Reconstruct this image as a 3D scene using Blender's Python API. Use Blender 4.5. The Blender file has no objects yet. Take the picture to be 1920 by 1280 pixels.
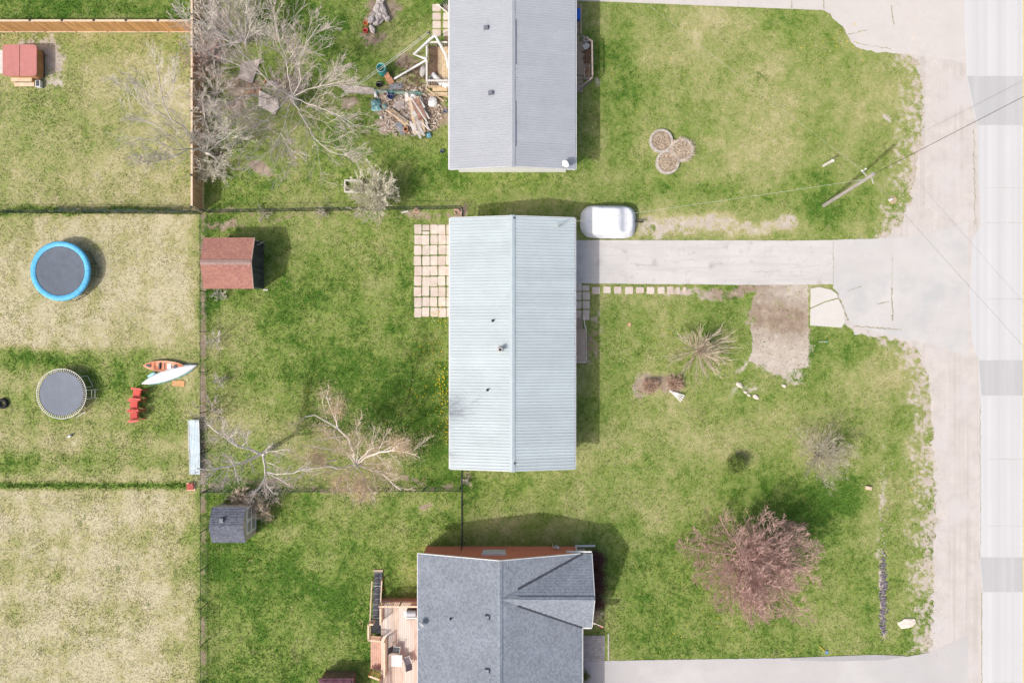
import bpy, math, random
import numpy as np
from mathutils import Vector, Matrix, Quaternion

rng = random.Random(7)
nrs = np.random.RandomState(7)
scene = bpy.context.scene
COL = scene.collection

# ------------------------------------------------------------------ camera, sky, sun, exposure
CAM_H = 51.2
cam_d = bpy.data.cameras.new("camera")
cam_d.sensor_width = 36.0
cam_d.lens = 24.0
cam_d.clip_start = 0.5
cam_d.clip_end = 3000.0
cam = bpy.data.objects.new("camera", cam_d)
cam.location = (0, 0, CAM_H)
cam.rotation_euler = (0, 0, 0)
COL.objects.link(cam)
scene.camera = cam

SUN = Vector((-0.75, -0.545, 1.0)).normalized()       # towards the sun
sun_el = math.asin(SUN.z)
sun_az = math.atan2(SUN.x, SUN.y)
world = bpy.data.worlds.new("World")
scene.world = world
world.use_nodes = True
wn, wl = world.node_tree.nodes, world.node_tree.links
wn.clear()
sky = wn.new("ShaderNodeTexSky")
sky.sky_type = 'NISHITA'
sky.sun_disc = False
sky.sun_elevation = sun_el
sky.sun_rotation = sun_az % (2 * math.pi)
sky.air_density = 1.0
sky.dust_density = 5.0
sky.ozone_density = 0.0
bg = wn.new("ShaderNodeBackground")
bg.inputs["Strength"].default_value = 0.15
wo = wn.new("ShaderNodeOutputWorld")
wl.new(sky.outputs[0], bg.inputs[0])
wl.new(bg.outputs[0], wo.inputs[0])

sd = bpy.data.lights.new("sun", 'SUN')
sd.energy = 2.4
sd.angle = math.radians(0.6)
sd.color = (1.0, 0.975, 0.935)
so = bpy.data.objects.new("sun", sd)
so.location = (-30, -22, 60)
so.rotation_euler = SUN.to_track_quat('Z', 'Y').to_euler()
COL.objects.link(so)

scene.view_settings.view_transform = 'Standard'
scene.view_settings.look = 'None'
scene.view_settings.gamma = 1.0
scene.view_settings.use_curve_mapping = False
scene.view_settings.exposure = 0.24

# ------------------------------------------------------------------ helpers
def P(px, py, z=0.0):
    """a photograph pixel (1920 x 1280) at height z above the ground, in metres"""
    k = (CAM_H - z) / 1280.0
    return Vector(((px - 960) * k, (640 - py) * k, z))

def wloc(o):
    v = Vector((0, 0, 0))
    while o is not None:
        v += o.location
        o = o.parent
    return v

def tag(o, label=None, cat=None, group=None, kind=None):
    if label: o["label"] = label
    if cat: o["category"] = cat
    if group: o["group"] = group
    if kind: o["kind"] = kind
    return o

def thing(name, label, cat, loc=(0, 0, 0), rz=0.0, group=None):
    o = bpy.data.objects.new(name, None)
    o.empty_display_size = 0.2
    o.location = loc
    o.rotation_euler = (0, 0, rz)
    COL.objects.link(o)
    return tag(o, label, cat, group)

class MB:
    def __init__(s):
        s.v, s.f = [], []
    def add(s, vs, fs):
        b = len(s.v)
        s.v.extend([tuple(x) for x in vs])
        s.f.extend([tuple(i + b for i in f) for f in fs])
        return s
    def box(s, x0, x1, y0, y1, z0, z1, m=None):
        vs = [Vector(p) for p in ((x0,y0,z0),(x1,y0,z0),(x1,y1,z0),(x0,y1,z0),(x0,y0,z1),(x1,y0,z1),(x1,y1,z1),(x0,y1,z1))]
        if m is not None: vs = [m @ p for p in vs]
        return s.add(vs, ((3,2,1,0),(4,5,6,7),(0,1,5,4),(1,2,6,5),(2,3,7,6),(3,0,4,7)))
    def cbox(s, c, size, rz=0.0, rx=0.0, ry=0.0):
        m = Matrix.Translation(Vector(c)) @ Matrix.Rotation(rz, 4, 'Z') @ Matrix.Rotation(ry, 4, 'Y') @ Matrix.Rotation(rx, 4, 'X')
        a, b, d = size[0]/2, size[1]/2, size[2]/2
        return s.box(-a, a, -b, b, -d, d, m)
    def bar(s, p, q, w, h, up=(0, 0, 1)):
        p, q = Vector(p), Vector(q)
        d = (q - p); L = d.length
        if L < 1e-6: return s
        d.normalize(); u = Vector(up)
        if abs(d.dot(u)) > 0.98: u = Vector((1, 0, 0))
        side = d.cross(u).normalized(); u2 = side.cross(d).normalized()
        m = Matrix(((d.x, side.x, u2.x, p.x), (d.y, side.y, u2.y, p.y), (d.z, side.z, u2.z, p.z), (0, 0, 0, 1)))
        return s.box(0, L, -w/2, w/2, -h/2, h/2, m)
    def tube(s, pts, r, n=6, cap=True, r1=None):
        pts = [Vector(p) for p in pts]
        k = len(pts)
        if isinstance(r, (int, float)):
            rr = [r + ((r1 - r) * i / max(k - 1, 1) if r1 is not None else 0) for i in range(k)]
        else: rr = list(r)
        b = len(s.v)
        u = None
        for i, p in enumerate(pts):
            d = pts[min(i+1, k-1)] - pts[max(i-1, 0)]
            if d.length < 1e-9: d = Vector((0, 0, 1))
            d.normalize()
            if u is None:
                u = d.orthogonal().normalized()
            else:
                u = (u - d * u.dot(d))
                u = u.normalized() if u.length > 1e-6 else d.orthogonal().normalized()
            w = d.cross(u)
            for j in range(n):
                a = 2 * math.pi * j / n
                q = p + (u * math.cos(a) + w * math.sin(a)) * rr[i]
                s.v.append((q.x, q.y, q.z))
        for i in range(k - 1):
            for j in range(n):
                j2 = (j + 1) % n
                s.f.append((b+i*n+j, b+i*n+j2, b+(i+1)*n+j2, b+(i+1)*n+j))
        if cap:
            s.f.append(tuple(b + j for j in reversed(range(n))))
            s.f.append(tuple(b + (k-1)*n + j for j in range(n)))
        return s
    def prism(s, poly, z0, z1):
        n = len(poly)
        a = sum(poly[i][0]*poly[(i+1)%n][1] - poly[(i+1)%n][0]*poly[i][1] for i in range(n))
        if a < 0: poly = list(reversed(poly))
        vs = [(p[0], p[1], z0) for p in poly] + [(p[0], p[1], z1) for p in poly]
        fs = [tuple(reversed(range(n))), tuple(range(n, 2*n))] + [(i, (i+1)%n, n+(i+1)%n, n+i) for i in range(n)]
        return s.add(vs, fs)
    def lathe(s, prof, n=24, c=(0, 0, 0), close=False):
        b = len(s.v); k = len(prof)
        for r, z in prof:
            for j in range(n):
                a = 2*math.pi*j/n
                s.v.append((c[0]+r*math.cos(a), c[1]+r*math.sin(a), c[2]+z))
        for i in range(k-1 if not close else k):
            i2 = (i+1) % k
            for j in range(n):
                j2 = (j+1) % n
                s.f.append((b+i*n+j, b+i*n+j2, b+i2*n+j2, b+i2*n+j))
        return s
    def rock(s, c, size, seed, rz=0.0, rough=0.25, n=7, m=5):
        r = random.Random(seed); b = len(s.v)
        ca, sa = math.cos(rz), math.sin(rz)
        vs = []
        for i in range(1, m):
            t = math.pi * i / m
            for j in range(n):
                a = 2*math.pi*(j + 0.5*(i % 2))/n
                k = 1 + r.uniform(-rough, rough)
                x, y, z = size[0]*math.sin(t)*math.cos(a)*k, size[1]*math.sin(t)*math.sin(a)*k, size[2]*math.cos(t)*k
                vs.append((c[0]+x*ca-y*sa, c[1]+x*sa+y*ca, c[2]+z))
        vs.append((c[0], c[1], c[2]+size[2]*0.9)); vs.append((c[0], c[1], c[2]-size[2]))
        fs = []
        for i in range(m-2):
            for j in range(n):
                j2 = (j+1) % n
                fs.append((i*n+j, (i+1)*n+j, (i+1)*n+j2, i*n+j2))
        top, bot = len(vs)-2, len(vs)-1
        for j in range(n):
            j2 = (j+1) % n
            fs.append((top, j, j2)); fs.append((bot, (m-2)*n+j2, (m-2)*n+j))
        return s.add(vs, fs)
    def mesh(s, name, mat=None, smooth=False):
        me = bpy.data.meshes.new(name)
        me.from_pydata(s.v, [], s.f)
        if mat: me.materials.append(mat)
        if smooth: me.polygons.foreach_set("use_smooth", [True]*len(me.polygons))
        me.update()
        return me
    def build(s, name, mat, parent=None, local=False, kind=None, smooth=False):
        if parent is not None and not local:
            w = wloc(parent)
            s.v = [(x-w.x, y-w.y, z-w.z) for x, y, z in s.v]
        o = bpy.data.objects.new(name, s.mesh(name, mat, smooth))
        COL.objects.link(o)
        if parent is not None: o.parent = parent
        if kind: o["kind"] = kind
        return o

def piece(name, me, parent, loc, rot=(0, 0, 0), world=True, scale=None):
    o = bpy.data.objects.new(name, me)
    l = Vector(loc)
    if parent is not None:
        if world: l = l - wloc(parent)
        o.parent = parent
    o.location = l
    o.rotation_euler = rot
    if scale: o.scale = scale
    COL.objects.link(o)
    return o

def copy_tree(o, parent=None):
    c = o.copy(); COL.objects.link(c)
    if parent is not None: c.parent = parent
    for ch in list(o.children): copy_tree(ch, c)
    return c

# ------------------------------------------------------------------ materials
def nodes_of(name):
    m = bpy.data.materials.new(name); m.use_nodes = True
    nt = m.node_tree; nt.nodes.clear()
    out = nt.nodes.new("ShaderNodeOutputMaterial")
    b = nt.nodes.new("ShaderNodeBsdfPrincipled")
    nt.links.new(b.outputs[0], out.inputs[0])
    return m, nt, b

def noise_node(nt, scale, detail=6, stretch=(1, 1, 1), rough=0.6):
    g = nt.nodes.new("ShaderNodeNewGeometry")
    mp = nt.nodes.new("ShaderNodeMapping"); mp.inputs["Scale"].default_value = stretch
    n = nt.nodes.new("ShaderNodeTexNoise"); n.inputs["Scale"].default_value = scale
    n.inputs["Detail"].default_value = detail; n.inputs["Roughness"].default_value = rough
    nt.links.new(g.outputs["Position"], mp.inputs[0]); nt.links.new(mp.outputs[0], n.inputs["Vector"])
    return n

def ramp_node(nt, fac, stops):
    r = nt.nodes.new("ShaderNodeValToRGB"); e = r.color_ramp.elements
    while len(e) < len(stops): e.new(0.5)
    for el, (p, c) in zip(e, stops):
        el.position = p; el.color = tuple(c) + (1,)
    nt.links.new(fac, r.inputs[0]); return r

def mixrgb(nt, fac, a, b, mode='MIX'):
    m = nt.nodes.new("ShaderNodeMix"); m.data_type = 'RGBA'; m.blend_type = mode
    for sock, val in ((m.inputs[0], fac), (m.inputs[6], a), (m.inputs[7], b)):
        if hasattr(val, "is_linked") or isinstance(val, bpy.types.NodeSocket): nt.links.new(val, sock)
        elif isinstance(val, (int, float)): sock.default_value = val
        else: sock.default_value = tuple(val) + (1,)
    return m.outputs[2]

def maprange(nt, v, a, b, c=0.0, d=1.0):
    m = nt.nodes.new("ShaderNodeMapRange"); m.clamp = True
    nt.links.new(v, m.inputs[0])
    for i, x in enumerate((a, b, c, d)): m.inputs[i+1].default_value = x
    return m.outputs[0]

def mat(name, base, rough=0.8, var=0.18, scale=5.0, bump=0.0, rnd=0.0, metal=0.0, stretch=(1, 1, 1), second=None, spec=0.3):
    m, nt, b = nodes_of(name)
    n = noise_node(nt, scale, 6, stretch)
    lo = [max(0.0, c*(1-var)) for c in base]; hi = [min(1.0, c*(1+var)) for c in base]
    col = ramp_node(nt, n.outputs[0], [(0.3, lo), (0.7, hi)]).outputs[0]
    if second:
        c2, sc2, t0, t1 = second
        n2 = noise_node(nt, sc2, 8, stretch)
        col = mixrgb(nt, maprange(nt, n2.outputs[0], t0, t1), col, c2)
    if rnd:
        oi = nt.nodes.new("ShaderNodeObjectInfo")
        r = maprange(nt, oi.outputs["Random"], 0, 1, 1-rnd, 1+rnd)
        cb = nt.nodes.new("ShaderNodeCombineColor")
        for i in range(3): nt.links.new(r, cb.inputs[i])
        col = mixrgb(nt, 1.0, col, cb.outputs[0], 'MULTIPLY')
    nt.links.new(col, b.inputs["Base Color"])
    b.inputs["Roughness"].default_value = rough
    b.inputs["Metallic"].default_value = metal
    b.inputs["Specular IOR Level"].default_value = spec
    if bump:
        bp = nt.nodes.new("ShaderNodeBump"); bp.inputs["Strength"].default_value = bump; bp.inputs["Distance"].default_value = 0.02
        nb = noise_node(nt, scale*6, 5, stretch)
        nt.links.new(nb.outputs[0], bp.inputs["Height"]); nt.links.new(bp.outputs[0], b.inputs["Normal"])
    return m

M = {}
M['cedar'] = mat("cedar_wood", (0.50, 0.28, 0.12), 0.75, 0.22, 3, 0.2, 0.16, stretch=(3, 3, 0.4))
M['cedar_pale'] = mat("pale_cedar", (0.66, 0.50, 0.36), 0.75, 0.14, 3, 0.1, 0.06, stretch=(1, 1, 1))
M['cedar_shaded'] = mat("shaded_cedar", (0.36, 0.22, 0.13), 0.85, 0.22, 3, 0.2, 0.16, stretch=(3, 3, 0.4))  # darker cedar: shade on the east-facing fence boards is put into the colour
M['deck'] = mat("deck_boards", (0.60, 0.46, 0.375), 0.75, 0.2, 3, 0.15, 0.12, stretch=(3, 0.5, 1), second=((0.62, 0.565, 0.505), 0.45, 0.40, 0.56))
M['deck_red'] = mat("stained_rail_wood", (0.50, 0.25, 0.15), 0.7, 0.2, 4, 0.1, 0.12)
M['grey_wood'] = mat("grey_weathered_wood", (0.38, 0.33, 0.29), 0.9, 0.3, 5, 0.3, 0.22, stretch=(1, 1, 1))
M['tan_wood'] = mat("tan_lumber", (0.50, 0.39, 0.26), 0.85, 0.25, 5, 0.2, 0.18)
M['brown_wood'] = mat("dark_brown_wood", (0.20, 0.13, 0.09), 0.9, 0.3, 5, 0.2, 0.2)
M['white_wood'] = mat("white_painted_wood", (0.60, 0.57, 0.53), 0.7, 0.12, 6, 0.1, 0.06)
M['dark_board'] = mat("dark_stained_board", (0.055, 0.06, 0.06), 0.8, 0.4, 4, 0.2, 0.35)
M['hot_cover'] = mat("spa_cover_vinyl", (0.46, 0.185, 0.165), 0.55, 0.08, 2, 0.05)
M['spa_wood'] = mat("spa_cabinet", (0.36, 0.20, 0.09), 0.6, 0.25, 4, 0.1, 0.1, stretch=(1, 1, 0.3))
M['tramp_mat'] = mat("trampoline_mat", (0.115, 0.136, 0.168), 0.75, 0.12, 2, 0.05)
M['tramp_mat2'] = mat("faded_trampoline_mat", (0.174, 0.193, 0.232), 0.75, 0.08, 2, 0.05)
M['tramp_blue'] = mat("blue_pad_vinyl", (0.10, 0.42, 0.68), 0.5, 0.2, 5, 0.3)
M['steel'] = mat("galvanised_steel", (0.55, 0.55, 0.53), 0.4, 0.12, 8, 0, 0, 0.5)
M['pale_steel'] = mat("pale_painted_steel", (0.70, 0.68, 0.62), 0.5, 0.1, 8)
M['black_metal'] = mat("black_metal", (0.03, 0.03, 0.032), 0.5, 0.2, 8)
M['link_black'] = mat("dark_vinyl_chain_link", (0.035, 0.045, 0.04), 0.6, 0.2, 8)
M['rubber'] = mat("black_rubber", (0.02, 0.02, 0.02), 0.8, 0.2, 8)
M['orange'] = mat("orange_plastic", (0.80, 0.34, 0.13), 0.45, 0.1, 4)
M['kayak_or'] = mat("faded_orange_hull", (0.58, 0.21, 0.11), 0.45, 0.22, 3, second=((0.60, 0.36, 0.22), 2.0, 0.5, 0.7))
M['red'] = mat("red_plastic", (0.62, 0.10, 0.085), 0.45, 0.15, 4, 0, 0.1)
M['white_hull'] = mat("white_hull", (0.70, 0.70, 0.72), 0.5, 0.04, 2)
M['turq'] = mat("turquoise_plastic", (0.08, 0.48, 0.52), 0.4, 0.15, 3)
M['teal'] = mat("teal_plastic", (0.03, 0.30, 0.28), 0.45, 0.15, 3)
M['teal_net'] = mat("teal_netting", (0.09, 0.24, 0.20), 0.9, 0.4, 4, 0.4, second=((0.30, 0.30, 0.24), 3.0, 0.45, 0.65))
M['blue'] = mat("blue_plastic", (0.02, 0.06, 0.22), 0.4, 0.15, 3)
M['bright_blue'] = mat("bright_blue_plastic", (0.03, 0.14, 0.60), 0.4, 0.1, 3)
M['sky_plastic'] = mat("pale_blue_sheet", (0.46, 0.55, 0.59), 0.4, 0.06, 3, second=((0.54, 0.58, 0.60), 1.5, 0.5, 0.7))
M['lightblue_bag'] = mat("light_blue_bag", (0.20, 0.45, 0.58), 0.6, 0.2, 6, 0.4)
M['dark_plastic'] = mat("charcoal_plastic", (0.07, 0.075, 0.085), 0.5, 0.2, 4)
M['white'] = mat("white_paint", (0.66, 0.66, 0.645), 0.5, 0.05, 4)
M['trim'] = mat("trim_white", (0.62, 0.62, 0.615), 0.5, 0.04, 4)
M['tarp'] = mat("white_boat_cover", (0.70, 0.71, 0.735), 1.0, 0.05, 2, 0.15, spec=0.0)
M['terracotta'] = mat("terracotta", (0.45, 0.22, 0.13), 0.8, 0.15, 5)
M['roof_blue'] = mat("pale_blue_metal_roof", (0.42, 0.477, 0.497), 0.45, 0.06, 0.8, 0, 0.05, 0.0, second=((0.405, 0.465, 0.49), 3.0, 0.5, 0.75), spec=0.4)
M['roof_rib'] = mat("pale_blue_rib", (0.39, 0.455, 0.485), 0.45, 0.06, 2, 0, 0.03, spec=0.4)
M['roof_grey'] = mat("grey_metal_roof", (0.36, 0.378, 0.41), 0.45, 0.05, 0.8, 0, 0.025, 0.0, second=((0.335, 0.35, 0.38), 3.0, 0.5, 0.75), spec=0.4)
M['ridge_dark'] = mat("dark_ridge_strip", (0.16, 0.17, 0.20), 0.6, 0.1, 3)
M['lead'] = mat("dark_flashing", (0.055, 0.06, 0.075), 0.6, 0.2, 3)
M['siding'] = mat("white_siding", (0.80, 0.80, 0.79), 0.7, 0.05, 3)
M['tan_siding'] = mat("tan_shed_siding", (0.56, 0.47, 0.37), 0.8, 0.1, 3, 0.1)
M['grey_panel'] = mat("grey_door_panel", (0.40, 0.375, 0.34), 0.7, 0.1, 3)
M['concrete'] = mat("concrete_block", (0.47, 0.43, 0.39), 0.9, 0.16, 5, 0.3, 0.10)
M['paver'] = mat("concrete_paver", (0.56, 0.49, 0.43), 0.9, 0.12, 4, 0.3, 0.07, second=((0.50, 0.40, 0.34), 1.2, 0.45, 0.7))
M['porch'] = mat("porch_concrete", (0.41, 0.33, 0.27), 0.9, 0.12, 5, 0.2, 0.06)
M['rock'] = mat("grey_rock", (0.54, 0.485, 0.455), 0.95, 0.35, 6, 0.6, 0.16, second=((0.24, 0.21, 0.20), 3.0, 0.5, 0.66))
M['pale_rock'] = mat("pale_stone", (0.60, 0.53, 0.46), 0.95, 0.2, 5, 0.4, 0.1)
M['dark_rock'] = mat("dark_ditch_stone", (0.17, 0.15, 0.17), 0.9, 0.6, 9, 0.4)
M['soil'] = mat("dry_soil", (0.27, 0.20, 0.145), 1.0, 0.35, 5, 0.6, second=((0.36, 0.29, 0.21), 3.0, 0.45, 0.65))
M['red_soil'] = mat("red_brown_soil", (0.30, 0.185, 0.13), 1.0, 0.35, 6, 0.6, second=((0.40, 0.32, 0.24), 4.0, 0.48, 0.62))
M['pole'] = mat("grey_utility_pole_wood", (0.30, 0.28, 0.25), 0.9, 0.2, 5, 0.3, stretch=(1, 1, 0.2))
M['wire'] = mat("black_wire", (0.03, 0.03, 0.03), 0.6, 0.1, 3)
M['wire_pale'] = mat("pale_wire", (0.42, 0.43, 0.36), 0.5, 0.1, 3)
M['glass'] = mat("dark_glass", (0.04, 0.05, 0.06), 0.1, 0.1, 3, spec=0.6)
M['dandelion'] = mat("dandelion_yellow", (0.75, 0.52, 0.02), 0.8, 0.1, 3)
M['bark_birch'] = mat("pale_birch_bark", (0.78, 0.715, 0.665), 0.85, 0.08, 5, 0.0, second=((0.62, 0.56, 0.52), 3.0, 0.60, 0.75))
M['bark_grey'] = mat("grey_bark", (0.60, 0.55, 0.50), 0.9, 0.25, 5, 0.2)
M['twig_grey'] = mat("grey_twigs", (0.56, 0.51, 0.44), 0.9, 0.25, 5)
M['twig_pink'] = mat("pinkish_twigs", (0.49, 0.415, 0.385), 0.9, 0.25, 5)
M['twig_pale'] = mat("pale_twigs", (0.62, 0.585, 0.46), 0.9, 0.2, 5)
M['twig_tan'] = mat("tan_twigs", (0.62, 0.52, 0.41), 0.9, 0.25, 5)
M['twig_brown'] = mat("brown_twigs", (0.34, 0.24, 0.18), 0.9, 0.3, 5)
M['twig_red'] = mat("red_twigs", (0.50, 0.335, 0.29), 0.9, 0.25, 5)
M['twig_dull'] = mat('dull_tan_twigs', (0.43, 0.385, 0.30), 0.9, 0.25, 5)
M['bud_red'] = mat("red_buds", (0.37, 0.205, 0.18), 0.9, 0.25, 5)
M['bud_tan'] = mat("tan_buds", (0.54, 0.40, 0.26), 0.9, 0.25, 5)
M['bud_green'] = mat("green_buds", (0.30, 0.30, 0.12), 0.9, 0.25, 5)
M['plum'] = mat("plum_foliage", (0.10, 0.045, 0.04), 0.8, 0.35, 5)
M['conifer'] = mat("evergreen_foliage", (0.15, 0.205, 0.045), 0.8, 0.5, 8)
M['brick'] = None

def brick_mat(name, c1, c2, mortar, sx=0.22, sy=0.075):
    m, nt, b = nodes_of(name)
    g = nt.nodes.new("ShaderNodeNewGeometry")
    sp = nt.nodes.new("ShaderNodeSeparateXYZ"); nt.links.new(g.outputs["Position"], sp.inputs[0])
    ad = nt.nodes.new("ShaderNodeMath"); ad.operation = 'ADD'
    nt.links.new(sp.outputs[0], ad.inputs[0]); nt.links.new(sp.outputs[1], ad.inputs[1])
    cb = nt.nodes.new("ShaderNodeCombineXYZ"); nt.links.new(ad.outputs[0], cb.inputs[0]); nt.links.new(sp.outputs[2], cb.inputs[1])
    t = nt.nodes.new("ShaderNodeTexBrick"); nt.links.new(cb.outputs[0], t.inputs["Vector"])
    t.inputs["Color1"].default_value = c1+(1,); t.inputs["Color2"].default_value = c2+(1,); t.inputs["Mortar"].default_value = mortar+(1,)
    t.inputs["Scale"].default_value = 1.0; t.inputs["Brick Width"].default_value = sx; t.inputs["Row Height"].default_value = sy
    t.inputs["Mortar Size"].default_value = 0.008
    nt.links.new(t.outputs[0], b.inputs["Base Color"]); b.inputs["Roughness"].default_value = 0.9
    return m
M['brick'] = brick_mat("red_brick", (0.72, 0.205, 0.115), (0.64, 0.175, 0.095), (0.60, 0.28, 0.19))
M['brick_tan'] = brick_mat("buff_brick", (0.40, 0.30, 0.22), (0.34, 0.25, 0.19), (0.5, 0.47, 0.42))

def shingle_mat(name, c, dark, light, along, var_scale=(9, 9)):
    """per-tab colour: along = world axis index that runs along the courses"""
    m, nt, b = nodes_of(name)
    st = [8.5, 8.5, 0.0]; st[along] = 7.0
    g = nt.nodes.new("ShaderNodeNewGeometry")
    mp = nt.nodes.new("ShaderNodeMapping"); mp.inputs["Scale"].default_value = st
    nt.links.new(g.outputs["Position"], mp.inputs[0])
    v = nt.nodes.new("ShaderNodeTexVoronoi"); v.distance = 'CHEBYCHEV'; v.inputs["Scale"].default_value = 1.0
    v.inputs["Randomness"].default_value = 0.8
    nt.links.new(mp.outputs[0], v.inputs["Vector"])
    sep = nt.nodes.new("ShaderNodeSeparateColor"); nt.links.new(v.outputs["Color"], sep.inputs[0])
    r = ramp_node(nt, sep.outputs[0], [(0.0, dark), (0.5, c), (1.0, light)])
    n = noise_node(nt, 0.7, 6)
    big = ramp_node(nt, n.outputs[0], [(0.3, (0.9, 0.9, 0.9)), (0.7, (1.1, 1.1, 1.1))])
    nt.links.new(mixrgb(nt, 1.0, r.outputs[0], big.outputs[0], 'MULTIPLY'), b.inputs["Base Color"])
    b.inputs["Roughness"].default_value = 0.95; b.inputs["Specular IOR Level"].default_value = 0.15
    bp = nt.nodes.new("ShaderNodeBump"); bp.inputs["Strength"].default_value = 0.3; bp.inputs["Distance"].default_value = 0.02
    nb = noise_node(nt, 40, 4); nt.links.new(nb.outputs[0], bp.inputs["Height"]); nt.links.new(bp.outputs[0], b.inputs["Normal"])
    return m
M['shingle_x'] = shingle_mat("grey_shingles_x", (0.214, 0.24, 0.278), (0.175, 0.197, 0.23), (0.253, 0.28, 0.322), 0)
M['shingle_y'] = shingle_mat("grey_shingles_y", (0.214, 0.24, 0.278), (0.175, 0.197, 0.23), (0.253, 0.28, 0.322), 1)
M['shingle_dark'] = shingle_mat("charcoal_shingles", (0.125, 0.135, 0.165), (0.09, 0.10, 0.125), (0.165, 0.175, 0.205), 0)
M['shingle_red'] = shingle_mat("red_shingles", (0.34, 0.165, 0.13), (0.29, 0.14, 0.12), (0.38, 0.20, 0.155), 0)
M['shingle_plum'] = shingle_mat("plum_shingles", (0.12, 0.055, 0.075), (0.08, 0.04, 0.05), (0.16, 0.08, 0.10), 0)

# ------------------------------------------------------------------ ground: noise fields in photograph pixels on the ground plane (25 px = 1 m)
_tab = nrs.rand(256, 256)
def vnoise(x, y, seed=0):
    x = np.asarray(x, float) + seed*17.31; y = np.asarray(y, float) + seed*9.73
    xi = np.floor(x).astype(int); yi = np.floor(y).astype(int)
    fx = x - xi; fy = y - yi
    fx = fx*fx*(3-2*fx); fy = fy*fy*(3-2*fy)
    a = _tab[yi & 255, xi & 255]; b = _tab[yi & 255, (xi+1) & 255]
    c = _tab[(yi+1) & 255, xi & 255]; d = _tab[(yi+1) & 255, (xi+1) & 255]
    return (a*(1-fx)+b*fx)*(1-fy) + (c*(1-fx)+d*fx)*fy
def fbm(x, y, seed=0, oct=4):
    s = 0; a = 0.5; t = 0
    for i in range(oct):
        s = s + a*vnoise(x*2**i, y*2**i, seed+i*3); t += a; a *= 0.55
    return s/t
def in_poly(poly, x, y):
    x = np.asarray(x, float); y = np.asarray(y, float)
    r = np.zeros(x.shape, bool); n = len(poly)
    for i in range(n):
        x0, y0 = poly[i]; x1, y1 = poly[(i+1) % n]
        if y0 == y1: continue
        c = ((y0 > y) != (y1 > y)) & (x < (x1-x0)*(y-y0)/(y1-y0)+x0)
        r ^= c
    return r

# regions (x0,x1,y0,y1, dryness) : 0 lush green, 1 straw
ZONES = [(-400, 372, -400, 38, 0.12), (-400, 372, 38, 400, 0.60), (-400, 372, 400, 655, 0.90), (-400, 372, 655, 912, 0.56), (-400, 366, 912, 1700, 0.85),
         (372, 905, -400, 395, 0.27), (372, 905, 395, 915, 0.23), (372, 905, 915, 1700, 0.15),
         (905, 2400, -400, 447, 0.38), (905, 2400, 447, 890, 0.37), (905, 2400, 890, 1700, 0.28)]
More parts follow.
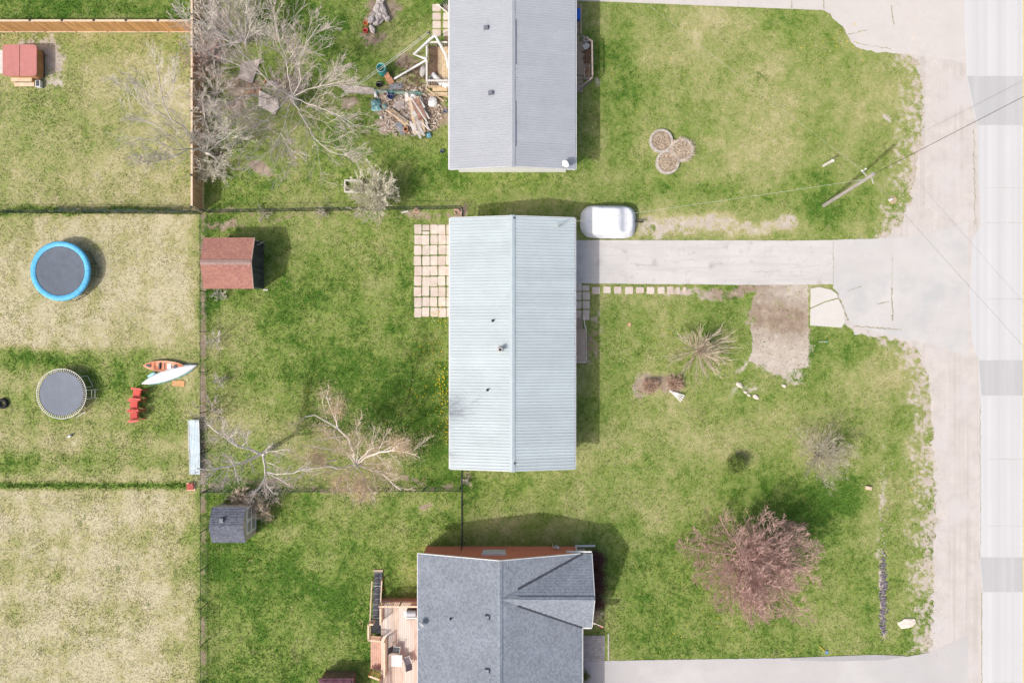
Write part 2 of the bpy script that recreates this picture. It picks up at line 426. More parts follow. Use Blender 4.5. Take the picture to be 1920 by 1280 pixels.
# blobs (cx, cy, rx, ry, dryness, weight)
BLOBS = [(60, 240, 120, 120, 0.42, .7), (290, 200, 80, 110, 0.78, .6), (200, 330, 150, 50, 0.72, .5), (160, 90, 160, 25, 0.45, .6), (40, 330, 60, 60, 0.42, .6),
         (30, 440, 60, 40, 0.62, .7), (240, 620, 40, 20, 0.6, .6),
         (60, 672, 120, 16, 0.10, .8), (40, 690, 50, 20, 0.12, .8), (200, 690, 70, 40, 0.18, .7), (290, 760, 60, 40, 0.16, .8), (215, 745, 40, 40, 0.2, .7), (95, 790, 30, 15, 0.1, .8),
         (270, 808, 60, 18, 0.10, .85), (40, 865, 60, 26, 0.14, .8), (120, 810, 200, 22, 0.72, .4), (200, 870, 120, 18, 0.6, .5), (130, 858, 40, 12, .2, .5), (280, 872, 40, 14, 0.22, .6), (250, 712, 40, 30, 0.12, .7),
         (345, 1100, 28, 220, 0.55, .7), (20, 1060, 70, 50, 0.55, .6), (190, 1040, 40, 30, 0.97, .6), (90, 1240, 90, 40, 0.98, .7), (260, 1020, 60, 60, 0.72, .5), (160, 1175, 60, 12, .5, .5),
         (560, 60, 100, 90, 0.12, .7), (620, 130, 60, 60, 0.12, .7), (560, 330, 120, 40, 0.30, .6), (790, 330, 50, 70, 0.10, .8), (740, 60, 40, 60, .45, .5), (430, 40, 60, 90, .6, .8), (770, 50, 30, 40, .5, .5),
         (600, 470, 100, 60, 0.26, .5), (430, 620, 50, 90, 0.5, .8), (420, 800, 70, 60, 0.52, .8), (480, 820, 60, 50, .5, .6), (790, 720, 60, 120, 0.0, .85), (730, 640, 70, 60, 0.06, .7), (740, 790, 90, 70, 0.02, .85), (660, 640, 40, 40, .14, .5),
         (800, 860, 60, 50, 0.08, .8), (560, 850, 120, 50, 0.42, .6), (660, 880, 100, 40, .5, .5), (400, 560, 22, 60, 0.02, .8), (812, 505, 36, 90, .1, .8), (640, 720, 80, 40, .12, .6), (810, 660, 20, 40, .5, .25),
         (640, 960, 70, 40, 0.52, .7), (800, 935, 50, 22, 0.55, .6), (480, 1060, 70, 60, 0.06, .7), (620, 1120, 80, 80, 0.10, .7), (560, 980, 50, 40, .1, .5), (440, 1200, 50, 80, .35, .5), (740, 1010, 60, 40, .3, .5), (520, 1000, 40, 20, .5, .6), (770, 1085, 20, 30, .5, .6), (600, 1060, 30, 30, .5, .5),
         (1150, 180, 40, 180, 0.12, .8), (1200, 20, 60, 20, .12, .6), (1330, 60, 60, 50, 0.6, .6), (1420, 150, 120, 70, 0.68, .6), (1280, 120, 60, 50, .5, .6), (1560, 150, 40, 70, .25, .5), (1610, 190, 60, 60, .62, .5), (1350, 360, 150, 26, 0.12, .75), (1560, 400, 60, 45, 0.10, .8),
         (1430, 290, 120, 40, .6, .5), (1520, 330, 50, 30, .14, .7), (1640, 420, 50, 20, 0.5, .6), (1700, 260, 30, 160, 0.72, .5), (1500, 60, 40, 40, .3, .5), (960, 350, 100, 28, .38, .7), (1680, 130, 40, 30, .4, .6),
         (1160, 580, 50, 30, 0.10, .75), (1180, 650, 60, 60, 0.2, .5), (1360, 570, 50, 40, 0.14, .7), (1400, 620, 30, 50, 0.2, .7), (1220, 800, 80, 50, 0.62, .6), (1320, 830, 140, 40, 0.58, .5), (1580, 650, 60, 25, 0.10, .8), (1530, 690, 30, 50, .14, .7),
         (1690, 690, 40, 60, .7, .6), (1600, 720, 60, 40, .5, .5), (1470, 745, 90, 20, .18, .6), (1140, 860, 60, 60, .3, .6), (1730, 850, 30, 200, .72, .5),
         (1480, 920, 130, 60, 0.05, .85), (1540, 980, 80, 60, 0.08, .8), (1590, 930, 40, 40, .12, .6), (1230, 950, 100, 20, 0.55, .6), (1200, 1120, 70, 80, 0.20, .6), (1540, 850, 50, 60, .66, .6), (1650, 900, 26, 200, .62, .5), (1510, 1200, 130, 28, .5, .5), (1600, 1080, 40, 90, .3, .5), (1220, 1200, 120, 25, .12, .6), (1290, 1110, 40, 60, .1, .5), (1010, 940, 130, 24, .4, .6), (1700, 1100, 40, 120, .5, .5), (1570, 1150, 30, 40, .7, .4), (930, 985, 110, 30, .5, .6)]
# strips of unmown grass
def strip(x, y, x0, x1, yc, hw):
    return ((x > x0) & (x < x1)) * np.exp(-((y-yc)/hw)**2)
BLOBS += [(1310, 425, 150, 22, 0.95, .95), (1430, 428, 80, 14, .85, .8), (1240, 725, 50, 26, .7, .6)]
BARE = [(95, 118, 24, 50, 1.0), (60, 85, 50, 16, .8), (405, 60, 34, 90, 0.9), (487, 314, 24, 15, 1.1), (700, 75, 26, 18, 0.9), (718, 22, 34, 26, .9), (660, 185, 22, 14, 1.0), (768, 208, 68, 54, 1.3), (815, 215, 22, 40, 1.3), (745, 235, 30, 20, .9), (770, 130, 26, 26, .9), (460, 165, 40, 26, 0.8), (445, 195, 25, 12, 1.0),
        (1462, 600, 56, 70, 1.25), (1470, 660, 48, 50, 1.3), (1465, 555, 55, 30, 1.25), (1490, 705, 24, 22, 1.0), (1300, 425, 140, 18, 0.78), (1220, 430, 30, 20, .85), (1420, 425, 90, 18, .66), (1340, 542, 110, 8, .9), (1390, 548, 40, 12, 1.1), (1215, 722, 22, 22, 1.0), (1262, 718, 28, 18, 1.0),
        (1656, 1120, 6, 80, .9), (1654, 900, 6, 90, .45), (1654, 1020, 6, 40, .45), (1664, 218, 14, 9, 0.8), (1112, 640, 14, 50, .55), (1108, 600, 12, 20, .8), (1125, 160, 14, 12, .6), (420, 432, 40, 10, .8), (500, 320, 10, 8, .6), (861, 397, 10, 8, 1.1), (780, 397, 30, 5, .8), (876, 900, 12, 20, .6), (1400, 735, 30, 12, .45), (805, 940, 12, 5, .8), (1395, 690, 14, 10, .6),
        (545, 165, 40, 40, .55), (410, 300, 20, 50, .5), (380, 200, 14, 200, .5)]

def fields(x, y):
    """dryness, bareness and height factor of the lawn at photograph pixel (x, y) on the ground"""
    x = np.asarray(x, float); y = np.asarray(y, float)
    wx = x + 26*(vnoise(x/60, y/60, 3)-.5) + 12*(vnoise(x/17, y/17, 5)-.5)
    wy = y + 26*(vnoise(x/60, y/60, 8)-.5) + 12*(vnoise(x/17, y/17, 11)-.5)
    dry = np.full(x.shape, 0.4); wsum = np.full(x.shape, 1e-3)
    for x0, x1, y0, y1, d in ZONES:
        e = 5.0 if x1 < 400 else 10.0
        zx = x if x1 < 400 or x0 == 372 else wx
        w = 1/(1+np.exp(-np.clip((zx-x0)/e, -30, 30)))/(1+np.exp(-np.clip((x1-zx)/e, -30, 30)))/(1+np.exp(-np.clip((wy-y0)/e, -30, 30)))/(1+np.exp(-np.clip((y1-wy)/e, -30, 30)))
        dry = dry + w*d; wsum = wsum + w
    dry = (dry-0.4)/wsum
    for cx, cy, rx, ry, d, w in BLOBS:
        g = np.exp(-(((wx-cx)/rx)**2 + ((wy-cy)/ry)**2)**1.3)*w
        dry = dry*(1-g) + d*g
    bare0 = np.zeros(x.shape)
    # mowing bands in the western lots and patchiness everywhere
    west = (x < 372)
    dry = dry + west*0.055*np.sin(x/8.0 + 5*vnoise(x/90, y/90, 23)) * (y > 400)
    dry = dry + west*0.07*np.sin(y/11.0 + 2*vnoise(x/80, y/80, 21)) * (y > 640)
    big = fbm(x/75, y/75, 31, 3) - .5
    mid = fbm(x/22, y/22, 41, 3) - .5
    fine = fbm(x/6, y/6, 51, 3) - .5
    dry = dry + 0.46*big + 0.40*mid + 0.38*fine + 0.10*(bare0 > .2)
    tall = 1.0 + 0*x
    s1 = strip(x, y+3*(vnoise(x/14, y/14, 13)-.5), -400, 352, 910, 7) + 0.9*strip(x, wy, -400, 110, 399, 6) + 0.8*strip(x, wy, 110, 374, 397, 5)
    dry = dry*(1-np.clip(s1, 0, 1)) + 0.02*np.clip(s1, 0, 1)
    tall = tall + 1.8*np.clip(s1, 0, 1)
    # bare strip along the border fence
    bare = np.zeros(x.shape)
    for cx, cy, rx, ry, w in BARE:
        bare = np.maximum(bare, w*np.exp(-(((wx-cx)/rx)**2 + ((wy-cy)/ry)**2)**1.8))
    bare = np.maximum(bare, 0.85*np.exp(-((x-381)/5.0)**2)*((y > 400) & (y < 960)))
    bare = np.maximum(bare, 0.5*np.exp(-((x-381)/5.0)**2)*(y >= 960))
    bare = np.maximum(bare, 0.7*np.exp(-((wy-905)/7.0)**2)*((x > 390) & (x < 850)))
    bare = np.maximum(bare, 0.5*np.exp(-((wy-404)/5.0)**2)*((x > 390) & (x < 860)))
    # dirt square by the driveway with crisp sides
    rect = (wx > 1408) & (x < 1515) & (wy > 530) & (wy < 690)
    bare = np.where(rect, np.maximum(bare, 1.2), bare)
    # thin cover towards the gravel shoulder
    edge = np.interp(y, [-200, 100, 150, 250, 320, 380, 425, 450, 600, 637, 660, 720, 850, 950, 1040, 1180, 1230, 1500], [1705, 1708, 1728, 1729, 1717, 1705, 1685, 1660, 1600, 1685, 1722, 1744, 1749, 1755, 1751, 1747, 1742, 1742])
    near = np.clip((x - edge + 80)/85, 0, 1)**1.2
    bare = np.maximum(bare, near*1.25*np.clip(0.1 + 1.7*(fbm(x/4.5, y/4.5, 61, 3)-.2), 0, 1))
    bare = bare*0.92 + (1.0*mid + 1.1*fine)*np.clip(bare*3-.3, 0, 1)
    speck = np.clip((fbm(x/10, y/10, 71, 3)-.66)*4, 0, 1)
    bare = np.maximum(bare, speck*0.5*(dry > .55))
    soil = np.where((x > 376) & (x < 905), 1.0, 0.0)
    for cx, cy in ((1238, 720), (1380, 545), (1110, 640), (1445, 590), (1480, 600)): soil = np.maximum(soil, np.exp(-((x-cx)/70)**2-((y-cy)/34)**2)*1.3)
    soil = np.where((x < 445) & (y < 150), 0.2, soil)
    return np.clip(dry, 0, 1), np.clip(bare, 0, 1), tall, np.clip(soil, 0, 1)

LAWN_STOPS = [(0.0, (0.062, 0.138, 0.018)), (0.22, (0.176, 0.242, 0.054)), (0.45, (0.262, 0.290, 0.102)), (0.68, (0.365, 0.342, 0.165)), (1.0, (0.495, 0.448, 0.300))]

def lawn_material(name, blades=False):
    m, nt, b = nodes_of(name)
    at = nt.nodes.new("ShaderNodeAttribute"); at.attribute_name = "dry"
    fac = at.outputs["Fac"]
    if not blades:
        n1 = noise_node(nt, 9, 8, rough=0.7)
        n2 = noise_node(nt, 2.2, 5)
        a1 = maprange(nt, n1.outputs[0], 0.25, 0.75, -0.17, 0.17)
        a2 = maprange(nt, n2.outputs[0], 0.3, 0.7, -0.08, 0.08)
        ad = nt.nodes.new("ShaderNodeMath"); ad.operation = 'ADD'; nt.links.new(fac, ad.inputs[0]); nt.links.new(a1, ad.inputs[1])
        ad2 = nt.nodes.new("ShaderNodeMath"); ad2.operation = 'ADD'; nt.links.new(ad.outputs[0], ad2.inputs[0]); nt.links.new(a2, ad2.inputs[1])
        fac = ad2.outputs[0]
    col = ramp_node(nt, fac, LAWN_STOPS).outputs[0]
    if blades:
        rv = nt.nodes.new("ShaderNodeAttribute"); rv.attribute_name = "tint"
        cb = nt.nodes.new("ShaderNodeCombineColor")
        for i in range(3): nt.links.new(rv.outputs["Fac"], cb.inputs[i])
        col = mixrgb(nt, 1.0, col, cb.outputs[0], 'MULTIPLY')
    else:
        ab = nt.nodes.new("ShaderNodeAttribute"); ab.attribute_name = "bare"
        nd = noise_node(nt, 1.6, 8, rough=0.62)
        dirt = ramp_node(nt, nd.outputs[0], [(0.25, (0.37, 0.315, 0.26)), (0.5, (0.455, 0.40, 0.345)), (0.75, (0.54, 0.49, 0.43))]).outputs[0]
        brown = ramp_node(nt, nd.outputs[0], [(0.28, (0.20, 0.145, 0.105)), (0.5, (0.30, 0.232, 0.175)), (0.75, (0.43, 0.355, 0.28))]).outputs[0]
        asl = nt.nodes.new("ShaderNodeAttribute"); asl.attribute_name = "soil"
        dirt = mixrgb(nt, asl.outputs["Fac"], dirt, brown)
        nm = noise_node(nt, 14, 6, rough=0.7)
        am = nt.nodes.new("ShaderNodeMath"); am.operation = 'ADD'
        nt.links.new(ab.outputs["Fac"], am.inputs[0]); nt.links.new(maprange(nt, nm.outputs[0], 0.3, 0.7, -0.3, 0.3), am.inputs[1])
        col = mixrgb(nt, maprange(nt, am.outputs[0], 0.3, 0.7), col, dirt)
        bp = nt.nodes.new("ShaderNodeBump"); bp.inputs["Strength"].default_value = 0.6; bp.inputs["Distance"].default_value = 0.04
        nb = noise_node(nt, 16, 6, rough=0.7); nt.links.new(nb.outputs[0], bp.inputs["Height"]); nt.links.new(bp.outputs[0], b.inputs["Normal"])
    nt.links.new(col, b.inputs["Base Color"])
    b.inputs["Roughness"].default_value = 0.95
    b.inputs["Specular IOR Level"].default_value = 0.1
    return m

# one ground sheet to the horizon (a ring with the detailed lawn laid over its centre)
m, nt, b = nodes_of("far_ground")
nn = noise_node(nt, 0.06, 8)
nt.links.new(ramp_node(nt, nn.outputs[0], [(0.3, (0.10, 0.16, 0.03)), (0.7, (0.26, 0.25, 0.10))]).outputs[0], b.inputs["Base Color"])
b.inputs["Roughness"].default_value = 1.0
o = MB().add([(-900, -900, -0.03), (900, -900, -0.03), (900, 900, -0.03), (-900, 900, -0.03)], [(0, 1, 2, 3)]).build("ground", m)
o["kind"] = "structure"

LX0, LX1, LY0, LY1, ST = -160, 2080, -140, 1420, 3.0     # lawn sheet extent in pixels
gx = np.arange(LX0, LX1+.1, ST); gy = np.arange(LY0, LY1+.1, ST)
GX, GY = np.meshgrid(gx, gy)
nx, ny = len(gx), len(gy)
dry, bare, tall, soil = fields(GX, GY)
zz = 0.03*(fbm(GX/40, GY/40, 91, 3)-.5) - 0.02
co = np.stack([(GX-960)/25.0, (640-GY)/25.0, np.minimum(zz, -0.004)], -1).reshape(-1, 3)
idx = np.arange(nx*ny).reshape(ny, nx)
quads = np.stack([idx[:-1, :-1], idx[1:, :-1], idx[1:, 1:], idx[:-1, 1:]], -1).reshape(-1, 4)
me = bpy.data.meshes.new("lawn")
me.vertices.add(len(co)); me.vertices.foreach_set("co", co.ravel())
me.loops.add(quads.size); me.loops.foreach_set("vertex_index", quads.ravel().astype(np.int32))
me.polygons.add(len(quads)); me.polygons.foreach_set("loop_start", np.arange(0, quads.size, 4, dtype=np.int32)); me.polygons.foreach_set("loop_total", np.full(len(quads), 4, dtype=np.int32))
me.update(calc_edges=True)
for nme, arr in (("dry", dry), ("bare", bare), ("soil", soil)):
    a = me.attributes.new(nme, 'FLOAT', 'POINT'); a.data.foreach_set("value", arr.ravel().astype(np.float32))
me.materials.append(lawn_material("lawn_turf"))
me.polygons.foreach_set("use_smooth", [True]*len(quads))
lawn = bpy.data.objects.new("lawn", me); COL.objects.link(lawn); lawn["kind"] = "structure"

# ------------------------------------------------------------------ hard surfaces
def jitter(poly, step=3.0, amp=2.0, seed=1, sharp=()):
    """subdivide a pixel polygon and roughen its edges; edges whose index is in sharp stay straight"""
    out = []; n = len(poly)
    for i in range(n):
        x0, y0 = poly[i]; x1, y1 = poly[(i+1) % n]
        L = math.hypot(x1-x0, y1-y0); k = max(1, int(L/step)) if i not in sharp else 1
        nxn, nyn = (y1-y0)/max(L, 1e-6), -(x1-x0)/max(L, 1e-6)
        for j in range(k):
            t = j/k; x = x0+(x1-x0)*t; y = y0+(y1-y0)*t
            d = amp*2*((float(fbm(np.array([x/9]), np.array([y/9]), seed, 3)[0]))-.5) * (0 if i in sharp else 1)
            out.append((x+nxn*d, y+nyn*d))
    return out

def sheet(name, polypx, z, mt, th=0.0):
    import bmesh
    bm = bmesh.new()
    vs = [bm.verts.new((P(x, y).x, P(x, y).y, z)) for x, y in polypx]
    f = bm.faces.new(vs)
    if f.normal.z < 0: f.normal_flip()
    bm.normal_update()
    if f.normal.z < 0: bmesh.ops.reverse_faces(bm, faces=[f])
    if th:
        r = bmesh.ops.extrude_face_region(bm, geom=[f])
        bmesh.ops.translate(bm, vec=(0, 0, -th), verts=[v for v in r["geom"] if isinstance(v, bmesh.types.BMVert)])
        bmesh.ops.recalc_face_normals(bm, faces=bm.faces)
    bmesh.ops.triangulate(bm, faces=[f for f in bm.faces if len(f.verts) > 4], ngon_method='EAR_CLIP')
    me = bpy.data.meshes.new(name); bm.to_mesh(me); bm.free()
    me.materials.append(mt)
    o = bpy.data.objects.new(name, me); COL.objects.link(o); o["kind"] = "structure"
    return o

def paving(name, base, stops_scale, var, streak=None, stain=None, fine=28, bump=0.3):
    m, nt, b = nodes_of(name)
    n = noise_node(nt, stops_scale, 8, rough=0.65)
    col = ramp_node(nt, n.outputs[0], [(0.3, [c*(1-var) for c in base]), (0.7, [c*(1+var) for c in base])]).outputs[0]
    nf = noise_node(nt, fine, 4, rough=0.8)
    f2 = ramp_node(nt, nf.outputs[0], [(0.3, (0.86, 0.86, 0.86)), (0.7, (1.10, 1.10, 1.10))]).outputs[0]
    col = mixrgb(nt, 1.0, col, f2, 'MULTIPLY')
    if streak:
        st, lo, hi, cc = streak
        ns = noise_node(nt, 1.0, 4, st)
        col = mixrgb(nt, maprange(nt, ns.outputs[0], lo, hi), col, cc)
    if stain:
        sc, lo, hi, cc = stain
        ns = noise_node(nt, sc, 8, rough=0.6)
        col = mixrgb(nt, maprange(nt, ns.outputs[0], lo, hi), col, cc)
    nt.links.new(col, b.inputs["Base Color"]); b.inputs["Roughness"].default_value = 0.92; b.inputs["Specular IOR Level"].default_value = 0.2
    bp = nt.nodes.new("ShaderNodeBump"); bp.inputs["Strength"].default_value = bump; bp.inputs["Distance"].default_value = 0.01
    nb = noise_node(nt, fine*1.5, 4); nt.links.new(nb.outputs[0], bp.inputs["Height"]); nt.links.new(bp.outputs[0], b.inputs["Normal"])
    return m
m_gravel = paving("gravel_dust", (0.505, 0.468, 0.44), 0.9, 0.11, ((2.6, 0.035, 1), 0.52, 0.70, (0.42, 0.378, 0.345)), (0.35, 0.5, 0.66, (0.51, 0.48, 0.465)), 22)
m_conc = paving("driveway_concrete", (0.53, 0.51, 0.49), 0.5, 0.07, ((0.15, 1.6, 1), 0.50, 0.70, (0.44, 0.43, 0.42)), (1.1, 0.56, 0.72, (0.39, 0.365, 0.345)), 30)
m_apron = paving("apron_asphalt", (0.505, 0.490, 0.475), 0.45, 0.07, None, (0.4, 0.5, 0.66, (0.44, 0.44, 0.44)), 30)
m_slab = paving("pale_slab", (0.56, 0.535, 0.50), 0.6, 0.05, None, None, 30)
m_road = paving("worn_road", (0.555, 0.555, 0.555), 0.25, 0.03, ((1.3, 0.006, 1), 0.36, 0.64, (0.475, 0.475, 0.478)), None, 34)
m_patch = paving("road_repair", (0.455, 0.452, 0.452), 0.3, 0.04, ((0.9, 0.008, 1), 0.42, 0.58, (0.40, 0.40, 0.405)), None, 34)
m_drive3 = paving("smooth_drive", (0.465, 0.450, 0.445), 0.3, 0.05, None, (0.25, 0.52, 0.68, (0.50, 0.49, 0.48)), 30)
m_crack = mat("crack_fill", (0.36, 0.33, 0.27), 1.0, 0.3, 6, second=((0.20, 0.22, 0.08), 4.0, 0.5, 0.6))
m_yellow = mat("worn_yellow_line", (0.62, 0.48, 0.20), 0.8, 0.12, 5)

ROAD_W = [(1806, -400), (1808, 40), (1812, 142), (1820, 190), (1832, 236), (1834, 330), (1838, 420), (1822, 450), (1818, 560), (1822, 640), (1834, 676), (1836, 742), (1838, 860), (1835, 1000), (1838, 1060), (1842, 1110), (1841, 1280), (1840, 1700)]
SHOULDER = jitter([(1700, 99), (1718, 112), (1729, 150), (1730, 250), (1718, 320), (1706, 380), (1688, 422), (1655, 446), (1560, 470), (1580, 600), (1605, 627), (1690, 637), (1722, 660), (1743, 720), (1749, 850), (1755, 950), (1751, 1040), (1747, 1180), (1742, 1224), (1700, 1240), (1700, 1700), (1860, 1700), (1860, -400), (1700, -400)], 2, 9.0, 5, sharp=(19, 20, 21, 22, 23))
sheet("gravel_shoulder", SHOULDER, 0.004, m_gravel)
DRIVE = jitter([(1070, 450), (1500, 451), (1562, 450), (1562, 533), (1412, 534), (1070, 531)], 6, 0.8, 9)
sheet("driveway", DRIVE, 0.012, m_conc)
APRON = jitter([(1562, 450), (1655, 447), (1700, 444), (1770, 430), (1815, 415), (1815, 670), (1760, 648), (1690, 634), (1610, 612), (1592, 603), (1575, 552), (1562, 540)], 4, 1.2, 12)
apron = sheet("driveway_apron", APRON, 0.008, m_apron)
TOPD = jitter([(1082, -60), (1082, 2), (1150, 4), (1545, 18), (1562, 33), (1581, 51), (1592, 72), (1605, 90), (1642, 98), (1700, 101), (1815, 118), (1815, -60)], 3, 3.0, 14, sharp=(0, 1, 2, 11, 10))
topd = sheet("neighbour_driveway", TOPD, 0.010, paving("neighbour_concrete", (0.53, 0.498, 0.472), 0.5, 0.06, None, (0.5, 0.55, 0.72, (0.47, 0.44, 0.415)), 26))
BOTD = jitter([(1095, 1239), (1250, 1236), (1480, 1233), (1640, 1228), (1700, 1230), (1745, 1222), (1815, 1190), (1815, 1700), (1095, 1700)], 5, 0.8, 15)
sheet("smooth_driveway", BOTD, 0.010, m_drive3)
sheet("driveway_edge_strip", [(1480, 1232.5), (1560, 1229.5), (1640, 1226.5), (1700, 1229), (1660, 1237), (1560, 1238.5), (1482, 1237)], 0.014, mat("edge_asphalt", (0.36, 0.355, 0.36), 0.9, 0.08, 5))
ROAD = [(x, y) for x, y in jitter(ROAD_W + [(2300, 1700), (2300, -400)], 4, 1.0, 17, sharp=(17, 18, 19))]
sheet("road", ROAD, 0.016, m_road)
for y0, y1, xl in ((143, 235, 1813), (675, 741, 1835), (1044, 1109, 1838)):
    sheet("road_patch", jitter([(xl, y0), (2295, y0), (2295, y1), (xl+5 if y0 > 200 else xl+20, y1)], 6, 0.5, int(y0)), 0.020, m_patch)
ya = sheet("road_line", jitter([(1914.5, -390), (1918, -390), (1918, 1690), (1914.5, 1690)], 10, 0.5, 3), 0.0205, m_yellow)
ya.location.x = 0.12
SLAB1 = [(1520, 541), (1535, 538), (1558, 543), (1569, 551), (1571, 558), (1546, 565), (1519.5, 577)]
SLAB2 = [(1519.5, 579), (1546, 567), (1571.5, 560), (1583, 583), (1583.5, 604), (1578, 614), (1519, 610)]
slab_t = sheet("concrete_slab", SLAB1, 0.030, m_slab, 0.06); slab_b = sheet("concrete_slab", SLAB2, 0.030, m_slab, 0.06)

def crack(parent, pts, w, z):
    b = MB(); L = []; R = []
    for i, (x, y) in enumerate(pts):
        a = pts[max(i-1, 0)]; c = pts[min(i+1, len(pts)-1)]
        dx, dy = c[0]-a[0], c[1]-a[1]; l = math.hypot(dx, dy) or 1
        ww = w*rng.uniform(0.4, 1.3)
        L.append(P(x-dy/l*ww, y+dx/l*ww)); R.append(P(x+dy/l*ww, y-dx/l*ww))
    n = len(L)
    b.add([(p.x, p.y, z) for p in L]+[(p.x, p.y, z) for p in R], [(i, i+1, n+i+1, n+i) for i in range(n-1)])
    me = b.mesh("crack", m_crack)
    o = bpy.data.objects.new("crack", me); o.parent = parent; COL.objects.link(o)
def wander(p, q, n, amp):
    return [(p[0]+(q[0]-p[0])*t/n+rng.uniform(-amp, amp), p[1]+(q[1]-p[1])*t/n+rng.uniform(-amp, amp)) for t in range(n+1)]
crack(apron, wander((1672, 540), (1674, 602), 14, 1.0), 1.6, 0.012)
crack(apron, wander((1673, 480), (1672, 540), 14, 0.5), 0.5, 0.012)
crack(apron, wander((1645, 569), (1668, 566), 8, 1.2), 0.9, 0.0125)
crack(apron, wander((1590, 545), (1615, 538), 8, 1.0), 0.7, 0.012)
crack(apron, wander((1566, 547), (1590, 600), 16, 1.2), 2.4, 0.012)
crack(apron, wander((1600, 611), (1690, 618), 20, 1.0), 1.4, 0.012)
crack(apron, wander((1562, 452), (1562, 533), 16, 0.4), 0.5, 0.014)
crack(topd, wander((1384, 3), (1384, 12), 4, 0.5), 0.8, 0.013)
crack(topd, wander((1484, 2), (1485, 15), 4, 0.5), 1.0, 0.013)
crack(topd, wander((1544, 1), (1545, 18), 5, 0.5), 1.1, 0.013)
crack(topd, wander((1671, 10), (1676, 46), 12, 0.8), 1.1, 0.013)
crack(topd, wander((1590, 66), (1625, 56), 10, 1.4), 0.9, 0.013)
crack(topd, wander((1600, 80), (1670, 92), 14, 1.5), 0.7, 0.013)
for i in range(5):
    y = 455+rng.uniform(8, 70); x = 1180+i*75
    crack(bpy.data.objects["driveway"], wander((x, y), (x+rng.uniform(40, 90), y+rng.uniform(-8, 8)), 14, 1.6), 0.32, 0.0145)
for y in (418, 860, 985, 1280, 352, 560):
    crack(bpy.data.objects["road"], wander((1850, y), (2000, y+rng.uniform(-2, 2)), 18, 0.7), 0.28, 0.0185)
crack(bpy.data.objects["road"], wander((1838, 742), (1838, 1045), 60, 1.2), 0.6, 0.0185)
crack(bpy.data.objects["road"], wander((1840, 1110), (1841, 1300), 40, 1.0), 0.8, 0.0185)
crack(bpy.data.objects["road"], wander((1826, 240), (1828, 420), 40, 2.0), 0.7, 0.0185)

# ------------------------------------------------------------------ grass: real blades over the whole lawn
SLABS = []          # pixel rectangles of loose paving, filled before the grass is scattered
for r in range(9):
    for c in range(5):
        x0 = 776.5+c*15.1+rng.uniform(-.6, .6); y0 = 421.5+r*19.4+rng.uniform(-.7, .7)
        if r == 0 and c == 1:
            SLABS.append((x0+.5, x0+13.4, y0, y0+10.5)); SLABS.append((x0+.5, x0+13.4, y0+12, y0+18)); continue
        SLABS.append((x0, x0+14.2-rng.uniform(0, .8), y0, y0+18.2-rng.uniform(0, 1.0)))
STEP_STONES = [(1110, 1124.5), (1131, 1145), (1151.5, 1165), (1172, 1187), (1192.5, 1207.5), (1212.5, 1227), (1233, 1246), (1251, 1262.5), (1269, 1275), (1280.5, 1286.5)]
STEP_STONES = [(a, b, 537.5+rng.uniform(-.8, .8), 550.5+rng.uniform(-1, 1)) for a, b in STEP_STONES]
WALK = [(1077, 1090.5, 531, 545.5), (1092, 1105, 535, 545), (1077, 1090, 547.5, 562), (1092.5, 1106, 547, 562), (1077, 1090, 564.5, 579), (1092.5, 1106, 564, 579), (1077, 1090, 581.5, 596), (1092.5, 1105, 581, 600)]
WALK2 = [(809+c*10.2+(0 if c == 0 else 6)*1.0, 809+c*10.2+(0 if c == 0 else 6)+14.5, y, y+13) for c in (0, 1) for y in (8, 24, 40, 55)]
WALK2 = [(811+c*20, 811+c*20+15.5, y, y+13.3) for c in (0, 1) for y in (8.5, 24.5, 40, 55.5)]
HARD = [DRIVE, APRON, TOPD, BOTD, SLAB1, SLAB2, ROAD]
RECTS = SLABS + STEP_STONES + WALK + WALK2 + [(860, 1068, -200, 312), (855, 1067, 418, 864), (800, 1080, 1030, 1500), (714, 800, 1135, 1500), (1077, 1097, 600, 680), (1078, 1110, 68, 165), (1092, 1139, 1188, 1238), (1078, 1087, 0, 80), (803, 842, 92, 163), (386, 480, 450, 538), (405, 478, 950, 1012)]
N = 330000
bx = nrs.uniform(-60, 1760, N); by = nrs.uniform(-60, 1340, N)
d_, b_, t_, _ = fields(bx, by)
jx = bx + 9*(vnoise(bx/7, by/7, 77)-.5); jy = by + 9*(vnoise(bx/7, by/7, 78)-.5)
keep = nrs.rand(N) > np.clip(b_*1.25-.12, 0, 0.93)
for pl in HARD: keep &= ~in_poly(pl, bx, by)
sh = in_poly(SHOULDER, jx, jy)
keep &= ~(sh & (nrs.rand(N) > 0.16*np.exp(-np.clip(bx-1735, 0, 100)/14.0)))
for x0, x1, y0, y1 in RECTS: keep &= ~((bx > x0) & (bx < x1) & (by > y0) & (by < y1))
bx, by, d_, t_ = bx[keep], by[keep], d_[keep], t_[keep]
n = len(bx); NB = 3
X = np.repeat((bx-960)/25.0, NB) + nrs.normal(0, 0.025, n*NB); Y = np.repeat((640-by)/25.0, NB) + nrs.normal(0, 0.025, n*NB)
D = np.clip(np.repeat(d_, NB) + nrs.normal(0, 0.16, n*NB), 0, 1); T = np.repeat(t_, NB)
a = nrs.uniform(0, 2*np.pi, n*NB); al = a + nrs.normal(0, .5, n*NB) + np.pi/2
w = nrs.uniform(0.020, 0.048, n*NB); h = nrs.uniform(0.012, 0.05, n*NB)*T*(1.15-.85*D); l = nrs.uniform(0.03, 0.10, n*NB)*np.sqrt(T)
sx, sy = np.cos(a)*w, np.sin(a)*w
z0 = np.full(n*NB, -0.03)
V = np.stack([np.stack([X-sx, Y-sy, z0], -1), np.stack([X+sx, Y+sy, z0], -1), np.stack([X+np.cos(al)*l, Y+np.sin(al)*l, h], -1)], 1).reshape(-1, 3)
me = bpy.data.meshes.new("grass")
